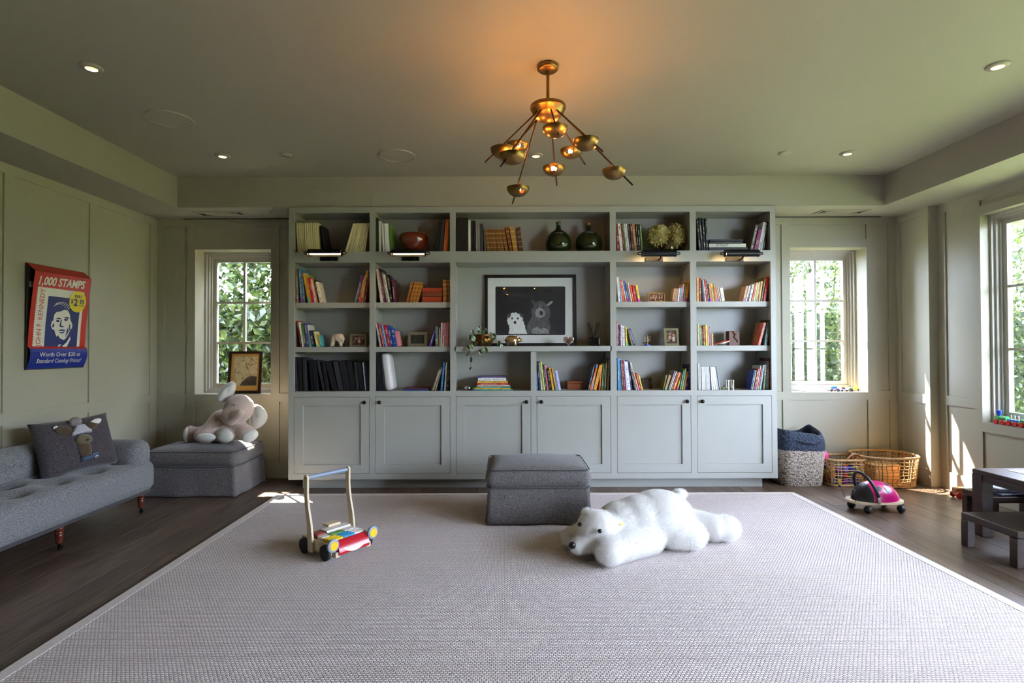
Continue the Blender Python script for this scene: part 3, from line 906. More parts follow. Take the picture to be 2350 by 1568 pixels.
pw_, ph_ = 0.50, 0.385
def pillow_pt(u, v, side):
    e = lambda q: max(0.0, 1 - abs(q) ** 3.0)
    t = 0.085 * math.sqrt(e(u) * e(v))
    sh = 1 - 0.07 * (1 - abs(v) ** 2) * abs(u) ** 3
    sv = 1 - 0.08 * (1 - abs(u) ** 2) * abs(v) ** 3
    return Vector((u * pw_ / 2 * sh, -side * t, ph_ / 2 + v * ph_ / 2 * sv))
pm = MB()
n = 22
for side in (1, -1):
    vs = [pillow_pt(-1 + 2 * i / n, -1 + 2 * j / n, side) for i in range(n + 1) for j in range(n + 1)]
    pm.add(vs, [(i * (n + 1) + j, (i + 1) * (n + 1) + j, (i + 1) * (n + 1) + j + 1, i * (n + 1) + j + 1) for i in range(n) for j in range(n)])
ang = math.atan2(0.93, 0.36)
pillow = thing('throw_pillow', 'dark charcoal knitted pillow with a moose in hat and scarf on the sofa', 'pillow', (-2.94, 3.79, 0.395), (math.radians(-17), math.radians(-3), ang))
pm.build('pillow_cover', 'knit', pillow, 180)
def on_pillow(nm, mat, u, v, rx, rz, ry=0.02, rot=0.0, lift=0.0, jag=0):
    p = pillow_pt(u, v, 1)
    M = Matrix.Translation(p + Vector((0, -lift, 0))) @ Matrix.Rotation(rot, 4, 'Y')
    return MB().ball((0, 0, 0), (rx, ry, rz), 20, 12, M).build(nm, mat, pillow, 180)
on_pillow('moose_head', 'moose', 0.0, -0.22, 0.042, 0.085, 0.022)
on_pillow('muzzle', 'moose_light', 0.02, 0.08, 0.052, 0.036, 0.034, 0.15, 0.006)
on_pillow('nostril', 'black', 0.04, 0.03, 0.012, 0.008, 0.008, 0.0, 0.036)
on_pillow('antler', 'moose', -0.36, 0.52, 0.058, 0.034, 0.016, 0.5)
on_pillow('antler', 'moose', 0.34, 0.55, 0.052, 0.026, 0.016, -0.35)
on_pillow('antler_tip', 'fleece_white', -0.50, 0.68, 0.024, 0.014, 0.014, 0.2, 0.004)
on_pillow('antler_tip', 'fleece_white', 0.46, 0.66, 0.044, 0.022, 0.018, -0.3, 0.006)
hat = MB()
hp = [(-0.062, -0.03), (-0.064, -0.012), (-0.040, 0.012), (-0.026, 0.040), (0.024, 0.042), (0.040, 0.014), (0.064, -0.008), (0.060, -0.028), (0.03, -0.020), (-0.02, -0.022)]
pc = pillow_pt(0.0, 0.42, 1)
hat.prism(hp, -0.03, 0.03, Matrix.Translation(pc))
hat.build('knit_hat', 'knit_hat', pillow, bevel=0.008, smooth=180)
on_pillow('pompom', 'pompom', -0.02, 0.80, 0.040, 0.036, 0.030, 0, 0.006)
sc = MB(); pts = []
for i in range(9):
    t = i / 8; pts.append(pillow_pt(-0.14 + 0.42 * t, -0.62 + 0.12 * t * t, 1) + Vector((0, -0.006, 0)))
sc.tube(pts, 0.026, 10, flat=0.6).build('scarf', 'scarf', pillow, 180)
fl = MB(); pc = pillow_pt(0.20, -0.57, 1) + Vector((0, -0.026, 0))
for k in range(3):
    a = math.pi * k / 3 + 0.3
    dx, dz = 0.020 * math.cos(a), 0.020 * math.sin(a)
    fl.tube([pc + Vector((-dx, 0, -dz)), pc + Vector((dx, 0, dz))], 0.003, 5)
fl.build('snowflake', 'fleece_white', pillow)

# ------------------------------------------------------------------ ottomans
def ottoman(label, x0, x1, y0, y1, base, seed, ztop=0.385):
    w, d = x1 - x0, y1 - y0
    t = thing('skirted_ottoman', label, 'ottoman', ((x0 + x1) / 2, (y0 + y1) / 2, base), group='skirted ottomans')
    rr = random.Random(seed)
    zc = 0.245
    def warp(p):
        x, y, z = p
        e = max(0, 1 - (abs(x) / (w / 2)) ** 2.6) * max(0, 1 - (abs(y) / (d / 2)) ** 2.6)
        if z > 0.07: z += 0.036 * e
        bul = math.sin(math.pi * min(1, max(0, z / 0.14)))
        return Vector((x * (1 + 0.022 * bul), y * (1 + 0.026 * bul), z))
    cu = MB().rbox(w + 0.012, d + 0.012, ztop - zc, 0.055, 16, None, warp).build('cushion', 'ottoman', t, 180, loc=(0, 0, zc))
    for zz, off in ((0.006, -0.006), (ztop - zc - 0.010, -0.008)):
        pts = []
        cw, cd, r = w / 2 + 0.006 + off + 0.004, d / 2 + 0.006 + off + 0.004, 0.045
        for cx, cy_, a0 in ((cw - r, cd - r, 0), (-cw + r, cd - r, 90), (-cw + r, -cd + r, 180), (cw - r, -cd + r, 270)):
            for k in range(6):
                a = math.radians(a0 + 90 * k / 5)
                pts.append((cx + r * math.cos(a), cy_ + r * math.sin(a), zz + 0.002))
        MB().tube(pts, 0.0042, 6, closed=True).build('piping', 'welt', cu, 180)
    MB().box(-w / 2 + 0.03, w / 2 - 0.03, -d / 2 + 0.03, d / 2 - 0.03, 0.02, zc + 0.01).build('frame', 'welt', t)
    # skirt: four panels that nearly meet at inverted pleats
    for k in range(4):
        L = (w if k % 2 == 0 else d) - 0.008
        D = (d if k % 2 == 0 else w) / 2
        nu, nv = 26, 10
        vs = []
        ph = rr.uniform(0, 6)
        for i in range(nu + 1):
            u = -0.5 + i / nu
            for j in range(nv + 1):
                v = j / nv
                drop = v
                wav = 0.007 * drop * (math.sin(u * 9 + ph) + 0.6 * math.sin(u * 17 - ph))
                fl_ = 0.016 * drop + wav
                vs.append((u * (L + 0.022 * drop), -(D - 0.004 + fl_), zc + 0.012 - (zc + 0.004) * v))
        fs = [(i * (nv + 1) + j, (i + 1) * (nv + 1) + j, (i + 1) * (nv + 1) + j + 1, i * (nv + 1) + j + 1) for i in range(nu) for j in range(nv)]
        b = MB(); b.add(vs, fs, Matrix.Rotation(k * math.pi / 2, 4, 'Z'))
        o = b.build('skirt_panel', 'ottoman', t, 180)
        md = o.modifiers.new('thickness', 'SOLIDIFY'); md.thickness = 0.006
    for sx in (-1, 1):
        for sy in (-1, 1):
            b = MB(); a = 0.035
            b.box(sx * (w / 2 - 0.012) - 0.002, sx * (w / 2 - 0.012) + 0.002, min(sy * (d / 2 - 0.012), sy * (d / 2 - a - 0.03)), max(sy * (d / 2 - 0.012), sy * (d / 2 - a - 0.03)), 0.012, zc)
            b.box(min(sx * (w / 2 - 0.012), sx * (w / 2 - a - 0.03)), max(sx * (w / 2 - 0.012), sx * (w / 2 - a - 0.03)), sy * (d / 2 - 0.012) - 0.002, sy * (d / 2 - 0.012) + 0.002, 0.012, zc)
            b.build('pleat', 'ottoman', t)
    return t
ottoman('grey-brown wool ottoman standing alone in the middle of the rug', -0.130, 0.585, 3.80, 4.34, RZ, 5)
ottoman('grey-brown wool ottoman in the corner carrying the plush elephant', -3.06, -2.27, 4.585, 5.12, 0.0, 9)
# ================================================================== POLAR BEAR
MAT['bear'] = pmat('white_plush', rgb(226, 223, 218), rough=0.95, var=0.03, vscale=30, sheen=0.6)
MAT['nose_black'] = pmat('black_satin_nose', rgb(22, 20, 22), rough=0.4, var=0.1)
MAT['hair'] = pmat('white_fur', rgb(232, 229, 224), rough=0.7, var=0.02)
BB = Vector((0.80, 3.40, RZ))
def bb(px, py, z):
    return tuple(atZ(px, py, z + RZ) - BB)
head = Vector(bb(1372, 1218, 0.150))
muz = Vector(bb(1330, 1252, 0.085))
prims = [
    ('e', bb(1512, 1187, 0.165), (0.225, 0.20, 0.160), (0, 0, 0.5)),          # rump
    ('e', bb(1470, 1195, 0.160), (0.19, 0.165, 0.150), (0, 0, 0.6)),
    ('e', bb(1428, 1203, 0.150), (0.165, 0.150, 0.135), (0, 0, 0.7)),          # shoulders
    ('e', head, (0.128, 0.118, 0.116)),
    ('c', head + Vector((-0.02, -0.035, -0.03)), 0.078, muz, 0.050),          # muzzle
    ('e', tuple(muz + Vector((-0.012, -0.012, 0.0))), (0.050, 0.048, 0.044)),
    ('c', bb(1492, 1236, 0.088), 0.090, bb(1405, 1262, 0.080), 0.078),         # near foreleg
    ('e', bb(1398, 1268, 0.076), (0.082, 0.078, 0.074)),
    ('c', bb(1395, 1196, 0.085), 0.080, bb(1316, 1232, 0.070), 0.060),         # far foreleg
    ('e', bb(1312, 1234, 0.068), (0.068, 0.062, 0.060)),
    ('c', bb(1545, 1215, 0.115), 0.120, bb(1585, 1228, 0.088), 0.088),         # near thigh
    ('e', bb(1588, 1228, 0.085), (0.098, 0.085, 0.082)),
    ('c', bb(1560, 1195, 0.10), 0.090, bb(1640, 1212, 0.085), 0.080),          # hind leg stretched out
    ('e', bb(1665, 1212, 0.082), (0.098, 0.085, 0.080), (0, 0, 0.2)),
    ('e', bb(1560, 1134, 0.250), (0.055, 0.045, 0.035)),                       # tail
    ('e', tuple(head + Vector((-0.062, 0.045, 0.098))), (0.032, 0.022, 0.030)),
    ('e', tuple(head + Vector((0.108, -0.020, 0.052))), (0.026, 0.030, 0.030)),
]
me = blob(prims, 0.012, 8)
me.materials.append(MAT['bear']); me.materials.append(MAT['hair'])
for v in me.vertices:
    v.co.z = max(v.co.z, 0.004)
bear = thing('plush_polar_bear', 'large white plush polar bear sprawled on the rug beside the ottoman', 'plush toy', BB)
bo = put('body', me, bear)
psm = bo.modifiers.new('fur', 'PARTICLE_SYSTEM')
ps = psm.particle_system.settings
ps.type = 'HAIR'; ps.count = 16000; ps.hair_length = 0.018; ps.hair_step = 3
ps.hair_length = 0.011
ps.child_type = 'INTERPOLATED'; ps.rendered_child_count = 6; ps.child_percent = 0
ps.roughness_2 = 0.004; ps.clump_factor = 0.25
ps.root_radius = 0.5; ps.tip_radius = 0.1; ps.radius_scale = 0.0016
ps.material = 2
ps.display_step = 2; ps.render_step = 3
# nose, eyes, ear tag, face
nz = muz + Vector((-0.047, -0.044, 0.016))
MB().ball(nz, (0.020, 0.017, 0.020), 16, 10).build('nose', 'nose_black', bear, 180)
for e in (Vector((-0.010, -0.128, 0.040)), Vector((-0.112, -0.040, 0.048))):
    MB().ball(head + e, (0.013, 0.013, 0.012), 12, 8).build('eye', 'nose_black', bear, 180)
MB().box(-0.010, 0.010, -0.001, 0.001, -0.006, 0.006, Matrix.Translation(head + Vector((0.128, -0.048, 0.052))) @ Matrix.Rotation(0.5, 4, 'Z')).build('ear_tag', pmat('yellow_tag', rgb(220, 178, 70), rough=0.5, var=0.1), bear)

# ================================================================== PLUSH ELEPHANT
MAT['eleph'] = pmat('dusty_pink_plush', rgb(186, 164, 152), rough=0.95, var=0.10, vscale=14, sheen=0.5, bump=0.15, bscale=70)
MAT['eleph_pale'] = pmat('pale_grey_velour', rgb(206, 204, 196), rough=0.95, var=0.06, vscale=20, sheen=0.4, bump=0.1, bscale=60)
EB = Vector((-2.50, 4.90, 0.408))
def eb(px, py, Y):
    return atY(px, py, Y + 0.10) - EB
hd = eb(549, 937, 4.72)
prims = [
    ('e', hd, (0.128, 0.115, 0.122)),
    ('e', hd + Vector((-0.03, -0.03, -0.03)), (0.095, 0.090, 0.095)),
    ('c', eb(528, 955, 4.65), 0.075, eb(530, 966, 4.60), 0.044),
    ('c', eb(530, 966, 4.60), 0.044, eb(552, 947, 4.55), 0.036),
    ('e', eb(512, 972, 4.80), (0.125, 0.115, 0.13), (0, 0.35, 0)),
    ('e', eb(500, 990, 4.84), (0.14, 0.13, 0.12)),
    ('c', eb(500, 960, 4.74), 0.062, eb(478, 990, 4.68), 0.062),
    ('e', eb(472, 1000, 4.66), (0.102, 0.070, 0.066)),
    ('c', eb(535, 970, 4.76), 0.062, eb(562, 992, 4.70), 0.068),
    ('e', eb(566, 995, 4.68), (0.088, 0.075, 0.068)),
    ('c', eb(490, 996, 4.80), 0.075, eb(440, 997, 4.78), 0.064),
    ('e', eb(438, 997, 4.77), (0.062, 0.075, 0.078)),
    ('c', eb(512, 1000, 4.76), 0.075, eb(517, 1000, 4.66), 0.066),
    ('e', eb(517, 1001, 4.64), (0.080, 0.050, 0.062)),
]
me = blob(prims, 0.010, 5)
me.materials.append(MAT['eleph'])
for v in me.vertices: v.co.z = max(v.co.z, 0.0)
eleph = thing('plush_elephant', 'dusty pink plush elephant slumped on the corner ottoman', 'plush toy', EB)
put('body', me, eleph)
# soles
for c, r, rot in ((eb(472, 1004, 4.60), (0.088, 0.028, 0.036), (0.3, 0, 0)), (eb(517, 1001, 4.605), (0.070, 0.024, 0.052), (0, 0, 0)),
                  (eb(574, 1001, 4.635), (0.070, 0.030, 0.050), (0, -0.5, 0.4)), (eb(430, 998, 4.745), (0.026, 0.066, 0.070), (0, 0, 0.3))):
    MB().ball((0, 0, 0), r, 18, 10, Matrix.Translation(c) @ Euler(rot).to_matrix().to_4x4()).build('foot_sole', 'eleph_pale', eleph, 180)
def ear(ctr, rx, rz, rot, bend, nm='ear'):
    vs, fs = [], []
    nr, na = 6, 22
    for i in range(nr + 1):
        for j in range(na):
            a = 2 * math.pi * j / na; q = i / nr
            x_ = rx * q * math.cos(a); z_ = rz * q * math.sin(a) * (1.0 if math.sin(a) > 0 else 1.15)
            y_ = bend * (x_ / rx) ** 2 - 0.015 * math.sin(q * 3)
            vs.append((x_, y_, z_))
    for i in range(nr):
        for j in range(na):
            k = (j + 1) % na
            fs.append((i * na + j, (i + 1) * na + j, (i + 1) * na + k, i * na + k))
    M = Matrix.Translation(ctr) @ Euler(rot).to_matrix().to_4x4()
    o = MB().add(vs, fs, M).build(nm, 'eleph_pale', eleph, 180)
    md = o.modifiers.new('thickness', 'SOLIDIFY'); md.thickness = 0.016
ear(eb(587, 955, 4.76), 0.088, 0.108, (0.1, 0.35, -0.25), 0.05)
ear(eb(521, 898, 4.74), 0.058, 0.098, (-0.25, 0.62, 0.35), 0.05)
for p in (eb(537, 930, 4.605),):
    MB().ball(p, 0.006, 10, 6).build('eye', 'nose_black', eleph, 180)

# ================================================================== PUSH WALKER
MAT['birch'] = pmat('birch_wood', rgb(214, 196, 164), rough=0.5, var=0.06, vscale=12, stretch=(1, 1, 6))
MAT['toy_red'] = pmat('toy_red', rgb(186, 22, 40), rough=0.3, var=0.05, coat=0.3)
MAT['toy_yellow'] = pmat('toy_yellow', rgb(236, 200, 30), rough=0.35, var=0.04)
MAT['toy_blue'] = pmat('toy_sky_blue', rgb(44, 150, 200), rough=0.4, var=0.04)
MAT['toy_green'] = pmat('toy_green', rgb(84, 150, 40), rough=0.4, var=0.04)
MAT['toy_dark_red'] = pmat('toy_brick_red', rgb(150, 52, 48), rough=0.45, var=0.05)
MAT['toy_grey'] = pmat('toy_grey_blue', rgb(138, 152, 172), rough=0.4, var=0.04)
MAT['toy_white'] = pmat('toy_white_wood', rgb(226, 218, 208), rough=0.5, var=0.05)
MAT['lamp_yellow'] = pmat('lamp_yellow', rgb(242, 190, 40), rough=0.4, var=0.04)
wk_loc = Vector((-1.035, 3.345, RZ)); wk_rot = math.radians(-126.87)
walker = thing('push_walker', 'wooden push-along walker with red bumper and blue handle bar on the rug', 'toy', wk_loc, (0, 0, wk_rot))
for s in (1, -1):
    MB().box(s * 0.128, s * 0.142, -0.15, 0.135, 0.030, 0.098).build('side_board', 'birch', walker, bevel=0.004)
    # S-shaped upright
    c = [(-0.045, 0.022), (-0.048, 0.11), (-0.058, 0.19), (-0.078, 0.27), (-0.090, 0.35), (-0.092, 0.43), (-0.092, 0.452)]
    wd = [0.024, 0.023, 0.021, 0.018, 0.017, 0.019, 0.020]
    lf = [(y - w_, z) for (y, z), w_ in zip(c, wd)]; rt = [(y + w_, z) for (y, z), w_ in zip(c, wd)]
    cap = [(c[-1][0] + wd[-1] * math.cos(math.radians(a)), c[-1][1] + wd[-1] * math.sin(math.radians(a))) for a in range(20, 180, 20)]
    poly = lf + cap[::-1] + rt[::-1]
    b = MB(); b.prism([(y, z) for y, z in poly], s * 0.143, s * 0.157, Matrix(((0, 1, 0, 0), (1, 0, 0, 0), (0, 0, 1, 0), (0, 0, 0, 1))))
    b.build('upright', 'birch', walker, bevel=0.002)
    MB().cyl((s * 0.157, -0.092, 0.452), (s * 0.1585, -0.092, 0.452), 0.005, 10).build('screw', 'black_metal', walker)
    for y in (-0.112, 0.098):
        ww = MB(); M = Matrix.Translation((s * 0.150, y, 0.046)) @ Matrix.Rotation(math.pi / 2, 4, 'Y')
        ww.lathe([(0.0, -0.012), (0.036, -0.012), (0.045, -0.008), (0.046, 0.0), (0.045, 0.008), (0.036, 0.012), (0.012, 0.013), (0.0, 0.013)], 28, M)
        ww.build('wheel', 'rubber', walker, 40)
    M = Matrix.Translation((s * 0.142, 0.160, 0.098)) @ Matrix.Rotation(-math.pi / 2, 4, 'X')
    h = MB().lathe([(0.0, -0.014), (0.030, -0.014), (0.038, -0.006), (0.038, 0.006), (0.034, 0.010), (0.028, 0.011), (0.0, 0.010)], 28, M).build('headlight', 'toy_grey', walker, 40)
    MB().lathe([(0.0, 0.0125), (0.026, 0.0125), (0.027, 0.009)], 24, M).build('headlight_lens', 'lamp_yellow', h, 40)
MB().cyl((-0.143, -0.092, 0.452), (0.143, -0.092, 0.452), 0.0125, 18).build('handle_bar', 'toy_grey', walker, 40)
MB().box(-0.128, 0.128, -0.15, 0.135, 0.050, 0.062).build('tray_floor', 'birch', walker)
MB().box(-0.128, 0.128, -0.150, -0.138, 0.062, 0.098).build('rear_board', 'birch', walker)
fr_poly = [(0.128, 0.030), (0.172, 0.034), (0.176, 0.050), (0.168, 0.075), (0.152, 0.096), (0.136, 0.108), (0.124, 0.108)]
bp_ = MB().prism([(y, z) for y, z in fr_poly], -0.108, 0.108, Matrix(((0, 1, 0, 0), (1, 0, 0, 0), (0, 0, 1, 0), (0, 0, 0, 1))))
bump = bp_.build('red_bumper', 'toy_red', walker, 30)
vs, fs = [], []
kk = 16
for i in range(kk + 1):
    t = -1 + 2 * i / kk
    xx = t * 0.080; zc_ = 0.046 + 0.020 * t * t; th = 0.0085 * (1 - t * t) + 0.001
    for q in (-1, 1):
        zz = zc_ + q * th
        yy = 0.1775 - max(0, zz - 0.050) * 0.33
        vs.append((xx, yy + 0.0005, zz))
for i in range(kk): fs.append((2 * i, 2 * i + 1, 2 * i + 3, 2 * i + 2))
MB().add(vs, fs).build('smile', 'toy_white', bump)
MB().box(-0.128, 0.128, 0.124, 0.150, 0.024, 0.034).build('front_lip', 'birch', walker)
for s in (1, -1):
    MB().box(s * 0.110 - 0.016, s * 0.110 + 0.016, 0.126, 0.165, 0.022, 0.052).build('corner_block', 'birch', walker, bevel=0.003)
# loose blocks lying in the walker, each a thing of its own
def in_walker(x, y, z):
    return wk_loc + Matrix.Rotation(wk_rot, 3, 'Z') @ Vector((x, y, z))
def dowel(mat, colour, x0, x1, y, z, which):
    o = MB().cyl((x0 - (x0 + x1) / 2, 0, 0), (x1 - (x0 + x1) / 2, 0, 0), 0.0135, 16).build('toy_dowel', mat, None, 40, loc=in_walker((x0 + x1) / 2, y, z), rot=(0, 0, wk_rot))
    tag(o, '%s round toy dowel in the walker, %s' % (colour, which), 'toy block', 'blocks in the push walker')
yy = [0.106, 0.078, 0.050]
wh = ['the one nearest its red bumper', 'the middle one of its colour', 'the one farthest from the bumper']
for i, y in enumerate(yy):
    dowel('toy_yellow', 'yellow', 0.040, 0.122, y, 0.102 - 0.001 * i, wh[i])
    dowel('toy_blue', 'sky blue', -0.042, 0.038, y, 0.102 - 0.001 * i, wh[i])
    dowel('toy_white', 'white', -0.122, -0.044, y, 0.102 - 0.001 * i, wh[i])
def slab(mat, label, x0, x1, y0, y1, z0, z1):
    o = MB().box(-(x1 - x0) / 2, (x1 - x0) / 2, -(y1 - y0) / 2, (y1 - y0) / 2, 0, z1 - z0).build('toy_block', mat, None, loc=in_walker((x0 + x1) / 2, (y0 + y1) / 2, z0), rot=(0, 0, wk_rot), bevel=0.003)
    tag(o, label, 'toy block', 'blocks in the push walker')
slab('toy_white', 'square white toy block in the walker beside the brick-red one', 0.066, 0.124, -0.018, 0.032, 0.0625, 0.112)
slab('toy_green', 'green toy block in the middle of the walker', -0.030, 0.062, -0.018, 0.030, 0.0625, 0.112)
slab('toy_dark_red', 'brick-red toy block in the walker next to its upright', 0.060, 0.122, -0.084, -0.024, 0.0625, 0.116)
slab('toy_white', 'long white toy block in the walker against the far upright', -0.122, -0.036, -0.018, 0.030, 0.0625, 0.112)
slab('toy_white', 'broad white toy block with cut curves at the back of the walker', -0.122, 0.054, -0.084, -0.024, 0.0625, 0.122)
slab('birch', 'bare wood toy block lying on top at the back of the walker', -0.080, 0.010, -0.132, -0.070, 0.1225, 0.138)

# ================================================================== LADYBIRD RIDE-ON
MAT['pink'] = pmat('magenta_plastic', rgb(176, 14, 96), rough=0.28, var=0.04, coat=0.4)
MAT['spot'] = pmat('navy_spot', rgb(30, 44, 66), rough=0.35, var=0.05)
MAT['bug_black'] = pmat('black_shell', rgb(26, 24, 24), rough=0.5, var=0.08)
LB = Vector((2.80, 4.165, 0.0))
bug = thing('ladybird_ride_on', 'magenta ladybird ride-on toy with black spots and arched handle on the floorboards', 'toy', LB, (0, 0, math.radians(4)))
zb = 0.078
out = []
for i in range(40):
    a = 2 * math.pi * i / 40
    x_ = 0.208 * math.cos(a); wd_ = 0.125 + 0.012 * math.cos(2 * a)
    y_ = wd_ * math.copysign(abs(math.sin(a)) ** 0.8, math.sin(a)) * (1 - 0.10 * max(0, -math.cos(a)) + 0.0)
    out.append((x_, y_))
M90 = Matrix(((1, 0, 0, 0), (0, 0, 1, 0), (0, 1, 0, 0), (0, 0, 0, 1)))
MB().prism(out, zb - 0.010, zb + 0.006, M90).build('base_board', 'birch', bug, 40)
def shell(nm, x0, x1, mat, off=0.0):
    vs, fs = [], []
    nx, na = 26, 20
    for i in range(nx + 1):
        x_ = x0 + (x1 - x0) * i / nx
        t = (x_ - 0.012) / 0.178
        prof = max(0.0, 1 - abs(t) ** 2.4) ** 0.55
        ry = 0.108 * prof + off; rz = 0.138 * max(0.0, 1 - abs(t * 1.0 + 0.04) ** 2.3) ** 0.62 + off
        for j in range(na + 1):
            a = math.pi * j / na
            vs.append((x_, ry * math.cos(a), zb + 0.006 + rz * math.sin(a) ** 0.85))
    for i in range(nx):
        for j in range(na):
            fs.append((i * (na + 1) + j, (i + 1) * (na + 1) + j, (i + 1) * (na + 1) + j + 1, i * (na + 1) + j + 1))
    return MB().add(vs, fs).build(nm, mat, bug, 180)
shell('wing_shell', -0.072, 0.1895, 'pink')
shell('head_shell', -0.1655, -0.072, 'bug_black')
def bug_surf(x_, a):
    t = (x_ - 0.012) / 0.178
    prof = max(0.0, 1 - abs(t) ** 2.4) ** 0.55
    ry = 0.108 * prof; rz = 0.138 * max(0.0, 1 - abs(t + 0.04) ** 2.3) ** 0.62
    return Vector((x_, ry * math.cos(a), zb + 0.006 + rz * math.sin(a) ** 0.85))
for x_, adeg, r_ in ((0.050, -142, 0.024), (0.075, -112, 0.018), (-0.020, -138, 0.018), (0.02, -60, 0.02), (0.09, -50, 0.018)):
    a = math.radians(-adeg)
    vs, fs = [], []
    c = bug_surf(x_, math.pi * 0 + a)
    vs.append(c)
    for ring in (0.5, 1.0):
        for k in range(16):
            an = 2 * math.pi * k / 16
            aa = a + r_ * ring * math.sin(an) / 0.12
            p = bug_surf(x_ + r_ * ring * math.cos(an), aa)
            vs.append(p)
    ctr = Vector((0.02, 0, zb))
    vs = [v + (v - ctr)  .normalized() * 0.0035 for v in vs]
    for k in range(16):
        l = (k + 1) % 16
        fs.append((0, 1 + k, 1 + l)); fs.append((1 + k, 17 + k, 17 + l, 1 + l))
    MB().add(vs, fs).build('spot', 'spot', bug, 180)
hp = []
for i in range(21):
    a = math.pi * i / 20
    hp.append((-0.055 - 0.055 * math.sin(a), -0.112 * math.cos(a) * (1.0 if i else 1), zb + 0.075 + 0.135 * math.sin(a)))
MB().tube([(-0.045, -0.114, zb + 0.05)] + hp + [(-0.045, 0.114, zb + 0.05)], 0.0115, 12).build('handle', 'rubber', bug, 60)
for s in (1, -1):
    MB().cyl((-0.042, s * 0.114, zb), (-0.046, s * 0.114, zb + 0.055), 0.010, 14).build('handle_stem', 'chrome', bug, 40)
for s in (1, -1):
    ap = (-0.185, s * 0.055, zb + 0.004)
    tip = (-0.215, s * 0.075, zb + 0.092)
    an = MB().cyl(ap, tip, 0.0025, 6).build('feeler', 'black', bug)
    MB().ball(tip, 0.0105, 12, 8).build('feeler_knob', 'black', an, 180)
for x_, y_ in ((-0.110, -0.085), (-0.130, 0.065), (0.150, -0.085), (0.140, 0.075)):
    w = MB().ball((x_, y_, 0.0285), 0.0285, 18, 12).build('wheel', 'rubber', bug, 180)
    MB().tube([(x_ + 0.012, y_, zb - 0.008), (x_ + 0.024, y_ + 0.003, 0.050), (x_ + 0.027, y_, 0.030)], 0.005, 8).build('caster_fork', 'chrome', w, 60)
# ================================================================== BASKETS
def weave_mat(name, c1, c2, scale=1.0):
    m, nt, b = new_mat(name)
    tc = N(nt, 'ShaderNodeTexCoord')
    mp = N(nt, 'ShaderNodeMapping'); mp.inputs['Scale'].default_value = (60 * scale, 60 * scale, 95 * scale); mp.inputs['Rotation'].default_value = (0.25, 0.2, 0)
    nt.links.new(tc.outputs['Object'], mp.inputs['Vector'])
    vo = N(nt, 'ShaderNodeTexVoronoi', i_Scale=1.0, i_Randomness=0.75)
    nt.links.new(mp.outputs['Vector'], vo.inputs['Vector'])
    rp = N(nt, 'ShaderNodeValToRGB')
    rp.color_ramp.elements[0].position = 0.15; rp.color_ramp.elements[0].color = c2
    rp.color_ramp.elements[1].position = 0.75; rp.color_ramp.elements[1].color = c1
    nt.links.new(vo.outputs['Distance'], rp.inputs['Fac'])
    nt.links.new(rp.outputs['Color'], b.inputs['Base Color'])
    b.inputs['Roughness'].default_value = 0.9
    bp = N(nt, 'ShaderNodeBump', i_Strength=0.9, i_Distance=0.008); bp.invert = True
    nt.links.new(vo.outputs['Distance'], bp.inputs['Height']); nt.links.new(bp.outputs['Normal'], b.inputs['Normal'])
    return m
MAT['jute'] = weave_mat('jute_weave', rgb(112, 98, 86), rgb(206, 192, 176))
MAT['navy_jute'] = weave_mat('navy_jute_weave', rgb(18, 22, 32), rgb(62, 74, 96))
MAT['rattan'] = pmat('rattan', rgb(186, 146, 96), rough=0.6, var=0.25, vscale=25)
MAT['leather'] = pmat('tan_leather', rgb(168, 112, 66), rough=0.5, var=0.15, vscale=40, bump=0.1)

def sup(a, w, d, e):
    c, s = math.cos(a), math.sin(a)
    return (w / 2 * math.copysign(abs(c) ** (2 / e), c), d / 2 * math.copysign(abs(s) ** (2 / e), s))

# tall jute basket with the navy folded collar
JB = Vector((2.665, 5.02, 0.0))
jb = thing('jute_basket', 'tall natural jute basket with a slouching navy top beside the bookcase', 'basket', JB)
def shellwall(rows, na=48, e=4.0):
    vs, fs = [], []
    for z, w, d, ox, oy, wob in rows:
        for k in range(na):
            a = 2 * math.pi * k / na
            x_, y_ = sup(a, w, d, e)
            vs.append((x_ + ox, y_ + oy, z + wob * math.sin(2 * a + 0.6) + 0.4 * wob * math.sin(3 * a)))
    for i in range(len(rows) - 1):
        for k in range(na):
            l = (k + 1) % na
            fs.append((i * na + k, i * na + l, (i + 1) * na + l, (i + 1) * na + k))
    return vs, fs
vs, fs = shellwall([(0.0, 0.02, 0.02, 0, 0, 0), (0.0, 0.37, 0.29, 0, 0, 0), (0.012, 0.385, 0.30, 0, 0, 0), (0.10, 0.39, 0.31, 0.004, 0, 0), (0.20, 0.40, 0.32, 0.010, 0, 0), (0.318, 0.41, 0.32, 0.012, 0, 0.004)])
MB().add(vs, fs).build('body', 'jute', jb, 60)
vs, fs = shellwall([(0.316, 0.412, 0.322, 0.012, 0, 0.004), (0.36, 0.418, 0.322, 0.014, 0, 0.004), (0.42, 0.405, 0.31, 0.014, 0, 0.012), (0.465, 0.375, 0.285, 0.02, 0.01, 0.026), (0.478, 0.340, 0.25, 0.022, 0.01, 0.028),
                    (0.460, 0.315, 0.235, 0.022, 0.01, 0.026), (0.40, 0.35, 0.27, 0.016, 0, 0.012), (0.30, 0.36, 0.28, 0.012, 0, 0), (0.03, 0.34, 0.27, 0, 0, 0), (0.03, 0.02, 0.02, 0, 0, 0)])
MB().add(vs, fs).build('navy_collar', 'navy_jute', jb, 60)
pts = []
for i in range(15):
    a = math.pi * i / 14
    pts.append((-0.16 + 0.05 * math.cos(a) - 0.02, 0.09 - 0.10 * i / 14, 0.43 + 0.075 * math.sin(a)))
MB().tube(pts, 0.010, 8).build('handle', 'navy_jute', jb, 60)
pts = [(-0.07, -0.155, 0.405), (-0.03, -0.172, 0.402), (0.03, -0.176, 0.392), (0.08, -0.168, 0.385), (0.10, -0.158, 0.382)]
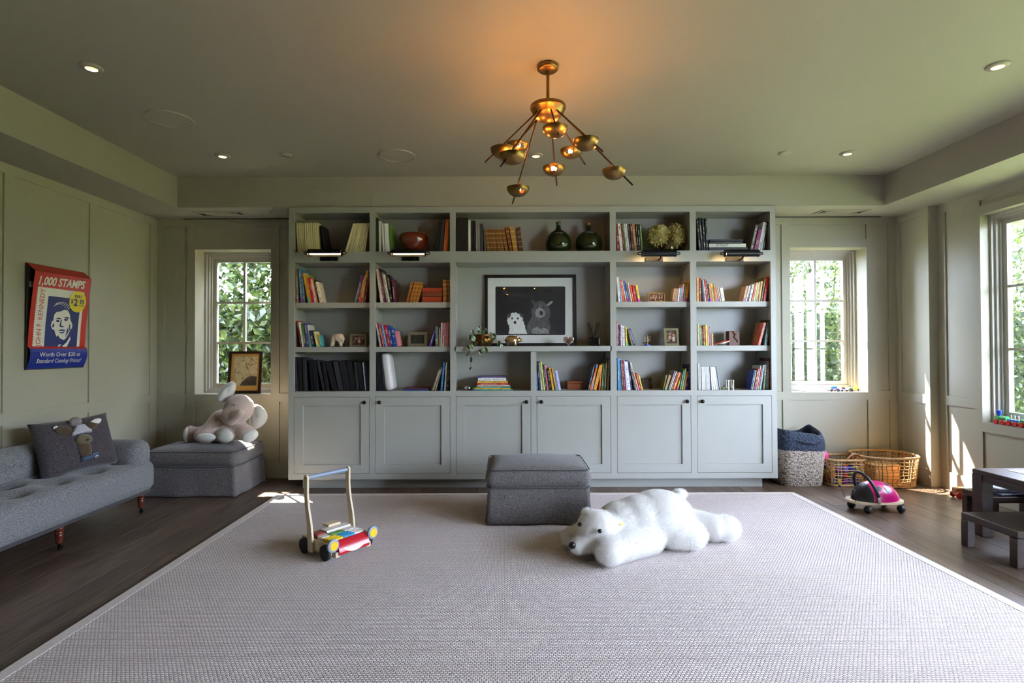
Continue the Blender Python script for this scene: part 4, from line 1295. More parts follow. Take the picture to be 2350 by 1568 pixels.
MB().tube(pts, 0.010, 8).build('handle', 'navy_jute', jb, 60)

def lattice_basket(loc, label, w, d, h, e, nst, nring, seed, flare=1.06, rope=0.0045):
    rr = random.Random(seed)
    t = thing('rattan_basket', label, 'basket', loc, group='open rattan lattice baskets')
    def wall(a, z):
        f = 0.94 + (flare - 0.94) * min(1, z / h) - 0.03 * math.sin(math.pi * z / h) * 0
        x_, y_ = sup(a, w * f, d * f, e)
        return Vector((x_, y_, z))
    b = MB()
    for k in range(nst):
        a = 2 * math.pi * (k + rr.uniform(-.18, .18)) / nst
        r_ = rope * (1.5 if k % 6 == 0 else rr.uniform(0.75, 1.05))
        b.tube([wall(a + rr.uniform(-.03, .03) * (0.4 if k % 6 == 0 else 1), 0.006 + (h - 0.006) * i / 6) for i in range(7)], r_, 5)
    for k in range(nring):
        z = 0.012 + (h - 0.03) * (k + 0.3) / nring
        ph = rr.uniform(0, 6)
        b.tube([wall(2 * math.pi * i / 60, max(0.006, z + 0.004 * math.sin(7 * 2 * math.pi * i / 60 + ph) + rr.uniform(-.0022, .0022))) for i in range(60)], rope * 0.85, 5, closed=True)
    o = b.build('wicker_lattice', 'rattan', t, 180); o['kind'] = 'stuff'
    MB().tube([wall(2 * math.pi * i / 64, h) for i in range(64)], 0.0105, 8, closed=True).build('rim', 'rattan', t, 180)
    MB().tube([wall(2 * math.pi * i / 64, 0.008) for i in range(64)], 0.008, 8, closed=True).build('foot_ring', 'rattan', t, 180)
    vs = [wall(2 * math.pi * i / 48, 0.010) for i in range(48)]
    MB().add(vs, [tuple(range(48))]).build('bottom', 'rattan', t)
    return t, wall
RB1 = Vector((3.045, 4.985, 0.0))
rb1, wall1 = lattice_basket(RB1, 'small rattan lattice basket full of bright toys between the other two baskets', 0.315, 0.27, 0.235, 5.0, 30, 8, 2)
for a0, up in ((-1.25, 0.055), (2.5, 0.05)):
    p0, p1 = wall1(a0 - 0.33, 0.235), wall1(a0 + 0.33, 0.235)
    pts = [p0 + Vector((0, 0, -0.03))] + [p0.lerp(p1, i / 10) + Vector((0, 0, up * math.sin(math.pi * i / 10) + 0.004)) for i in range(11)] + [p1 + Vector((0, 0, -0.03))]
    MB().tube(pts, 0.012, 8, flat=0.4).build('leather_handle', 'leather', rb1, 180)
RB2 = Vector((3.44, 4.985, 0.0))
rb2, wall2 = lattice_basket(RB2, 'large oval rattan lattice basket in the corner by the pilaster', 0.50, 0.40, 0.262, 2.6, 44, 8, 6)
for a0 in (0.35, 3.0):
    p = wall2(a0, 0.262)
    MB().tube([p + Vector((0, 0, -0.045)), p + Vector((0.0, 0, 0.0)), p + Vector((0, 0.002, 0.016))], 0.018, 8, flat=0.45).build('leather_tab', 'leather', rb2, 180)
MAT['ply'] = pmat('honey_plywood', rgb(206, 154, 88), rough=0.5, var=0.1, vscale=12, stretch=(1, 1, 8))
wb = thing('wooden_toy_box', 'honey wooden box lying inside the large rattan basket', 'box', RB2 + Vector((-0.02, 0.02, 0.012)), (0, 0, 0.12))
MB().box(-0.11, 0.13, -0.09, 0.09, 0, 0.15).build('box_body', 'ply', wb, bevel=0.004)
MB().box(-0.115, 0.135, -0.095, 0.095, 0.15, 0.165).build('lid', 'ply', wb, bevel=0.003)
# toys in the small basket
tc_ = dict(blue=rgb(40, 70, 190), red=rgb(200, 40, 40), yellow=rgb(235, 205, 60), green=rgb(70, 170, 80), purple=rgb(130, 40, 170), orange=rgb(235, 120, 40), lilac=rgb(130, 120, 220), navy=rgb(24, 40, 110))
rr = random.Random(12)
names = ['blue', 'red', 'yellow', 'green', 'purple', 'orange', 'lilac', 'navy']
for k, v in tc_.items(): MAT['toy_' + k] = pmat('toy_piece_' + k, v, rough=0.35, var=0.05)
cells = [(ix, iy, iz) for iz in range(3) for ix in range(5) for iy in range(2)]
for k, (ix, iy, iz) in enumerate(cells):
    nm = names[(k * 5 + iz * 3) % 8]
    p = RB1 + Vector((-0.112 + 0.056 * ix + rr.uniform(-.004, .004), -0.075 + 0.10 * iy + rr.uniform(-.01, .01), 0.016 + 0.054 * iz))
    o = MB().rbox(0.044, 0.052, 0.044, 0.010, 2).build('toy_piece', 'toy_' + nm, None, 180, loc=p, rot=(0, 0, rr.uniform(-.3, .3)))
    tag(o, 'small %s plastic toy piece seen through the small rattan basket' % nm, 'toy', '%s toy pieces in the small rattan basket' % nm)
pk = MB().ball((0, 0, 0), (0.045, 0.02, 0.055), 18, 12).build('toy_fan', pmat('pink_toy', rgb(240, 60, 140), rough=0.4, var=0.05), None, 180, loc=RB1 + Vector((-0.115, 0.05, 0.235)))
tag(pk, 'bright pink toy sticking up out of the small rattan basket', 'toy')

# ================================================================== PLAY TABLE AND BENCHES
MAT['walnut'] = wood_mat('dark_walnut', rgb(40, 24, 15), rgb(70, 45, 29), rough=0.42, axis='Y', scale=1.3, joint=0.06)
def u_bench(name, label, cat, x0, x1, y0, y1, h, th, leg, group=None, apron=None):
    t = thing(name, label, cat, ((x0 + x1) / 2, (y0 + y1) / 2, 0), group=group)
    w, d = x1 - x0, y1 - y0
    MB().box(-w / 2, w / 2, -d / 2, d / 2, h - th, h).build('top', 'walnut', t, bevel=0.006)
    for sx in (-1, 1):
        for sy in (-1, 1):
            xa, xb = sorted((sx * w / 2, sx * (w / 2 - leg))); ya, yb = sorted((sy * d / 2, sy * (d / 2 - leg)))
            MB().box(xa, xb, ya, yb, 0, h - th).build('leg', 'walnut', t, bevel=0.003)
    if apron:
        for sx in (-1, 1):
            xa, xb = sorted((sx * (w / 2 - 0.006), sx * (w / 2 - 0.03)))
            MB().box(xa, xb, -d / 2 + leg, d / 2 - leg, h - th - apron, h - th).build('apron', 'walnut', t)
        for sy in (-1, 1):
            ya, yb = sorted((sy * (d / 2 - 0.006), sy * (d / 2 - 0.03)))
            MB().box(-w / 2 + leg, w / 2 - leg, ya, yb, h - th - apron, h - th).build('apron', 'walnut', t)
    return t
u_bench('play_bench', 'low dark walnut bench standing nearest, in front of the play table', 'bench', 2.852, 3.72, 3.055, 3.43, 0.207, 0.042, 0.048, 'low walnut benches')
u_bench('play_table', 'dark walnut play table with a bright map on top', 'table', 3.10, 3.80, 2.60, 3.636, 0.433, 0.03, 0.075, None, 0.045)

u_bench('play_bench', 'low dark walnut bench standing behind the play table with magazines on it', 'bench', 3.335, 3.80, 3.75, 4.00, 0.207, 0.042, 0.048, 'low walnut benches')
TZ = 0.433
def print_mat(name, base, spots, scale=40, thr=0.60):
    m, nt, b = new_mat(name)
    tc = N(nt, 'ShaderNodeTexCoord'); no = N(nt, 'ShaderNodeTexNoise', i_Scale=scale, i_Detail=2.0)
    nt.links.new(tc.outputs['Object'], no.inputs['Vector'])
    rp = N(nt, 'ShaderNodeValToRGB'); rp.color_ramp.interpolation = 'CONSTANT'
    rp.color_ramp.elements[0].color = base
    rp.color_ramp.elements[1].position = thr; rp.color_ramp.elements[1].color = spots
    nt.links.new(no.outputs['Fac'], rp.inputs['Fac']); nt.links.new(rp.outputs['Color'], b.inputs['Base Color'])
    b.inputs['Roughness'].default_value = 0.45
    return m
MAT['map_blue'] = print_mat('map_print', rgb(70, 160, 205), rgb(206, 70, 104), 34, 0.60)
mp_ = thing('play_map', 'bright blue map mat with white edge lying on the play table', 'mat', (3.49, 3.335, TZ))
MB().box(-0.215, 0.215, -0.235, 0.235, 0.0005, 0.003).build('white_edge', 'white_paper', mp_)
MB().box(-0.200, 0.200, -0.220, 0.220, 0.003, 0.0036).build('map_print', 'map_blue', mp_)
MAT['tray_blue'] = pmat('tray_blue', rgb(20, 110, 190), rough=0.35, var=0.05)
tr = thing('puzzle_board', 'thick blue puzzle board lying on the play-table map', 'toy', (3.66, 3.56, TZ + 0.0036), (0, 0, 0.1))
MB().box(-0.135, 0.135, -0.06, 0.06, 0, 0.016).build('board', 'tray_blue', tr, bevel=0.004)
for i, (x_, m_) in enumerate(((-0.09, 'toy_white'), (-0.05, 'toy_purple'), (0.04, 'toy_orange'), (0.10, 'toy_yellow'))):
    MB().rbox(0.030, 0.05, 0.006, 0.003, 2).build('puzzle_piece', m_, tr, 180, loc=(x_, 0.0, 0.015))
rd = MB().ball((0, 0, 0.012), (0.05, 0.032, 0.012), 20, 10).build('toy_boat', 'toy_red', None, 180, loc=(3.62, 3.545, TZ + 0.0036 + 0.0215))
tag(rd, 'glossy red toy lying on the blue puzzle board', 'toy')
# magazines on the far bench
mz = [(rgb(60, 70, 110), 'dark blue'), (rgb(190, 195, 205), 'pale grey'), (rgb(52, 60, 120), 'indigo'), (rgb(120, 124, 140), 'mid grey'), (rgb(36, 40, 60), 'navy'), (rgb(200, 204, 214), 'silvery')]
for i, (c, nm) in enumerate(mz):
    o = MB().box(-0.10, 0.10, -0.075, 0.075, 0, 0.0085).build('magazine', pmat('magazine_' + nm.replace(' ', '_'), c, rough=0.3, var=0.2, vscale=30), None,
        loc=(3.50 + 0.008 * math.sin(i * 2.3), 3.86 + 0.006 * math.cos(i * 3.1), 0.2075 + 0.0088 * i), rot=(0, 0, 0.14 * math.sin(i * 1.7)))
    tag(o, '%s magazine, number %s up in the pile under the play table' % (nm, ['one', 'two', 'three', 'four', 'five', 'six'][i]), 'magazine', 'magazines piled on the far bench')
tb = thing('toy_car_wood', 'small reddish wooden toy half hidden behind the far walnut bench', 'toy', atZ(2207, 1147, 0.0) + Vector((0.03, 0.05, 0)))
MB().box(-0.05, 0.05, -0.025, 0.025, 0.022, 0.085).build('body', 'leather', tb, bevel=0.006)
for x_ in (-0.032, 0.032):
    for y_ in (-0.03, 0.03):
        MB().lathe([(0, -0.006), (0.026, -0.006), (0.028, 0), (0.026, 0.006), (0, 0.006)], 20, Matrix.Translation((x_, y_, 0.028)) @ Matrix.Rotation(math.pi / 2, 4, 'X')).build('wheel', 'toy_red', tb, 40)

# ================================================================== THINGS ON THE WINDOW SILLS
# wooden train, sill of window_3
TS = W3Z[0]
def train_piece(nm, label, xw, y, build):
    t = thing(nm, label, 'toy train', (xw, y, TS))
    for yy_ in (-0.028, 0.028):
        for xx_ in (-0.024, 0.024):
            MB().lathe([(0, -0.007), (0.017, -0.007), (0.0195, -0.003), (0.0195, 0.003), (0.017, 0.007), (0, 0.007)], 22,
                       Matrix.Translation((xx_, yy_, 0.0195)) @ Matrix.Rotation(math.pi / 2, 4, 'Y')).build('wheel', 'toy_red', t, 40)
    MB().box(-0.018, 0.018, -0.048, 0.048, 0.018, 0.034).build('chassis', 'birch', t, bevel=0.002)
    build(t)
def eng(t):
    MB().cyl((0, -0.044, 0.052), (0, 0.010, 0.052), 0.017, 20).build('boiler', 'toy_green', t, 40)
    MB().box(-0.018, 0.018, 0.012, 0.046, 0.034, 0.064).build('cab', 'toy_green', t, bevel=0.002)
    MB().lathe([(0.0, 0.0), (0.011, 0.0), (0.019, 0.038), (0.019, 0.044), (0.0, 0.044)], 22, Matrix.Translation((0, 0.028, 0.064))).build('funnel', 'toy_blue', t, 40)
def wag(t):
    MB().box(-0.019, 0.019, -0.046, 0.046, 0.034, 0.050).build('tub', 'tray_blue', t, bevel=0.002)
    for yy_ in (-0.03, 0.0, 0.03):
        MB().cyl((0, yy_, 0.050), (0, yy_, 0.082), 0.005, 10).build('peg', 'birch', t, 40)
def wag2(t):
    MB().box(-0.019, 0.019, -0.046, 0.046, 0.034, 0.058).build('tub', 'toy_green', t, bevel=0.002)
    MB().cyl((0, 0, 0.058), (0, 0, 0.09), 0.012, 16).build('peg', 'birch', t, 40)
train_piece('toy_train_engine', 'wooden toy train engine with blue funnel on the window sill', 3.900, 4.285, eng)
train_piece('toy_train_wagon', 'blue wooden train wagon with pegs behind the toy engine', 3.900, 4.180, wag)
train_piece('toy_train_wagon', 'green wooden train wagon at the edge of the view on the sill', 3.900, 4.075, wag2)
# toy cars, sill of window_2
SZ = WZ[0]
def sill(px): return (px - 1160.0) / FPX * 5.33
def mini(nm, label, px, build, y=5.33):
    t = thing(nm, label, 'toy', (sill(px), y, SZ)); build(t); return t
def wheels(t, pts, r, mat='rubber'):
    for x_, y_ in pts:
        MB().lathe([(0, -0.005), (r * 0.85, -0.005), (r, -0.002), (r, 0.002), (r * 0.85, 0.005), (0, 0.005)], 16, Matrix.Translation((x_, y_, r)) @ Matrix.Rotation(math.pi / 2, 4, 'X')).build('wheel', mat, t, 40)
def mk1(t):
    wheels(t, ((-0.032, -0.024), (0.034, -0.024), (-0.032, 0.024), (0.034, 0.024)), 0.016)
    MB().rbox(0.095, 0.042, 0.022, 0.008, 3).build('body', 'toy_lilac', t, 180, loc=(0, 0, 0.014))
    MB().rbox(0.046, 0.034, 0.020, 0.008, 3).build('cab', 'tray_blue', t, 180, loc=(0.008, 0, 0.034))
    MB().rbox(0.020, 0.024, 0.016, 0.006, 3).build('light', 'toy_green', t, 180, loc=(-0.022, 0, 0.036))
    MB().box(-0.046, -0.012, -0.022, -0.0205, 0.010, 0.024).build('side_stripe', 'toy_orange', t)
    MB().box(0.012, 0.046, -0.022, -0.0205, 0.012, 0.018).build('bumper', 'toy_yellow', t)
def mk2(t):
    wheels(t, ((-0.022, -0.018), (0.022, -0.018), (-0.022, 0.018), (0.022, 0.018)), 0.011)
    MB().rbox(0.068, 0.036, 0.016, 0.007, 3).build('body', 'toy_white', t, 180, loc=(0, 0, 0.008))
    MB().rbox(0.036, 0.030, 0.014, 0.007, 3).build('windscreen', 'toy_blue', t, 180, loc=(0, 0, 0.022))
    MB().ball((0, 0, 0.042), (0.014, 0.012, 0.009), 14, 8).build('roof_sign', 'toy_orange', t, 180)
def mk3(t):
    wheels(t, ((-0.014, -0.014), (0.014, -0.014), (-0.014, 0.014), (0.014, 0.014)), 0.010)
    MB().rbox(0.044, 0.026, 0.020, 0.006, 3).build('body', pmat('camouflage', rgb(64, 76, 60), rough=0.6, var=0.5, vscale=90), t, 180, loc=(0, 0, 0.010))
    MB().rbox(0.024, 0.022, 0.012, 0.005, 3).build('turret', 'toy_green', t, 180, loc=(0, 0, 0.029))
def mk4(t):
    MB().ball((0, 0, 0.030), (0.024, 0.018, 0.017), 16, 10).build('body', 'lamp_yellow', t, 180)
    MB().ball((0.012, -0.006, 0.048), (0.012, 0.012, 0.011), 12, 8).build('head', 'lamp_yellow', t, 180)
    for x_ in (-0.018, 0.012, 0.026):
        for y_ in (-0.014, 0.014):
            MB().tube([(x_ * 0.6, y_ * 0.6, 0.024), (x_ * 1.3, y_ * 1.3, 0.022), (x_ * 1.5, y_ * 1.5, 0.0)], 0.0035, 6).build('leg', 'black', t, 60)
    for s in (1, -1): MB().tube([(0.012 + s * 0.006, -0.006, 0.055), (0.012 + s * 0.011, -0.006, 0.070)], 0.0025, 6).build('horn', 'toy_orange', t, 60)
mini('toy_truck', 'blue and green toy truck with orange side on the window sill', 1911, mk1)
mini('toy_car', 'small white toy car with pale blue windscreen on the sill', 1934, mk2)
mini('toy_tank', 'tiny camouflage toy vehicle between the white car and yellow figure', 1950, mk3)
mini('toy_figure', 'yellow horned toy creature on dark legs at the sill end', 1962, mk4)
pad = MB().box(-0.115, 0.115, -0.05, 0.05, 0, 0.010).build('paper_pad', 'white_paper', None, loc=(sill(1868), 5.335, SZ + 0.0005), bevel=0.002)
tag(pad, 'flat white paper pad lying on the sill beside the toy truck', 'paper')
# sepia print leaning in window_1
MAT['dark_frame'] = pmat('dark_stained_frame', rgb(44, 22, 18), rough=0.4, var=0.15, vscale=30)
MAT['mount_ochre'] = pmat('ochre_mount', rgb(206, 156, 78), rough=0.8, var=0.06, vscale=20)
def photo_mat(name, stops, scale=22.0, detail=6.0, dist=1.2):
    m, nt, b = new_mat(name)
    tc = N(nt, 'ShaderNodeTexCoord'); no = N(nt, 'ShaderNodeTexNoise', i_Scale=scale, i_Detail=detail, i_Distortion=dist)
    nt.links.new(tc.outputs['Object'], no.inputs['Vector'])
    rp = N(nt, 'ShaderNodeValToRGB')
    el = rp.color_ramp.elements
    while len(el) < len(stops): el.new(0.5)
    for e, (p, c) in zip(el, stops): e.position = p; e.color = c
    nt.links.new(no.outputs['Fac'], rp.inputs['Fac']); nt.links.new(rp.outputs['Color'], b.inputs['Base Color'])
    b.inputs['Roughness'].default_value = 0.35
    return m
MAT['sepia'] = photo_mat('sepia_photo', [(0.3, rgb(76, 66, 52)), (0.46, rgb(196, 180, 140)), (0.6, rgb(216, 202, 164)), (0.75, rgb(150, 134, 104))], 26)
MAT['sepia_dark'] = photo_mat('sepia_photo_dark', [(0.3, rgb(52, 46, 42)), (0.6, rgb(86, 78, 70)), (0.75, rgb(120, 112, 98))], 40)
def framed(name, label, cat, loc, rot, w, h, fw, depth, fmat, mount, mmat, parts, glass=True, group=None):
    t = thing(name, label, cat, loc, rot, group=group)
    b = MB()
    b.box(-w / 2, w / 2, -depth, 0, 0, fw).box(-w / 2, w / 2, -depth, 0, h - fw, h)
    b.box(-w / 2, -w / 2 + fw, -depth, 0, fw, h - fw).box(w / 2 - fw, w / 2, -depth, 0, fw, h - fw)
    b.build('frame', fmat, t)
    MB().box(-w / 2 + fw, w / 2 - fw, -depth * 0.45, -0.001, fw, h - fw).build('mount' if mount else 'print', mmat, t)
    for k, (nm, mat, poly, lift) in enumerate(parts):
        y = -depth * 0.45 - lift
        b = MB(); b.add([(x_, y, z_) for x_, z_ in poly], [tuple(range(len(poly)))])
        b.build(nm, mat, t, fix=False)
    if glass:
        MB().add([(-w / 2 + fw, -depth * 0.8, fw), (w / 2 - fw, -depth * 0.8, fw), (w / 2 - fw, -depth * 0.8, h - fw), (-w / 2 + fw, -depth * 0.8, h - fw)], [(0, 1, 2, 3)]).build('glass', 'picture_glass', t)
    return t
def rect(x0, x1, z0, z1): return [(x0, z0), (x1, z0), (x1, z1), (x0, z1)]
dk = [(-0.045, 0.075), (0.115, 0.075), (0.115, 0.165), (0.055, 0.170), (0.015, 0.150), (-0.020, 0.118)]
framed('sepia_print', 'sepia family photograph in dark wooden frame leaning in the window behind the elephant', 'picture', (-2.567, 5.352, SZ), (math.radians(-8.5), 0, math.radians(5)), 0.315, 0.415, 0.024, 0.02,
       'dark_frame', True, 'mount_ochre', [('photo', 'sepia', rect(-0.112, 0.116, 0.074, 0.368), 0.0008), ('photo_shadow', 'sepia_dark', dk, 0.0016)], glass=False)
# ================================================================== CHANDELIER
ch0 = atZ(1257, 150, ZC)
CHX, CHY = ch0.x, ch0.y
ch = thing('brass_chandelier', 'aged brass chandelier with nine cup shades on splayed rods', 'chandelier', (CHX, CHY, ZC))
CO = Vector((CHX, CHY, ZC))
MB().lathe([(0.0, -0.030), (0.048, -0.030), (0.056, -0.024), (0.058, -0.016), (0.058, -0.006), (0.052, 0.0)], 36).build('canopy', 'brass', ch, 40)
zh = atY(1257, 243, CHY).z - ZC
MB().cyl((0, 0, -0.028), (0, 0, zh), 0.0085, 16).build('stem', 'brass', ch, 40)
hub = MB().lathe([(0.0, 0.004), (0.030, 0.004), (0.094, 0.0), (0.096, -0.004), (0.096, -0.018), (0.090, -0.022), (0.082, -0.046), (0.062, -0.070), (0.034, -0.085), (0.0, -0.090)], 40, Matrix.Translation((0, 0, zh))).build('hub', 'brass', ch, 40)
cups = [  # cup centre px, py, depth Y, rod tip px, py, hub angle deg
    ((1274, 292), 2.72, (1282, 309), 0.056), ((1156, 348), 2.72, (1114, 372), 0.062), ((1188, 330), 3.10, (1168, 350), 0.052),
    ((1177, 360), 2.62, (1149, 382), 0.060), ((1189, 432), 3.06, (1176, 468), 0.056), ((1271, 383), 3.10, (1278, 426), 0.058),
    ((1310, 340), 3.13, (1343, 378), 0.054), ((1344, 325), 2.64, (1383, 348), 0.060), ((1409, 397), 2.88, (1452, 425), 0.058)]
MAT['cup_in'] = pmat('brass_bright_inside', rgb(206, 160, 86), rough=0.32, metal=1.0, var=0.15, vscale=20)
for (cp, Y, tp, R) in cups:
    c = atY(cp[0], cp[1], Y) - CO
    tip = atY(tp[0], tp[1], Y + (Y - CHY) * 0.22) - CO
    horiz = Vector((tip.x, tip.y, 0)).normalized()
    root = Vector((0, 0, zh - 0.045)) + horiz * 0.070
    rod = MB().cyl(root, tip, 0.0042, 10).build('rod', 'dark_brass', ch, 40)
    # where the rod passes closest to the cup
    d = (tip - root).normalized()
    R = 0.064
    q = root + d * ((c - root).dot(d))
    off = q - c; off.z = 0
    if off.length > R * 0.75: off = off.normalized() * R * 0.75
    cc = Vector((q.x - off.x * 0.9, q.y - off.y * 0.9, q.z))
    n, m = 32, 10
    vs, fs = [], []
    hole = (-Vector((cc.x, cc.y, 0)).normalized() + Vector((0, -0.7, 0))) if cc.y > 0.05 else Vector((cc.x, 0.6, 0))
    ha = math.atan2(hole.y, hole.x)
    for rr_, flip in ((R, 0), (R - 0.0022, 1)):
        o0 = len(vs)
        for j in range(m + 1):
            ph = -math.pi / 2 + (math.pi / 2) * j / m
            for i in range(n):
                th = 2 * math.pi * i / n
                vs.append((rr_ * math.cos(ph) * math.cos(th), rr_ * math.cos(ph) * math.sin(th), rr_ * 0.82 * math.sin(ph)))
        for j in range(m):
            for i in range(n):
                k = (i + 1) % n
                thm = 2 * math.pi * (i + 0.5) / n; phm = -math.pi / 2 + (math.pi / 2) * (j + 0.5) / m
                da = (thm - ha + math.pi) % (2 * math.pi) - math.pi
                if (da * math.cos(phm)) ** 2 + (phm + 0.62) ** 2 < 0.085: continue
                f = (o0 + j * n + i, o0 + j * n + k, o0 + (j + 1) * n + k, o0 + (j + 1) * n + i)
                fs.append(f if not flip else f[::-1])
    for i in range(n):
        k = (i + 1) % n
        o1 = (m + 1) * n
        fs.append((m * n + i, m * n + k, o1 + m * n + k, o1 + m * n + i))
    cup = MB().add(vs, fs, Matrix.Translation(cc)).build('cup_shade', 'brass', ch, 50, fix=False)
    MB().cyl(cc + Vector((0, 0, -R * 0.80)), cc + Vector((0, 0, -0.022)), 0.010, 12).build('lamp_holder', 'dark_brass', cup, 40)
    bl = MB().ball(cc + Vector((0, 0, -0.008)), 0.0165, 14, 10).build('bulb', 'bulb', cup, 180)
    bl['label'] = 'glowing warm bulb'

# ================================================================== STAMP POSTER (a giant open matchbook)
PY0, PY1 = 3.812, 4.330
def prot(z):
    if z > 1.25:
        t = (z - 1.25) / (1.796 - 1.25)
        return 0.014 + 0.012 * math.sin(t * 3.4) + 0.056 * max(0, t - 0.25) ** 1.6 / 0.63
    t = (1.25 - z) / 0.15
    return 0.034 * math.sin(math.pi * min(1, 0.35 + 0.65 * t)) + 0.003
MAT['poster_red'] = pmat('poster_red', rgb(196, 40, 30), rough=0.35, var=0.08, vscale=20)
MAT['poster_white'] = pmat('poster_white', rgb(226, 222, 206), rough=0.4, var=0.04, vscale=12)
MAT['poster_blue'] = pmat('poster_blue', rgb(28, 48, 140), rough=0.35, var=0.06, vscale=14)
MAT['poster_ink'] = pmat('poster_ink_blue', rgb(38, 52, 112), rough=0.4, var=0.05, vscale=14)
MAT['poster_yellow'] = pmat('poster_yellow', rgb(232, 208, 20), rough=0.35, var=0.03)
MAT['poster_board'] = pmat('poster_board', rgb(62, 58, 44), rough=0.7, var=0.1)
poster = thing('stamp_poster', 'oversized matchbook wall art printed 1,000 STAMPS with a blue portrait', 'wall art', (XL, (PY0 + PY1) / 2, 1.10))
PO = Vector((XL, (PY0 + PY1) / 2, 1.10))
PWD, PHT = PY1 - PY0, 1.796 - 1.10
def pp(u, v, lift=0.0):
    z = 1.10 + v * PHT
    return Vector((prot(z) + lift, PY0 + u * PWD - PO.y, z - PO.z))
def pface(polys, lift, nm, mat, fs=None):
    """Flat shapes in poster (u, v) laid on the curled sheet."""
    bm = bmesh.new()
    if fs is None:
        for poly in polys:
            bm.faces.new([bm.verts.new((u, v, 0)) for u, v in poly])
    else:
        vv = [bm.verts.new((u, v, 0)) for u, v in polys]
        for f in fs:
            try: bm.faces.new([vv[i] for i in f])
            except ValueError: pass
    lo = min(v.co.y for v in bm.verts); hi = max(v.co.y for v in bm.verts)
    k = math.floor(lo / 0.03) + 1
    while k * 0.03 < hi:
        bmesh.ops.bisect_plane(bm, geom=bm.verts[:] + bm.edges[:] + bm.faces[:], plane_co=(0, k * 0.03, 0), plane_no=(0, 1, 0))
        k += 1
    for v in bm.verts: v.co = pp(v.co.x, v.co.y, lift)
    me = bpy.data.meshes.new(nm); bm.to_mesh(me); bm.free()
    me.materials.append(MAT[mat])
    o_ = put(nm, me, poster)
    if 'lettering' in nm: o_['kind'] = 'stuff'
    return o_
def R4(u0, u1, v0, v1): return [(u0, v0), (u1, v0), (u1, v1), (u0, v1)]
VB = (1.25 - 1.10) / PHT
o = pface([R4(0, 1, VB, 1.0)], 0.0, 'front_cover', 'poster_red')
md = o.modifiers.new('thickness', 'SOLIDIFY'); md.thickness = 0.003; md.offset = -1
o = pface([R4(0, 1, 0.0, VB)], 0.0, 'striker_flap', 'poster_blue')
md = o.modifiers.new('thickness', 'SOLIDIFY'); md.thickness = 0.003; md.offset = -1
MB().box(0.0, 0.006, -PWD / 2, PWD / 2, 0.0, 0.755).build('back_board', 'poster_board', poster)
tf = MB(); p1 = prot(1.796)
tf.add([(0.004, -PWD / 2, 0.752), (0.004, PWD / 2, 0.752), (p1, PWD / 2, 0.697), (p1, -PWD / 2, 0.697)], [(0, 1, 2, 3)])
o = tf.build('top_fold', 'poster_red', poster)
md = o.modifiers.new('thickness', 'SOLIDIFY'); md.thickness = 0.003
MB().box(0.006, 0.012, -PWD / 2 + 0.02, -PWD / 2 + 0.045, 0.585, 0.625).build('inner_tab', 'poster_white', poster)
# perforated stamp
su0, su1, sv0, sv1 = 0.075, 0.885, VB + 0.002, 0.845
st = []
kx, kz = 30, 26
for i in range(kx * 2): st.append((su0 + (su1 - su0) * i / (kx * 2), sv1 + (0.010 if i % 2 else -0.002)))
for i in range(kz * 2): st.append((su1 + (0.013 if i % 2 else -0.003), sv1 - (sv1 - sv0) * i / (kz * 2)))
st.append((su1, sv0)); st.append((su0, sv0))
for i in range(kz * 2): st.append((su0 - (0.013 if i % 2 else -0.003), sv0 + (sv1 - sv0) * i / (kz * 2)))
pface([st[::-1]], 0.0012, 'stamp', 'poster_white')
fu0, fu1, fv0, fv1 = 0.255, 0.835, VB + 0.002, 0.765
pface([R4(fu0, fu1, fv0, fv1)], 0.0022, 'stamp_field', 'poster_ink')
FW, FH = fu1 - fu0, fv1 - fv0
def fp(pts): return [(fu0 + x_ * FW, fv0 + y_ * FH) for x_, y_ in pts]
def pshape(pts, lift, nm, mat): pface([fp(pts)], lift, nm, mat)
# a plain two-tone portrait of a man in a suit, drawn in flat shapes
pshape([(0.30, 0.00), (0.36, 0.07), (0.47, 0.04), (0.62, 0.10), (0.80, 0.22), (0.88, 0.16), (0.96, 0.08), (0.98, 0.0)], 0.0030, 'portrait_suit', 'poster_ink')
pshape([(0.44, 0.0), (0.40, 0.06), (0.46, 0.085), (0.55, 0.05), (0.66, 0.12), (0.76, 0.24), (0.78, 0.19), (0.66, 0.0)], 0.0034, 'portrait_shirt', 'poster_white')
face = [(0.17, 0.52), (0.15, 0.44), (0.20, 0.37), (0.26, 0.36), (0.31, 0.27), (0.38, 0.19), (0.46, 0.14), (0.54, 0.14), (0.64, 0.21), (0.72, 0.31), (0.75, 0.38), (0.80, 0.40), (0.81, 0.47), (0.77, 0.53), (0.74, 0.55), (0.70, 0.70), (0.60, 0.80), (0.45, 0.79), (0.30, 0.72), (0.22, 0.66), (0.21, 0.54)]
pshape(face, 0.0034, 'portrait_face', 'poster_white')
hair = [(0.13, 0.58), (0.10, 0.68), (0.13, 0.79), (0.22, 0.88), (0.38, 0.925), (0.55, 0.91), (0.68, 0.84), (0.74, 0.74), (0.75, 0.60), (0.72, 0.58), (0.69, 0.68), (0.62, 0.75), (0.50, 0.76), (0.38, 0.72), (0.25, 0.70), (0.20, 0.62), (0.17, 0.55)]
pshape(hair, 0.0040, 'portrait_hair', 'poster_ink')
for k in range(9):
    x_ = 0.16 + 0.055 * k
    pshape([(x_, 0.80 + 0.055 * math.sin(k * 0.5)), (x_ + 0.012, 0.80 + 0.055 * math.sin(k * 0.5)), (x_ + 0.10, 0.875 + 0.03 * math.sin(k * 0.5)), (x_ + 0.085, 0.885 + 0.03 * math.sin(k * 0.5))], 0.0046, 'portrait_hair_light', 'poster_white')
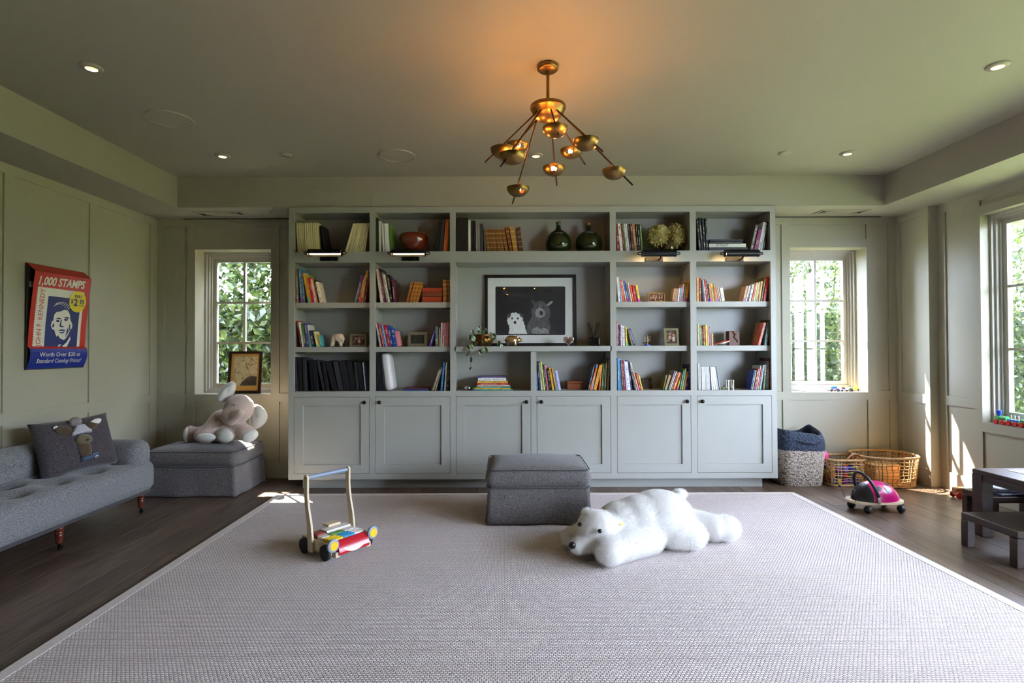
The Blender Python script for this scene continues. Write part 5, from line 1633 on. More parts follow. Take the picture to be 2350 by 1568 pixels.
sh = [
    [(0.25, 0.565), (0.33, 0.60), (0.42, 0.595), (0.43, 0.565), (0.34, 0.575)],
    [(0.50, 0.60), (0.60, 0.63), (0.68, 0.61), (0.68, 0.585), (0.58, 0.60)],
    [(0.28, 0.545), (0.33, 0.560), (0.40, 0.545), (0.38, 0.515), (0.31, 0.515)],
    [(0.52, 0.575), (0.58, 0.592), (0.65, 0.575), (0.62, 0.545), (0.55, 0.545)],
    [(0.43, 0.56), (0.46, 0.565), (0.45, 0.46), (0.50, 0.44), (0.54, 0.44), (0.53, 0.415), (0.45, 0.415), (0.40, 0.435)],
    [(0.36, 0.335), (0.45, 0.375), (0.55, 0.375), (0.61, 0.365), (0.56, 0.345), (0.48, 0.345)],
    [(0.40, 0.315), (0.50, 0.325), (0.58, 0.345), (0.55, 0.305), (0.46, 0.295)],
    [(0.34, 0.22), (0.42, 0.16), (0.50, 0.135), (0.58, 0.155), (0.52, 0.18), (0.44, 0.20), (0.38, 0.26)],
    [(0.70, 0.34), (0.74, 0.38), (0.735, 0.50), (0.70, 0.46)],
    [(0.18, 0.42), (0.22, 0.40), (0.25, 0.44), (0.22, 0.50)],
    [(0.60, 0.22), (0.70, 0.33), (0.67, 0.42), (0.64, 0.36), (0.62, 0.28)],
]
for s_ in sh: pshape(s_, 0.0046, 'portrait_shadow', 'poster_ink')
pshape([(0.47, 0.0), (0.455, 0.05), (0.50, 0.06), (0.545, 0.045), (0.54, 0.0)], 0.0046, 'portrait_tie', 'poster_ink')
# price disc
cu, cv = 0.775, 0.735
disc = [(cu + 0.158 * math.cos(2 * math.pi * k / 40), cv + 0.117 * math.sin(2 * math.pi * k / 40)) for k in range(40)]
pface([disc], 0.0054, 'price_disc', 'poster_yellow')
def ptext(s, cu, cv, hgt, mat, lift, nm, bold=0.0, rot=0.0, slant=0.0, wscale=1.0, tilt=0.0):
    """hgt: cap height in metres."""
    v, f = text_mesh(s, 1.0, bold, slant)
    k = hgt / 0.70
    out = []
    for x_, y_ in v:
        x_, y_ = x_ * k * wscale, y_ * k
        xr, yr = x_ * math.cos(rot) - y_ * math.sin(rot), x_ * math.sin(rot) + y_ * math.cos(rot)
        out.append((cu + xr / PWD, cv + yr / PHT + tilt * xr / PWD))
    pface(out, lift, nm, mat, f)
ptext('1,000 STAMPS', 0.46, 0.915, 0.058, 'poster_white', 0.0022, 'title_lettering', bold=0.035, slant=0.18, wscale=0.86, tilt=0.02)
ptext('ONLY', 0.775, 0.793, 0.020, 'poster_ink', 0.0062, 'price_lettering', bold=0.03, wscale=1.0)
ptext('$', 0.665, 0.733, 0.030, 'poster_ink', 0.0062, 'price_lettering', bold=0.03)
ptext('2', 0.735, 0.722, 0.052, 'poster_ink', 0.0062, 'price_lettering', bold=0.04)
ptext('95', 0.850, 0.735, 0.034, 'poster_ink', 0.0062, 'price_lettering', bold=0.035)
pface([R4(0.795, 0.905, 0.690, 0.697)], 0.0062, 'price_underline', 'poster_ink')
ptext('JOHN F. KENNEDY', 0.158, 0.535, 0.040, 'poster_red', 0.0024, 'name_lettering', bold=-0.004, rot=math.pi / 2, wscale=0.86)
ptext('Worth Over $30 at', 0.50, 0.152, 0.030, 'poster_white', 0.0012, 'flap_lettering', bold=0.006, wscale=1.06)
ptext('Standard Catalog Prices!', 0.50, 0.085, 0.030, 'poster_white', 0.0012, 'flap_lettering', bold=0.006, slant=0.12, wscale=0.96)

# ================================================================== FRAMED DOGS
FX0, FX1 = 1112, 1324
zf0, zf1 = Z['r3b'], atY(1218, 629, 5.0).z
FYD = 5.05
fwid = (FX1 - FX0) / FPX * FYD; fcx = ((FX0 + FX1) / 2 - 1160) / FPX * FYD
fh = zf1 - zf0 + 0.005
MAT['black_frame'] = pmat('black_lacquer_frame', rgb(18, 17, 17), rough=0.35, var=0.1)
MAT['mat_white'] = pmat('print_paper', rgb(214, 214, 208), rough=0.6, var=0.02)
MAT['print_black'] = pmat('print_black', rgb(24, 24, 25), rough=0.5, var=0.1)
MAT['dog_white'] = pmat('dog_white_print', rgb(212, 212, 208), rough=0.6, var=0.10, vscale=60, stretch=(1, 1, 0.4))
MAT['dog_grey'] = pmat('dog_grey_print', rgb(78, 78, 77), rough=0.6, var=0.6, vscale=70, stretch=(1, 1, 0.3))
MAT['dog_light'] = pmat('dog_light_print', rgb(132, 132, 130), rough=0.6, var=0.4, vscale=60)
sc_ = fwid / (1955 - 105)                       # zoomed picture units -> metres
def dg(pts): return [((x_ - 1030) * sc_, (1470 - y_) * sc_ * (fh / (1390 * sc_))) for x_, y_ in pts]
def furry(pts, amp, seed, sub=5):
    r = random.Random(seed); out = []
    for i in range(len(pts)):
        a, b_ = pts[i], pts[(i + 1) % len(pts)]
        L = math.hypot(b_[0] - a[0], b_[1] - a[1]); k = max(1, int(L / 22))
        nx, ny = (b_[1] - a[1]) / (L + 1e-6), -(b_[0] - a[0]) / (L + 1e-6)
        for q in range(k):
            t = q / k; s_ = amp * (r.uniform(0.3, 1) if q % 2 else -r.uniform(0, 0.4))
            out.append((a[0] + (b_[0] - a[0]) * t + nx * s_, a[1] + (b_[1] - a[1]) * t + ny * s_))
    return out
ph_ = []
r = 28
for cx_, cz_, a0 in ((1708, 335, 270), (1700, 1225, 0), (352, 1225, 90), (352, 335, 180)):
    for k in range(5):
        a = math.radians(a0 + 22.5 * k); ph_.append((cx_ + r * math.cos(a), cz_ + r * math.sin(a)))
wd_body = furry([(590, 1228), (610, 1130), (590, 1060), (560, 990), (575, 900), (640, 830), (710, 815), (790, 835), (860, 900), (885, 980), (910, 1060), (930, 1150), (965, 1228)], 16, 3)
gd_body = furry([(960, 1228), (965, 1060), (1030, 960), (1060, 880), (1045, 780), (1110, 690), (1150, 620), (1210, 590), (1290, 600), (1360, 670), (1420, 760), (1430, 860), (1400, 960), (1425, 1080), (1415, 1228)], 22, 5)
parts = [('photo', 'print_black', dg(ph_), 0.0008),
         ('white_dog', 'dog_white', dg(wd_body), 0.0014), ('grey_dog', 'dog_grey', dg(gd_body), 0.0014),
         ('white_dog_ear', 'dog_grey', dg([(548, 890), (580, 840), (640, 815), (635, 880), (590, 930)]), 0.0022),
         ('white_dog_ear', 'dog_grey', dg([(800, 820), (850, 845), (885, 890), (865, 925), (815, 880)]), 0.0022),
         ('grey_dog_ear', 'dog_light', dg([(1345, 690), (1375, 645), (1440, 595), (1490, 592), (1465, 640), (1400, 685)]), 0.0022),
         ('grey_dog_ear', 'dog_grey', dg([(1110, 690), (1060, 620), (1045, 560), (1090, 580), (1150, 640)]), 0.0022),
         ('grey_dog_muzzle', 'dog_light', dg(furry([(1130, 870), (1140, 780), (1190, 720), (1260, 730), (1320, 800), (1320, 880), (1240, 920), (1170, 900)], 14, 8)), 0.0022),
         ('grey_dog_chest', 'dog_light', dg(furry([(1050, 1225), (1080, 1130), (1160, 1100), (1250, 1150), (1300, 1110), (1380, 1160), (1390, 1225)], 18, 9)), 0.0022),
         ('grey_dog_nose', 'print_black', dg([(1215, 790), (1260, 780), (1285, 820), (1260, 880), (1215, 850)]), 0.003)]
def circ(cx_, cz_, r_, rz=None): return [(cx_ + r_ * math.cos(2 * math.pi * k / 16), cz_ + (rz or r_) * math.sin(2 * math.pi * k / 16)) for k in range(16)]
for cx_, cz_, r_ in ((660, 930, 20), (775, 932, 20), (717, 1008, 28)):
    parts.append(('white_dog_feature', 'print_black', dg(circ(cx_, cz_, r_)), 0.0024))
for cx_, cz_ in ((1165, 715), (1300, 722)):
    parts.append(('grey_dog_eye', 'print_black', dg(circ(cx_, cz_, 20, 14)), 0.003))
framed('dog_photograph', 'large black-framed photograph of a white terrier beside a grey dog', 'picture', (fcx, CB - 0.022, zf0), (math.radians(-2.0), 0, 0), fwid, fh, 0.030, 0.024, 'black_frame', True, 'mat_white', parts, glass=True)

# ================================================================== THINGS ON THE SHELVES
def sx(px, Y=4.92): return (px - 1160.0) / FPX * Y
ROWB = dict(r1=Z['r1b'], r2=Z['r2b'], r3=Z['r3b'], r4=Z['r4b'])
# red-brown bowl
MAT['oxblood'] = pmat('oxblood_glaze', rgb(112, 42, 20), rough=0.12, var=0.3, vscale=10, coat=0.6)
bowl = MB().lathe([(0.0, 0.003), (0.070, 0.0), (0.078, 0.006), (0.085, 0.03), (0.118, 0.085), (0.134, 0.125), (0.134, 0.150), (0.122, 0.176), (0.112, 0.184), (0.106, 0.182), (0.114, 0.168), (0.124, 0.14), (0.10, 0.06), (0.05, 0.018), (0.0, 0.016)], 40).build('ceramic_bowl', 'oxblood', None, 60, loc=(sx(950, 4.95), 4.955, ROWB['r1']))
tag(bowl, 'glossy red-brown ceramic bowl on the top shelf', 'bowl')
# two green demijohns
m, nt, b_ = new_mat('bottle_green_glass')
b_.inputs['Base Color'].default_value = (0.035, 0.05, 0.012, 1); b_.inputs['Roughness'].default_value = 0.03
b_.inputs['Transmission Weight'].default_value = 0.55; b_.inputs['IOR'].default_value = 1.5
no = N(nt, 'ShaderNodeTexNoise', i_Scale=6.0); bp = N(nt, 'ShaderNodeBump', i_Strength=0.04); nt.links.new(no.outputs['Fac'], bp.inputs['Height']); nt.links.new(bp.outputs['Normal'], b_.inputs['Normal'])
MAT['green_glass'] = m
MAT['cork'] = pmat('raffia_cork', rgb(150, 120, 60), rough=0.9, var=0.3, vscale=60)
for px, R, hb, label, cork in ((1282.6, 0.118, 0.285, 'green glass demijohn with the longer neck on the top shelf', 0), (1352, 0.120, 0.262, 'rounder green glass demijohn with raffia stopper near the shelf end', 1)):
    t = thing('glass_demijohn', label, 'bottle', (sx(px, 4.945), 4.95, ROWB['r1']), group='green glass demijohns')
    hn = 0.215 if not cork else 0.200
    MB().lathe([(0.0, 0.004), (0.07, 0.0), (0.095, 0.012), (R * 0.97, 0.06), (R, 0.10), (R * 0.92, 0.145), (R * 0.66, 0.185), (0.035, hn), (0.022, hn + 0.02), (0.018, hb - 0.012), (0.024, hb - 0.006), (0.024, hb), (0.014, hb)], 40).build('bottle_body', 'green_glass', t, 180)
    if cork:
        MB().ball((0, 0, hb + 0.008), (0.022, 0.022, 0.016), 14, 8).build('stopper', 'cork', t, 180)
    else:
        MB().ball((0.006, -0.004, hb + 0.004), (0.024, 0.02, 0.010), 14, 8).build('stopper', 'cork', t, 180)
    lab = MB()
    vs, fs = [], []
    for j in range(2):
        zz, rr_ = ((0.168, R * 0.80), (0.196, R * 0.50))[j]
        for k in range(8):
            a = math.radians(-118 + 50 * k / 7)
            vs.append((rr_ * 1.03 * math.cos(a), rr_ * 1.03 * math.sin(a), zz))
    fs = [(k, k + 1, 8 + k + 1, 8 + k) for k in range(7)]
    lab.add(vs, fs).build('paper_label', pmat('grey_label', rgb(128, 132, 124), rough=0.7, var=0.2, vscale=60), t)
# dried hydrangeas
MAT['petal'] = leaf_mat('dried_petal', rgb(168, 150, 84), rgb(226, 216, 150), trans=0.25, rough=0.7)
MAT['vase_glass'] = pmat('smoky_vase', rgb(96, 84, 52), rough=0.12, metal=0.4, var=0.1)
hv = thing('hydrangea_vase', 'two dried golden hydrangea heads in a smoky vase on the top shelf', 'vase', (sx(1538, 4.92), 4.93, ROWB['r1']))
MB().lathe([(0.0, 0.0), (0.040, 0.0), (0.052, 0.02), (0.058, 0.055), (0.052, 0.09), (0.040, 0.115), (0.036, 0.125), (0.030, 0.12), (0.0, 0.10)], 28).build('vase', 'vase_glass', hv, 180)
def hydr(c, r_, seed, n_=650):
    rr = np.random.default_rng(seed)
    d = rr.normal(size=(n_, 3)); d /= np.linalg.norm(d, axis=1)[:, None]
    p = d * np.array(r_) * rr.uniform(0.86, 1.08, (n_, 1)) + np.array(c)
    q = rr.normal(size=(n_, 3)); nrm = d + 0.7 * q / np.linalg.norm(q, axis=1)[:, None]; nrm /= np.linalg.norm(nrm, axis=1)[:, None]
    a = np.cross(nrm, rr.normal(size=(n_, 3))); a /= np.linalg.norm(a, axis=1)[:, None]; b__ = np.cross(nrm, a)
    s_ = rr.uniform(0.008, 0.014, (n_, 1))
    v = np.stack([p - a * s_, p - b__ * s_ * 0.8 + nrm * s_ * 0.3, p + a * s_, p + b__ * s_ * 0.8 + nrm * s_ * 0.3], 1).reshape(-1, 3)
    mb = MB(); mb.v = [tuple(x_) for x_ in v]; mb.f = [(4 * i, 4 * i + 1, 4 * i + 2, 4 * i + 3) for i in range(n_)]
    mb.ball(c, tuple(k * 0.86 for k in r_), 14, 10)
    o = mb.build('flower_head', 'petal', hv, None, fix=False); o['kind'] = 'stuff'
hydr((sx(1514, 4.9) - hv.location.x, -0.01, 0.155), (0.105, 0.085, 0.098), 3)
hydr((sx(1556, 4.9) - hv.location.x, 0.0, 0.158), (0.078, 0.075, 0.108), 4)
MB().tube([(0, 0, 0.03), (-0.03, 0, 0.10), (-0.08, 0, 0.14)], 0.003, 6).tube([(0, 0, 0.03), (0.02, 0, 0.10), (0.06, 0, 0.14)], 0.003, 6).build('stems', 'bark', hv)
# elephant figurine
MAT['ivory_gold'] = pmat('ivory_glaze', rgb(214, 190, 162), rough=0.25, var=0.25, vscale=26, coat=0.4)
ef = thing('elephant_figurine', 'small glazed cream elephant figurine on the third shelf', 'figurine', (sx(773, 4.88), 4.90, ROWB['r3']))
me = blob([('e', (0.0, 0, 0.085), (0.052, 0.036, 0.036)), ('e', (0.030, -0.012, 0.088), (0.032, 0.036, 0.034)), ('e', (0.012, -0.034, 0.082), (0.026, 0.010, 0.034)),
           ('c', (0.052, -0.010, 0.075), 0.016, (0.050, -0.014, 0.040), 0.010), ('c', (-0.030, -0.014, 0.07), 0.022, (-0.050, -0.014, 0.012), 0.013), ('c', (-0.030, 0.018, 0.07), 0.020, (-0.044, 0.018, 0.012), 0.013),
           ('c', (0.018, -0.014, 0.07), 0.020, (0.036, -0.014, 0.012), 0.013), ('c', (0.018, 0.018, 0.07), 0.020, (0.028, 0.018, 0.012), 0.013)], 0.005, 3)
me.materials.append(MAT['ivory_gold'])
for v in me.vertices: v.co.z = max(v.co.z, 0.0)
put('body', me, ef)
MB().tube([(0.050, -0.028, 0.070), (0.058, -0.034, 0.058), (0.062, -0.034, 0.050)], 0.0035, 6).build('tusk', 'white_paper', ef)
# small frames
MAT['silver_frame'] = pmat('brushed_pewter', rgb(160, 152, 128), rough=0.3, metal=0.7, var=0.1, vscale=40)
MAT['gold_frame'] = pmat('gold_frame', rgb(186, 140, 76), rough=0.3, metal=0.7, var=0.15, vscale=40)
MAT['photo_brown'] = photo_mat('photo_brown', [(0.3, rgb(36, 26, 24)), (0.5, rgb(84, 56, 46)), (0.72, rgb(150, 120, 104))], 30, 3, 0.4)
MAT['photo_dark'] = photo_mat('photo_dark', [(0.35, rgb(20, 20, 20)), (0.6, rgb(52, 52, 48)), (0.8, rgb(120, 118, 108))], 60, 4, 0.2)
MAT['photo_warm'] = photo_mat('photo_warm', [(0.35, rgb(40, 24, 18)), (0.55, rgb(96, 62, 42)), (0.75, rgb(214, 176, 140))], 34, 3, 0.4)
MAT['skin_print'] = pmat('portrait_print', rgb(196, 156, 132), rough=0.6, var=0.1)
MAT['dress_print'] = pmat('pale_dress_print', rgb(206, 196, 180), rough=0.6, var=0.1)
def small_frame(label, px, w, h, row, fmat, pmat_, extra, fw=0.016, rz=0.0, y=4.90):
    framed('photo_frame', label, 'picture frame', (sx(px, y), y, ROWB[row]), (math.radians(-9), 0, rz), w, h, fw, 0.012, fmat, False, pmat_, extra, glass=False, group='small photo frames on the shelves')
def fig(x_, z_, s_, mat='skin_print'):
    return [('portrait_figure', mat, [(x_ - s_ * 0.6, z_ - s_ * 3), (x_ + s_ * 0.6, z_ - s_ * 3), (x_ + s_ * 0.7, z_ - s_ * 1.1), (x_, z_ - s_ * 0.8), (x_ - s_ * 0.7, z_ - s_ * 1.1)], 0.0012), ('portrait_figure', 'skin_print', circ(x_, z_, s_ * 0.5), 0.0014)]
small_frame('grey photo frame with three people standing on the shelf beside the elephant figurine', 822, 0.145, 0.118, 'r3', 'silver_frame', 'photo_brown', fig(-0.022, 0.075, 0.014, 'photo_dark') + fig(0.008, 0.08, 0.015) + fig(0.04, 0.072, 0.013, 'photo_dark'), rz=0.1)
small_frame('wide pewter photo frame with a dark group picture on the third shelf', 958, 0.175, 0.132, 'r3', 'silver_frame', 'photo_dark', [], fw=0.026)
small_frame('gold photo frame of several children on the second shelf', 1507, 0.152, 0.086, 'r2', 'gold_frame', 'photo_warm', sum([fig(x_, z_, 0.0085) for x_, z_ in ((-0.05, 0.055), (-0.028, 0.06), (0.0, 0.062), (0.028, 0.056), (0.05, 0.058), (-0.01, 0.04))], []), fw=0.008)
small_frame('silver upright photo frame of a couple on the third shelf', 1541, 0.128, 0.158, 'r3', 'chrome', 'photo_brown', fig(-0.012, 0.108, 0.017, 'skin_print') + fig(0.02, 0.098, 0.018, 'dress_print'), fw=0.020, rz=-0.05)
# trailing plant
MAT['bronze'] = pmat('bronze_pot', rgb(112, 76, 36), rough=0.28, metal=0.85, var=0.2, vscale=10)
def varieg():
    m, nt, b = new_mat('variegated_leaf')
    tc = N(nt, 'ShaderNodeTexCoord'); sp = N(nt, 'ShaderNodeSeparateXYZ')
    nt.links.new(tc.outputs['Object'], sp.inputs[0])
    ab = N(nt, 'ShaderNodeMath', operation='ABSOLUTE'); nt.links.new(sp.outputs['X'], ab.inputs[0])
    no = N(nt, 'ShaderNodeTexNoise', i_Scale=60.0); nt.links.new(tc.outputs['Object'], no.inputs['Vector'])
    ml = N(nt, 'ShaderNodeMath', operation='MULTIPLY_ADD'); ml.inputs[1].default_value = 0.012; nt.links.new(no.outputs['Fac'], ml.inputs[0]); nt.links.new(ab.outputs[0], ml.inputs[2])
    rp = N(nt, 'ShaderNodeValToRGB'); rp.color_ramp.elements[0].position = 0.016; rp.color_ramp.elements[0].color = rgb(58, 84, 46)
    rp.color_ramp.elements[1].position = 0.021; rp.color_ramp.elements[1].color = rgb(206, 206, 160)
    nt.links.new(ml.outputs[0], rp.inputs['Fac']); nt.links.new(rp.outputs['Color'], b.inputs['Base Color'])
    b.inputs['Roughness'].default_value = 0.35
    return m
MAT['hoya'] = varieg()
pl = thing('potted_trailing_plant', 'trailing plant with cream-edged leaves in a bronze bowl below the dog photograph', 'plant', (sx(1107, 4.88), 4.905, ROWB['r3']))
MB().lathe([(0.0, 0.002), (0.050, 0.0), (0.078, 0.012), (0.098, 0.045), (0.096, 0.080), (0.084, 0.100), (0.086, 0.106), (0.080, 0.108), (0.074, 0.10), (0.0, 0.09)], 36).build('pot', 'bronze', pl, 60)
MB().lathe([(0.0, 0.094), (0.076, 0.092)], 24).build('soil', 'bark', pl)
lv = []
for i in range(9):
    t = -1 + 2 * i / 8
    lv.append((0.0 + 0.0001, 0.024 * t, 0))
def leaf_mesh():
    vs, fs = [], []
    n_ = 8
    for i in range(n_ + 1):
        t = i / n_
        w_ = 0.019 * math.sin(math.pi * t ** 0.8) ** 0.9 if 0 < i < n_ else 0.0008
        y_ = -0.052 * t
        z_ = -0.012 * t * t
        vs += [(-w_, y_, z_ + 0.004 * (w_ / 0.019)), (0, y_, z_), (w_, y_, z_ + 0.004 * (w_ / 0.019))]
    for i in range(n_):
        a = 3 * i
        fs += [(a, a + 1, a + 4, a + 3), (a + 1, a + 2, a + 5, a + 4)]
    return MB().add(vs, fs).mesh('leaf', 'hoya', 180, fix=False)
lm = leaf_mesh()
def leafpx(px, py, Y, yaw, pitch, roll, s_=1.0):
    p = atY(px, py, Y) - pl.location
    o = put('leaf', lm, pl, p, (pitch, roll, yaw)); o.scale = (s_, s_, s_)
rr = random.Random(5)
leaves = [(1086, 757, 4.84), (1094, 752, 4.86), (1101, 755, 4.83), (1108, 760, 4.84), (1117, 756, 4.86), (1124, 762, 4.82), (1131, 766, 4.83), (1138, 775, 4.80), (1146, 782, 4.79), (1081, 768, 4.82), (1077, 778, 4.80),
          (1071, 772, 4.82), (1068, 785, 4.78), (1078, 790, 4.77), (1074, 800, 4.775), (1083, 772, 4.80), (1092, 785, 4.80), (1110, 778, 4.79), (1105, 800, 4.775), (1113, 796, 4.775), (1100, 803, 4.775), (1080, 806, 4.775),
          (1082, 820, 4.775), (1081, 842, 4.775), (1149, 790, 4.80), (1112, 752, 4.88), (1099, 748, 4.88), (1089, 762, 4.80), (1121, 770, 4.81), (1072, 794, 4.79)]
for k, (px, py, Y) in enumerate(leaves):
    leafpx(px, py, Y, rr.uniform(-1.3, 1.3), rr.uniform(0.3, 1.4), rr.uniform(-0.5, 0.5), rr.uniform(0.8, 1.15))
vine = MB()
def P_(px, py, Y): return atY(px, py, Y) - pl.location
vine.tube([P_(1100, 765, 4.88), P_(1086, 770, 4.83), P_(1078, 790, 4.785), P_(1079, 815, 4.78), P_(1081, 845, 4.78)], 0.0016, 5)
vine.tube([P_(1115, 765, 4.88), P_(1132, 765, 4.83), P_(1140, 782, 4.80), P_(1142, 796, 4.80)], 0.0016, 5)
vine.tube([P_(1105, 765, 4.88), P_(1106, 775, 4.80), P_(1106, 800, 4.78)], 0.0016, 5)
vine.build('vine_stems', 'bark', pl)
# piggy bank
pg = thing('silver_piggy_bank', 'shiny silver-gold piggy bank standing beside the trailing plant', 'ornament', (sx(1174, 4.86), 4.875, ROWB['r3']))
me = blob([('e', (0, 0, 0.055), (0.062, 0.046, 0.044)), ('e', (0.052, -0.008, 0.058), (0.030, 0.028, 0.028)), ('c', (0.070, -0.012, 0.055), 0.017, (0.086, -0.014, 0.054), 0.014), ('c', (-0.030, -0.018, 0.03), 0.016, (-0.034, -0.02, 0.008), 0.010),
           ('c', (0.030, -0.020, 0.03), 0.016, (0.034, -0.022, 0.008), 0.010), ('c', (-0.030, 0.018, 0.03), 0.016, (-0.034, 0.02, 0.008), 0.010), ('c', (0.030, 0.020, 0.03), 0.016, (0.034, 0.022, 0.008), 0.010),
           ('e', (0.050, -0.026, 0.084), (0.012, 0.006, 0.014)), ('e', (0.052, 0.014, 0.084), (0.012, 0.006, 0.014))], 0.0045, 2)
me.materials.append(pmat('silver_gilt', rgb(206, 180, 138), rough=0.12, metal=1.0, var=0.08))
for v in me.vertices: v.co.z = max(v.co.z, 0.0)
put('body', me, pg)
MB().tube([(-0.060, 0, 0.062), (-0.070, 0.004, 0.070), (-0.066, 0.008, 0.078)], 0.003, 6).build('tail', 'chrome', pg)
# glass heart
def heart(k, n_=40):
    out = []
    for i in range(n_):
        t = 2 * math.pi * i / n_
        out.append((k * 16 * math.sin(t) ** 3 / 16, k * (13 * math.cos(t) - 5 * math.cos(2 * t) - 2 * math.cos(3 * t) - math.cos(4 * t)) / 16 + k * 1.06))
    return out
ht = thing('heart_ornament', 'small glass heart ornament with a photograph inside standing on the shelf', 'ornament', (sx(1305, 4.84), 4.85, ROWB['r3']))
o = MB().prism(heart(0.047), -0.010, 0.010).build('heart_rim', pmat('pale_gold_glass', rgb(190, 172, 150), rough=0.08, metal=0.6, var=0.05), ht, bevel=0.003)
o = MB().add([(x_, -0.0115, z_ + 0.010) for x_, z_ in heart(0.037)], [tuple(range(40))]).build('heart_photo', 'photo_brown', ht)
# reed diffuser
rd = thing('reed_diffuser', 'dark glass reed diffuser with five black reeds on the shelf', 'diffuser', (sx(1365, 4.90), 4.93, ROWB['r3']))
MAT['dark_glass'] = pmat('dark_glass', rgb(22, 24, 20), rough=0.1, var=0.1, coat=0.3)
MB().rbox(0.090, 0.075, 0.078, 0.008, 3).build('bottle', 'dark_glass', rd, 180)
MB().cyl((0, 0, 0.078), (0, 0, 0.096), 0.014, 16).build('neck', 'black', rd, 40)
for dx, dy in ((-0.055, 0.0), (-0.040, 0.02), (-0.012, -0.01), (0.030, 0.01), (0.050, 0.0)):
    MB().cyl((dx * 0.1, dy * 0.1, 0.09), (dx, dy, 0.215), 0.0028, 6).build('reed', 'black', rd)
# carousel ornament
ca = thing('carousel_ornament', 'tiny gilt carousel ornament on a blue base', 'ornament', (sx(1486, 4.86), 4.87, ROWB['r3']))
MB().lathe([(0, 0), (0.028, 0), (0.028, 0.008), (0.024, 0.012), (0, 0.012)], 24).build('base', 'toy_blue', ca, 40)
MB().cyl((0, 0, 0.012), (0, 0, 0.092), 0.0045, 10).build('post', 'brass', ca, 40)
for k in range(6):
    a = 2 * math.pi * k / 6
    MB().tube([(0.004 * math.cos(a), 0.004 * math.sin(a), 0.086), (0.024 * math.cos(a), 0.024 * math.sin(a), 0.084), (0.030 * math.cos(a), 0.030 * math.sin(a), 0.070), (0.030 * math.cos(a), 0.030 * math.sin(a), 0.030)], 0.0014, 5).build('rider_rod', 'chrome', ca)
    MB().ball((0.030 * math.cos(a), 0.030 * math.sin(a), 0.028), (0.006, 0.004, 0.005), 8, 6).build('rider', 'dark_brass', ca, 180)
MB().ball((0, 0, 0.096), 0.005, 8, 6).build('finial', 'brass', ca, 180)
# model plane and carved block
ap = thing('model_airplane', 'small silver and red model airplane on the third shelf', 'toy', (sx(1658, 4.855), 4.865, ROWB['r3']), (0, math.radians(-14), 0))
MB().lathe([(0.0, -0.085), (0.006, -0.075), (0.011, -0.03), (0.012, 0.03), (0.008, 0.07), (0.0, 0.085)], 18, Matrix.Translation((0.0, 0, 0.022)) @ Matrix.Rotation(math.pi / 2, 4, 'Y')).build('fuselage', 'chrome', ap, 180)
MB().box(-0.03, 0.015, -0.075, 0.075, 0.016, 0.019).build('wing', 'toy_grey', ap)
MB().lathe([(0.0, -0.084), (0.0045, -0.075), (0.009, -0.03), (0.010, 0.03), (0.006, 0.07), (0.0, 0.083)], 18, Matrix.Translation((0.002, 0, 0.0262)) @ Matrix.Rotation(math.pi / 2, 4, 'Y')).build('red_top', 'toy_red', ap, 180)
MB().prism([(-0.082, 0.022), (-0.060, 0.022), (-0.078, 0.045), (-0.088, 0.045)], -0.002, 0.002).build('tail_fin', 'toy_red', ap)
for s in (1, -1): MB().cyl((0.03, s * 0.018, 0.004), (0.03, s * 0.018, 0.016), 0.0025, 6).build('landing_leg', 'chrome', ap)
MAT['carved'] = pmat('carved_brown_wood', rgb(92, 48, 28), rough=0.5, var=0.25, vscale=18)
cv_ = thing('carved_block', 'glossy brown carved wooden block behind the model airplane', 'ornament', (sx(1683, 4.95), 4.965, ROWB['r3']), (0, 0, 0.12))
MB().box(-0.052, 0.052, -0.03, 0.03, 0, 0.132).build('block', 'carved', cv_, bevel=0.004)
MB().tube([(-0.02, -0.032, 0.128), (0.006, -0.034, 0.10), (-0.004, -0.034, 0.075), (0.020, -0.034, 0.055), (0.030, -0.034, 0.03)], 0.006, 8).tube([(0.018, -0.033, 0.11), (0.006, -0.034, 0.10)], 0.005, 8).build('carving', 'carved', cv_, 180)
# wooden box, ring dish, chocolate tin, silver cups, beads, white roll
wbx = thing('cigar_box', 'small chestnut wooden box on the lowest centre shelf', 'box', (sx(1320, 4.97), 4.99, ROWB['r4']))
MAT['chestnut'] = pmat('chestnut_box', rgb(124, 62, 22), rough=0.35, var=0.2, vscale=16, stretch=(1, 1, 6))
MB().box(-0.078, 0.078, -0.05, 0.05, 0, 0.052).build('box_body', 'chestnut', wbx, bevel=0.003)
MB().box(-0.080, 0.080, -0.052, 0.052, 0.053, 0.074).build('lid', 'chestnut', wbx, bevel=0.003)
ds = MB().lathe([(0, 0.002), (0.028, 0), (0.036, 0.014), (0.034, 0.028), (0.026, 0.034), (0.022, 0.032), (0.024, 0.012), (0, 0.008)], 28).build('trinket_dish', 'chrome', None, 60, loc=(sx(1074, 4.9), 4.92, ROWB['r4']))
tag(ds, 'small round metal trinket dish beside the flat pile of books', 'dish')
tn = thing('bead_tray', 'dark tray of round beads leaning at the back of the lowest shelf', 'box', (sx(1485, 5.02), 5.02, ROWB['r4']), (math.radians(-14), 0, 0.1))
MB().box(-0.05, 0.05, 0, 0.02, 0, 0.095).build('tray', pmat('dark_tray', rgb(38, 26, 24), rough=0.5, var=0.2), tn, bevel=0.004)
for i in range(4):
    for j in range(4):
        MB().ball((-0.036 + 0.024 * i, -0.002, 0.014 + 0.022 * j), (0.009, 0.006, 0.008), 10, 6).build('bead', pmat('bead_brown', rgb(96 + 8 * i, 72 + 6 * j, 60), rough=0.5, var=0.2), tn, 180)
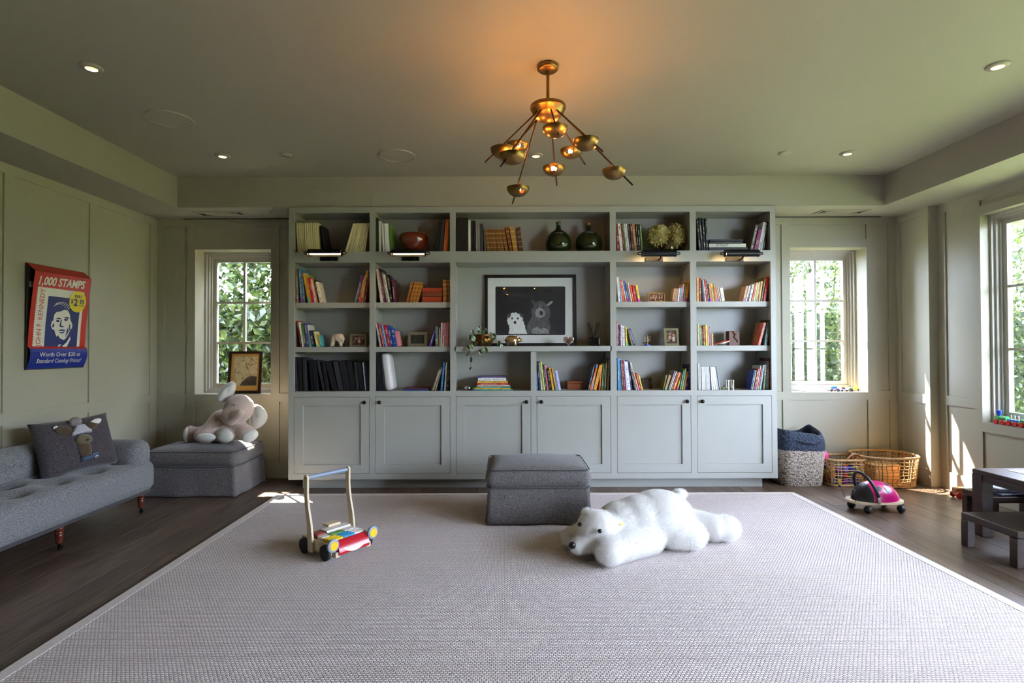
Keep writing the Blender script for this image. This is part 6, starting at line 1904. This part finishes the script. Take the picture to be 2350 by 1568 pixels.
for px, w_, label in ((1669.5, 0.026, 'narrow silver cup beside the white paper backs'), (1681, 0.030, 'wider silver cup on the lowest shelf beside the narrow one')):
    t = MB().lathe([(0, 0.002), (w_ * 0.50, 0.0), (w_ * 0.62, 0.03), (w_ * 0.66, 0.085), (w_ * 0.60, 0.085), (w_ * 0.52, 0.01), (0, 0.008)], 24).build('silver_cup', 'chrome', None, 60, loc=(sx(px, 4.86), 4.86 + (0.0 if px < 1675 else 0.012), ROWB['r4']))
    tag(t, label, 'cup')
for px, dz, c_, nm in ((1656, 0.009, 'toy_green', 'green'), (1661, 0.022, 'toy_red', 'red'), (1660.5, 0.007, 'toy_white', 'pink-white'), (1665, 0.008, 'toy_yellow', 'yellow')):
    o = MB().ball((0, 0, 0), 0.0085, 12, 8).build('toy_bead', c_, None, 180, loc=(sx(px, 4.95), 4.955 if dz < 0.02 else 4.958, ROWB['r4'] + 0.0085 + (0.0145 if dz > 0.02 else 0)))
    tag(o, 'tiny %s ball beside the silver cups' % nm, 'toy', 'tiny balls on the lowest shelf')
wr = thing('white_binder', 'thick white rounded portfolio leaning on the black folders', 'binder', (sx(893, 4.86), 4.86, ROWB['r4'] + 0.001), (0, math.radians(-8), 0))
MB().rbox(0.085, 0.20, 0.335, 0.035, 6).build('cover', pmat('white_vellum', rgb(206, 200, 196), rough=0.45, var=0.05), wr, 180, loc=(0, 0.1, 0))
# ================================================================== BOOKS
COLS = {
 'cream': (220, 208, 160), 'ivory': (216, 206, 186), 'white': (226, 226, 222), 'black': (22, 22, 24), 'charcoal': (48, 48, 52), 'dark green': (34, 58, 48), 'green': (96, 134, 52),
 'orange': (214, 106, 34), 'brown': (84, 54, 36), 'grey': (146, 138, 134), 'dark grey': (58, 60, 66), 'umber': (92, 84, 76), 'antique brown': (122, 82, 40), 'chestnut': (112, 56, 30), 'gold': (170, 122, 48),
 'red': (186, 38, 34), 'brick red': (134, 42, 36), 'magenta': (140, 24, 96), 'taupe': (138, 126, 108), 'sky blue': (66, 150, 196), 'slate': (86, 100, 120), 'golden': (214, 170, 66), 'amber': (222, 156, 44),
 'pale grey': (196, 196, 190), 'purple': (94, 74, 136), 'steel blue': (78, 100, 128), 'crimson': (164, 28, 56), 'plum': (88, 34, 58), 'tan': (188, 146, 100), 'kraft': (190, 156, 116), 'pale blue': (150, 182, 216),
 'vermilion': (220, 78, 36), 'royal blue': (30, 74, 150), 'navy': (32, 44, 88), 'yellow': (232, 198, 60), 'pale green': (150, 190, 150), 'teal': (52, 130, 134), 'pale yellow': (232, 216, 130), 'pink': (214, 130, 140),
 'olive': (112, 112, 48), 'turquoise': (64, 160, 164), 'violet': (84, 60, 150), 'rose': (170, 84, 116), 'dusty pink': (172, 112, 108), 'peach': (234, 178, 130), 'maroon': (92, 36, 44), 'coral': (222, 104, 92),
 'blue': (40, 110, 190), 'lime': (206, 212, 90), 'lilac': (178, 172, 216), 'lime green': (150, 196, 84), 'indigo': (54, 46, 110), 'grey-green': (96, 116, 112), 'blue-green': (70, 116, 110), 'gilt brown': (138, 88, 34), 'russet leather': (150, 52, 24),
 'patterned purple': (84, 52, 70), 'patterned gold': (170, 110, 50), 'blue-white': (170, 190, 214), 'bright blue': (40, 140, 210), 'dark olive': (70, 70, 48),
}
def book_mats():
    m, nt, b = new_mat('book_cover')
    oi = N(nt, 'ShaderNodeObjectInfo'); tc = N(nt, 'ShaderNodeTexCoord'); ge = N(nt, 'ShaderNodeNewGeometry')
    sp = N(nt, 'ShaderNodeSeparateXYZ'); nt.links.new(tc.outputs['Generated'], sp.inputs[0])
    L = nt.links.new
    def M(op, a, b_=None, c=None):
        n = N(nt, 'ShaderNodeMath', operation=op)
        for i, v in enumerate((a, b_, c)):
            if v is None: continue
            if isinstance(v, (int, float)): n.inputs[i].default_value = v
            else: L(v, n.inputs[i])
        return n.outputs[0]
    rnd = oi.outputs['Random']
    # 1D-ish noise along the spine = lettering
    cb_ = N(nt, 'ShaderNodeCombineXYZ')
    L(M('MULTIPLY', sp.outputs['X'], 3.0), cb_.inputs['X']); L(M('MULTIPLY', sp.outputs['Z'], 46.0), cb_.inputs['Z']); L(M('MULTIPLY', rnd, 91.0), cb_.inputs['Y'])
    n1 = N(nt, 'ShaderNodeTexNoise', i_Scale=1.0, i_Detail=0.0); L(cb_.outputs[0], n1.inputs['Vector'])
    cb2 = N(nt, 'ShaderNodeCombineXYZ'); L(M('MULTIPLY', sp.outputs['Z'], 4.0), cb2.inputs['Z']); L(M('MULTIPLY', rnd, 57.0), cb2.inputs['Y'])
    n2 = N(nt, 'ShaderNodeTexNoise', i_Scale=1.0, i_Detail=0.0); L(cb2.outputs[0], n2.inputs['Vector'])
    inx = M('LESS_THAN', M('ABSOLUTE', M('SUBTRACT', sp.outputs['X'], 0.5)), 0.26)
    inz = M('LESS_THAN', M('ABSOLUTE', M('SUBTRACT', sp.outputs['Z'], 0.52)), 0.40)
    let = M('MULTIPLY', M('MULTIPLY', M('GREATER_THAN', n1.outputs['Fac'], 0.53), M('GREATER_THAN', n2.outputs['Fac'], 0.47)), M('MULTIPLY', inx, inz))
    sn = N(nt, 'ShaderNodeSeparateXYZ'); tr = N(nt, 'ShaderNodeVectorTransform', vector_type='NORMAL', convert_from='WORLD', convert_to='OBJECT')
    L(ge.outputs['Normal'], tr.inputs[0]); L(tr.outputs[0], sn.inputs[0])
    spine = M('LESS_THAN', sn.outputs['Y'], -0.6)
    let = M('MULTIPLY', let, spine)
    # a band near one end on some spines, and a picture panel on covers
    band = M('MULTIPLY', M('LESS_THAN', sp.outputs['Z'], 0.16), M('MULTIPLY', spine, M('GREATER_THAN', M('FRACT', M('MULTIPLY', rnd, 7.0)), 0.62)))
    n3 = N(nt, 'ShaderNodeTexNoise', i_Scale=5.0, i_Detail=3.0); L(tc.outputs['Generated'], n3.inputs['Vector'])
    pic = M('MULTIPLY', M('GREATER_THAN', M('ABSOLUTE', sn.outputs['X']), 0.7), M('GREATER_THAN', n3.outputs['Fac'], 0.56))
    lum = N(nt, 'ShaderNodeRGBToBW'); L(oi.outputs['Color'], lum.inputs[0])
    dark = M('GREATER_THAN', lum.outputs[0], 0.30)
    lc = N(nt, 'ShaderNodeMixRGB'); L(dark, lc.inputs['Fac']); lc.inputs['Color1'].default_value = (0.75, 0.70, 0.55, 1); lc.inputs['Color2'].default_value = (0.06, 0.05, 0.07, 1)
    hv = N(nt, 'ShaderNodeHueSaturation'); L(M('MULTIPLY_ADD', rnd, 0.7, 0.15), hv.inputs['Hue']); hv.inputs['Value'].default_value = 0.85
    L(oi.outputs['Color'], hv.inputs['Color'])
    x1 = N(nt, 'ShaderNodeMixRGB'); L(M('MULTIPLY', M('MAXIMUM', band, M('MULTIPLY', pic, 0.5)), 1.0), x1.inputs['Fac']); L(oi.outputs['Color'], x1.inputs['Color1']); L(hv.outputs['Color'], x1.inputs['Color2'])
    x2 = N(nt, 'ShaderNodeMixRGB'); L(M('MULTIPLY', let, 0.8), x2.inputs['Fac']); L(x1.outputs['Color'], x2.inputs['Color1']); L(lc.outputs['Color'], x2.inputs['Color2'])
    L(x2.outputs['Color'], b.inputs['Base Color'])
    b.inputs['Roughness'].default_value = 0.4
    MAT['book'] = m
    # plain version: hardly any lettering
    MAT['folder'] = None
    m2, nt, b = new_mat('plain_cover')
    oi = N(nt, 'ShaderNodeObjectInfo'); tc = N(nt, 'ShaderNodeTexCoord'); no = N(nt, 'ShaderNodeTexNoise', i_Scale=25.0)
    nt.links.new(tc.outputs['Object'], no.inputs['Vector'])
    mr = N(nt, 'ShaderNodeMapRange'); mr.inputs['To Min'].default_value = 0.85; mr.inputs['To Max'].default_value = 1.15
    nt.links.new(no.outputs['Fac'], mr.inputs['Value'])
    mx = N(nt, 'ShaderNodeMixRGB', blend_type='MULTIPLY'); mx.inputs['Fac'].default_value = 1
    nt.links.new(oi.outputs['Color'], mx.inputs['Color1']); nt.links.new(mr.outputs['Result'], mx.inputs['Color2'])
    nt.links.new(mx.outputs['Color'], b.inputs['Base Color']); b.inputs['Roughness'].default_value = 0.45
    MAT['folder'] = m2
    # gilt leather: raised bands
    m3, nt, b = new_mat('gilt_leather')
    oi = N(nt, 'ShaderNodeObjectInfo'); tc = N(nt, 'ShaderNodeTexCoord'); sp = N(nt, 'ShaderNodeSeparateXYZ'); nt.links.new(tc.outputs['Generated'], sp.inputs[0])
    wv = N(nt, 'ShaderNodeMath', operation='PINGPONG'); wv.inputs[1].default_value = 0.1; nt.links.new(sp.outputs['Z'], wv.inputs[0])
    no = N(nt, 'ShaderNodeTexNoise', i_Scale=14.0, i_Detail=3.0); nt.links.new(tc.outputs['Generated'], no.inputs['Vector'])
    ad = N(nt, 'ShaderNodeMath', operation='MULTIPLY_ADD'); ad.inputs[1].default_value = 0.10; nt.links.new(no.outputs['Fac'], ad.inputs[0]); nt.links.new(wv.outputs[0], ad.inputs[2])
    rp = N(nt, 'ShaderNodeValToRGB'); rp.color_ramp.elements[0].position = 0.055; rp.color_ramp.elements[0].color = (0.35, 0.22, 0.07, 1); rp.color_ramp.elements[1].position = 0.075; rp.color_ramp.elements[1].color = (0, 0, 0, 1)
    nt.links.new(ad.outputs[0], rp.inputs['Fac'])
    mx = N(nt, 'ShaderNodeMixRGB', blend_type='ADD'); mx.inputs['Fac'].default_value = 1
    nt.links.new(oi.outputs['Color'], mx.inputs['Color1']); nt.links.new(rp.outputs['Color'], mx.inputs['Color2']); nt.links.new(mx.outputs['Color'], b.inputs['Base Color'])
    b.inputs['Roughness'].default_value = 0.35
    MAT['leather_book'] = m3
book_mats()
MAT['pages'] = pmat('book_pages', rgb(216, 208, 188), rough=0.85, var=0.06, vscale=200, stretch=(8, 1, 1))
ORD = 'zero first second third fourth fifth sixth seventh eighth ninth tenth eleventh twelfth thirteenth fourteenth fifteenth sixteenth seventeenth eighteenth nineteenth twentieth twenty-first twenty-second twenty-third twenty-fourth twenty-fifth twenty-sixth twenty-seventh twenty-eighth twenty-ninth thirtieth'.split()
REG = dict(A=(650, 460, 5.7317), C=(1020, 470, 5.7317), E=(1390, 470, 5.7317), H=(650, 580, 11.19), I=(850, 580, 11.75), J=(660, 720, 8.255), K=(850, 720, 8.255),
           L=(1220, 800, 11.75), M=(1405, 800, 12.05), N=(1590, 800, 11.75), Q=(1400, 620, 8.255), S=(1590, 620, 8.255), D=(1020, 690, 5.7317))
brnd = random.Random(41)
def book_obj(kind, col, w, d, h, loc, rot, matk):
    """Spine towards -y; origin at the lower corner it rests on (x=0)."""
    name = {'book': 'book', 'magazine': 'magazine', 'folder': 'folder', 'portfolio': 'portfolio'}[kind]
    t = min(0.0025, w * 0.2)
    x0, x1 = (0.0, w) if rot[1] <= 0 else (-w, 0.0)
    b = MB()
    e = min(0.0016, w * 0.25)
    # outer U: spine with softened corners + boards
    pl_ = [(x0, d), (x0, 0.003), (x0 + e, 0.0), (x1 - e, 0.0), (x1, 0.003), (x1, d), (x1 - t, d), (x1 - t, 0.004), (x0 + t, 0.004), (x0 + t, d)]
    n = len(pl_)
    vs = [(x_, y_, 0) for x_, y_ in pl_] + [(x_, y_, h) for x_, y_ in pl_]
    fs = [(i, (i + 1) % n, n + (i + 1) % n, n + i) for i in range(n)]
    caps = [(0, 1, 8, 9), (1, 2, 3, 4, 7, 8), (4, 5, 6, 7)]
    for c in caps:
        fs.append(c[::-1]); fs.append(tuple(n + i for i in c))
    o = MB().add(vs, fs).build(name, matk, None, loc=loc, rot=rot)
    r, g, bl = COLS[col]
    k = brnd.uniform(0.92, 1.06)
    o.color = (min(1, s2l(r) * k), min(1, s2l(g) * k), min(1, s2l(bl) * k), 1)
    MB().box(x0 + t, x1 - t, 0.004, d - 0.004, 0.003, h - 0.004).build('pages', 'pages', o)
    return o
def row_books(reg, row, bay, shelf, entries, kind='book', matk='book', yoff=0.0, start=1, dmax=0.225):
    ox, oy, s = REG[reg]
    zb = ROWB[row]
    n = start
    for en in entries:
        col, tx, b0, b1, ty = en[:5]
        kd = en[5] if len(en) > 5 else kind
        mk = en[6] if len(en) > 6 else matk
        Yb = 4.846 + yoff + brnd.uniform(-0.006, 0.008)
        botpx = 800 - (zb - CAM_Z) * FPX / Yb
        cx = ox + (tx + b0) / 2 / s
        botpx -= (cx - 1160) * 0.0033                      # camera roll
        pt = ox + tx / s; p0 = ox + b0 / s; p1 = ox + b1 / s
        hpx = max(12, botpx - (oy + ty / s))
        sc = Yb / FPX
        lean = math.atan2(pt - p0, hpx)
        wpx = (p1 - p0) * math.cos(lean)
        L = hpx * sc / math.cos(lean) - 0.001
        w = max(0.004, wpx * sc - 0.0008)
        if lean > 0: L -= w * math.sin(lean) * 0.3
        d = min(dmax, CB - Yb - 0.012, L * brnd.uniform(0.66, 0.82))
        X = ((p0 if lean <= 0 else p1) - 1160) * sc
        o = book_obj(kd, col, w, d, L, (X, Yb, zb + 0.0006), (0, lean, 0), mk)
        tag(o, '%s %s, %s from the left on the %s shelf of the %s bay' % (col, kd, ORD[n], shelf, bay), 'book' if kd == 'book' else kd, '%ss standing in the bookcase' % kd)
        n += 1
    return n
def pile(reg, row, where, entries, matk='book', yoff=0.0):
    ox, oy, s = REG[reg]
    zb = ROWB[row]
    Yb = 4.85 + yoff
    k = len(entries)
    for i, (col, x0, x1, y0, y1) in enumerate(entries):
        sc = Yb / FPX
        cxp = ox + (x0 + x1) / 2 / s
        zt = CAM_Z + (800 - (oy + y0 / s) - (cxp - 1160) * 0.0033) * sc; zl = CAM_Z + (800 - (oy + y1 / s) - (cxp - 1160) * 0.0033) * sc
        if i == k - 1: zl = zb + 0.0006
        w = max(0.006, zt - zl - 0.0006); L = (x1 - x0) / s * sc
        # lying on its side: local z -> world -x..., spine still towards -y
        o = book_obj('book', col, w, min(0.2, L * 0.75), L, ((ox + x0 / s - 1160) * sc, Yb + brnd.uniform(-0.004, 0.004), zt), (0, math.pi / 2, 0), matk)
        # rot +90 about y: local z -> +x, local x -> -z ; the book spans x in (-w, 0) -> z in (0, w)
        o.location.z = zl
        tag(o, '%s book, %s from the top of the flat pile %s' % (col, ORD[i + 1], where), 'book', 'books lying flat in the bookcase')
        yield o, w, L

# ---- top shelf
e = [('cream', 163 + 27.4 * i, 188 + 26.2 * i, 188 + 26.2 * i + 24.5, 290 + brnd.uniform(-2, 4)) for i in range(11)]
e += [('black', 482, 545, 575, 330)]
e += [('cream', 915 + 18.2 * i, 806 + 22.6 * i, 806 + 22.6 * i + 21, 297 + brnd.uniform(-2, 6)) for i in range(12)]
row_books('A', 'r1', 'first', 'top', e, 'magazine', 'folder')
row_books('A', 'r1', 'second', 'top', [('dark green', 1215, 1215, 1252, 225), ('ivory', 1255, 1258, 1290, 265), ('white', 1292, 1310, 1337, 300), ('white', 1325, 1341, 1371, 302), ('white', 1352, 1374, 1404, 302), ('green', 1385, 1412, 1442, 312),
    ('black', 2045, 1985, 2040, 270), ('charcoal', 2085, 2046, 2098, 250), ('orange', 2140, 2102, 2156, 245), ('brown', 2176, 2160, 2186, 256)], matk='folder')
n = row_books('C', 'r1', 'centre', 'top', [('black', 152, 152, 312, 165), ('white', 315, 315, 350, 200), ('black', 352, 355, 382, 200), ('black', 384, 388, 412, 200), ('grey', 416, 417, 443, 240), ('grey', 446, 447, 470, 246), ('dark grey', 470, 474, 512, 245), ('umber', 515, 530, 554, 330)], matk='folder')
row_books('C', 'r1', 'centre', 'top', [('antique brown', 535 + 43 * i, 563 + 47.5 * i, 563 + 47.5 * i + 46, 316) for i in range(6)] + [('chestnut', 797, 862, 908, 287), ('gold', 858, 912, 968, 290), ('brown', 942, 980, 1042, 292)], matk='leather_book', start=n)
row_books('E', 'r1', 'fourth', 'top', [('brick red', 145, 152, 198, 247), ('white', 165, 200, 240, 245), ('brick red', 205, 242, 262, 247), ('green', 228, 263, 279, 250), ('white', 245, 281, 302, 246), ('white', 268, 304, 326, 246), ('patterned purple', 300, 329, 350, 247), ('brown', 328, 352, 386, 247), ('patterned gold', 355, 389, 424, 244), ('black', 400, 427, 448, 250), ('black', 425, 450, 476, 250), ('green', 455, 478, 500, 250)])
n = row_books('E', 'r1', 'fifth', 'top', [('black', 1205, 1240, 1269, 182), ('black', 1237, 1272, 1300, 165), ('black', 1278, 1303, 1330, 170), ('black', 1320, 1333, 1358, 172)])
row_books('E', 'r1', 'fifth', 'top', [('umber', 1985, 1905, 1946, 262), ('magenta', 2024, 1952, 2006, 325), ('white', 2088, 2010, 2044, 226), ('white', 2116, 2048, 2070, 232), ('black', 2138, 2074, 2094, 222)], start=n)
for i, (o, w, L) in enumerate(pile('E', 'r1', 'in the fifth bay', [('black', 1384, 1815, 450, 476), ('charcoal', 1380, 1808, 478, 505), ('white', 1372, 1860, 507, 556), ('black', 1374, 1876, 558, 603)], 'folder')):
    if i == 2:
        v, f = text_mesh('STYLIST', 1.0, 0.0)
        k = w * 0.62 / 0.70
        o2 = MB(); o2.add([(-w / 2 - y_ * k, -0.0012, L * 0.36 + x_ * k * 1.15) for x_, y_ in v], f)
        MAT['ink'] = pmat('print_ink', rgb(60, 58, 54), rough=0.6, var=0.05)
        o2.build('spine_title', 'ink', o, fix=False)
# the monochrome jacket of the first tall book in the centre bay
# ---- second shelf
row_books('H', 'r2', 'first', 'second', [('taupe', 315, 328, 392, 420), ('sky blue', 388, 440, 494, 415), ('slate', 450, 506, 560, 520), ('golden', 492, 628, 690, 525), ('orange', 585, 692, 742, 640), ('red', 642, 746, 800, 655), ('pale grey', 688, 802, 850, 680), ('orange', 732, 852, 890, 685), ('dark green', 775, 892, 932, 690), ('ivory', 822, 936, 1006, 755),
    ('purple', 1985, 1815, 1880, 575), ('brown', 2022, 1882, 1914, 605), ('red', 2050, 1916, 1950, 640), ('cream', 2078, 1952, 1968, 605), ('amber', 2125, 1972, 2026, 462), ('steel blue', 2168, 2030, 2066, 485), ('crimson', 2190, 2068, 2098, 600)])
n = row_books('I', 'r2', 'second', 'second', [('ivory', 142, 272, 310, 435), ('white', 187, 312, 355, 430), ('crimson', 207, 358, 400, 415), ('charcoal', 250, 402, 440, 430), ('grey', 297, 442, 480, 540), ('ivory', 337, 482, 530, 590), ('black', 432, 540, 612, 600), ('plum', 565, 622, 680, 705)])
n = row_books('I', 'r2', 'second', 'second', [('gilt brown', 1087, 955, 1030, 800), ('gilt brown', 1180, 1036, 1115, 800), ('gilt brown', 1265, 1120, 1200, 798), ('gilt brown', 1350, 1205, 1290, 808), ('gilt brown', 1955, 1957, 2056, 735), ('gilt brown', 2060, 2062, 2142, 735)], matk='leather_book', start=n)
list(pile('I', 'r2', 'on the second shelf', [('russet leather', 1400, 1935, 945, 1060), ('chestnut', 1404, 1940, 1062, 1180), ('russet leather', 1398, 1925, 1185, 1325)], 'folder'))
row_books('Q', 'r2', 'fourth', 'second', [('white', 124, 162, 208, 130), ('pale blue', 172, 216, 246, 210), ('vermilion', 192, 249, 291, 195), ('ivory', 226, 300, 326, 210), ('royal blue', 252, 330, 370, 210), ('ivory', 305, 373, 398, 240), ('white', 335, 400, 426, 240), ('vermilion', 372, 430, 470, 280), ('red', 422, 472, 515, 285), ('navy', 470, 517, 536, 302), ('yellow', 487, 540, 585, 290),
    ('tan', 1216, 1178, 1272, 352), ('white', 1312, 1276, 1310, 345), ('pale blue', 1355, 1313, 1343, 330), ('pink', 1388, 1346, 1380, 270), ('green', 1440, 1384, 1416, 232), ('amber', 1482, 1420, 1465, 200)])
row_books('S', 'r2', 'fifth', 'second', [('golden', 83, 83, 127, 150), ('crimson', 130, 136, 172, 150), ('pale green', 166, 202, 216, 150), ('teal', 178, 218, 238, 190), ('white', 198, 240, 264, 190), ('red', 224, 268, 298, 175), ('navy', 252, 300, 330, 200), ('amber', 306, 336, 376, 255), ('pale yellow', 347, 380, 428, 258), ('yellow', 397, 431, 444, 258), ('pink', 416, 447, 490, 315), ('tan', 442, 492, 520, 318), ('ivory', 477, 523, 550, 335), ('white', 516, 556, 622, 340),
    ('kraft', 1020, 950, 994, 305), ('white', 1077, 997, 1030, 295), ('navy', 1104, 1034, 1060, 280), ('white', 1132, 1063, 1110, 280), ('orange', 1184, 1114, 1150, 300), ('white', 1217, 1153, 1180, 240), ('yellow', 1243, 1183, 1208, 262), ('white', 1265, 1211, 1245, 230), ('golden', 1306, 1248, 1285, 210), ('olive', 1372, 1290, 1322, 140), ('red', 1414, 1338, 1388, 130)])
# ---- third shelf
row_books('J', 'r3', 'first', 'third', [('red', 167, 246, 272, 140), ('white', 200, 276, 306, 165), ('green', 250, 311, 360, 185), ('purple', 305, 363, 400, 182), ('blue', 332, 403, 420, 205), ('ivory', 366, 422, 456, 220), ('navy', 402, 464, 516, 325), ('pale yellow', 482, 546, 585, 345), ('amber', 540, 588, 610, 395), ('turquoise', 577, 614, 664, 420)])
n = row_books('K', 'r3', 'second', 'third', [('ivory', 97, 177, 205, 195), ('purple', 122, 207, 236, 192), ('vermilion', 147, 238, 263, 195), ('violet', 187, 266, 290, 215), ('pale blue', 212, 292, 326, 220), ('crimson', 246, 330, 390, 218), ('royal blue', 316, 392, 440, 230), ('royal blue', 382, 442, 506, 290), ('pink', 452, 510, 572, 340)])
row_books('K', 'r3', 'second', 'third', [('violet', 1200, 1105, 1138, 330), ('grey-green', 1226, 1230, 1285, 240), ('tan', 1296, 1290, 1316, 262), ('pale grey', 1336, 1319, 1355, 175), ('rose', 1374, 1358, 1400, 175), ('dusty pink', 1408, 1402, 1429, 177), ('dusty pink', 1436, 1431, 1474, 160), ('dusty pink', 1480, 1477, 1508, 156)], start=n)
row_books('Q', 'r3', 'fourth', 'third', [('dusty pink', 128, 128, 152, 968), ('navy', 154, 154, 178, 1040), ('magenta', 180, 180, 204, 1040), ('white', 203, 205, 230, 1042), ('white', 230, 240, 290, 1058), ('yellow', 289, 301, 331, 1080), ('olive', 332, 411, 442, 1130), ('indigo', 347, 446, 498, 1120)])
n = row_books('S', 'r3', 'fifth', 'third', [('ivory', 92, 95, 117, 1015), ('pale yellow', 106, 119, 139, 1040), ('green', 119, 141, 181, 1038), ('maroon', 157, 183, 206, 1070), ('orange', 196, 209, 244, 1065), ('yellow', 238, 247, 283, 1040), ('white', 281, 287, 308, 1065), ('crimson', 303, 311, 334, 1070), ('white', 326, 337, 353, 1060), ('peach', 358, 360, 387, 1205)])
row_books('S', 'r3', 'fifth', 'third', [('coral', 1347, 1228, 1280, 1000), ('blue-green', 1412, 1348, 1410, 990), ('brown', 1452, 1416, 1436, 940)], start=n)
# ---- lowest shelf
fold = [(122, 150, 186, 825), (165, 188, 226, 830), (195, 229, 298, 840), (284, 302, 360, 850), (394, 450, 508, 880), (450, 512, 592, 890), (548, 665, 720, 905), (642, 725, 790, 910), (712, 850, 960, 915), (858, 966, 1066, 915), (968, 1072, 1190, 910), (1108, 1195, 1298, 910), (1252, 1302, 1370, 915), (1312, 1375, 1456, 930)]
n = row_books('J', 'r4', 'first', 'lowest', [('black' if i % 3 else 'charcoal',) + f for i, f in enumerate(fold)], 'folder', 'folder', dmax=0.23)
row_books('J', 'r4', 'first', 'lowest', [('blue-white', 1412, 1466, 1490, 925)], start=n)
row_books('K', 'r4', 'second', 'lowest', [('black', 88, 110, 168, 748), ('black', 128, 172, 230, 748), ('black', 178, 235, 268, 748)], 'folder', 'folder')
row_books('K', 'r4', 'second', 'lowest', [('taupe', 1290, 1157, 1205, 1065), ('taupe', 1340, 1212, 1236, 1020), ('bright blue', 1376, 1322, 1360, 925), ('pale grey', 1426, 1391, 1425, 920), ('dark olive', 1456, 1432, 1470, 940), ('black', 1484, 1474, 1500, 905)], start=4)
list(pile('K', 'r4', 'low in the second bay', [('plum', 622, 1105, 1410, 1440), ('blue', 612, 1100, 1442, 1482)], 'folder'))
list(pile('D', 'r4', 'below the trailing plant', [('purple', 440, 800, 998, 1018), ('white', 440, 808, 1019, 1056), ('golden', 430, 830, 1058, 1086), ('red', 425, 840, 1087, 1112), ('ivory', 430, 855, 1113, 1130), ('teal', 400, 868, 1131, 1150), ('yellow', 396, 870, 1151, 1168), ('turquoise', 372, 895, 1169, 1197)]))
row_books('L', 'r4', 'centre', 'lowest', [('blue', 128, 134, 176, 700), ('charcoal', 142, 196, 242, 350), ('white', 192, 250, 312, 390), ('lime', 227, 320, 365, 355), ('dark green', 292, 370, 410, 440), ('pink', 332, 413, 466, 450), ('black', 407, 472, 536, 545), ('amber', 457, 552, 614, 525), ('dark green', 527, 617, 640, 560), ('golden', 537, 643, 680, 545), ('pale blue', 582, 686, 720, 580), ('lilac', 622, 722, 794, 600),
    ('slate', 1660, 1508, 1546, 492), ('orange', 1725, 1550, 1600, 530), ('pale blue', 1748, 1604, 1640, 430), ('amber', 1822, 1650, 1740, 455), ('orange', 1872, 1806, 1846, 420), ('green', 1920, 1870, 1905, 400), ('brown', 1960, 1909, 1940, 402), ('olive', 2000, 1946, 1990, 360), ('grey', 2056, 2014, 2076, 310), ('navy', 2108, 2092, 2145, 285)])
row_books('M', 'r4', 'fourth', 'lowest', [('sky blue', 142, 152, 206, 270), ('lilac', 182, 217, 270, 280), ('umber', 227, 277, 316, 320), ('crimson', 260, 322, 376, 335), ('lilac', 310, 380, 416, 335), ('white', 337, 420, 506, 365), ('navy', 402, 510, 562, 340), ('charcoal', 472, 610, 646, 482), ('ivory', 482, 648, 700, 390), ('peach', 562, 702, 746, 640), ('red', 642, 750, 800, 690), ('yellow', 707, 806, 850, 740),
    ('olive', 1480, 1387, 1426, 735), ('tan', 1560, 1432, 1500, 745), ('grey', 1722, 1536, 1570, 615), ('white', 1757, 1573, 1606, 640), ('brick red', 1792, 1610, 1652, 665), ('orange', 1832, 1656, 1726, 665), ('yellow', 1907, 1762, 1816, 700), ('teal', 1957, 1850, 1890, 600), ('lime green', 2012, 1896, 1946, 560), ('orange', 2064, 1952, 1994, 630), ('indigo', 2120, 1998, 2066, 450), ('violet', 2163, 2070, 2100, 430)])
e = [('white', 137, 145, 178, 400)] + [('white', 181 + 24.5 * i, 180 + 27.8 * i, 180 + 27.8 * i + 26, 492) for i in range(9)]
e += [('white', 402, 433, 480, 490), ('navy', 452, 482, 500, 495), ('white', 457, 503, 548, 495), ('white', 497, 551, 605, 495), ('white', 532, 609, 655, 495), ('white', 572, 661, 700, 495), ('navy', 606, 702, 724, 490), ('white', 662, 724, 742, 700)]
n = row_books('N', 'r4', 'fifth', 'lowest', e, 'portfolio', 'folder')
row_books('N', 'r4', 'fifth', 'lowest', [('royal blue', 1645, 1540, 1580, 590), ('pale green', 1682, 1582, 1616, 595), ('crimson', 1742, 1632, 1690, 555), ('ivory', 1815, 1692, 1722, 465), ('red', 1852, 1726, 1766, 500), ('pale blue', 1893, 1776, 1830, 450), ('olive', 1935, 1880, 1930, 432), ('teal', 1957, 1952, 1980, 425), ('grey', 1992, 1986, 2042, 345), ('maroon', 2052, 2050, 2100, 258)], start=n)
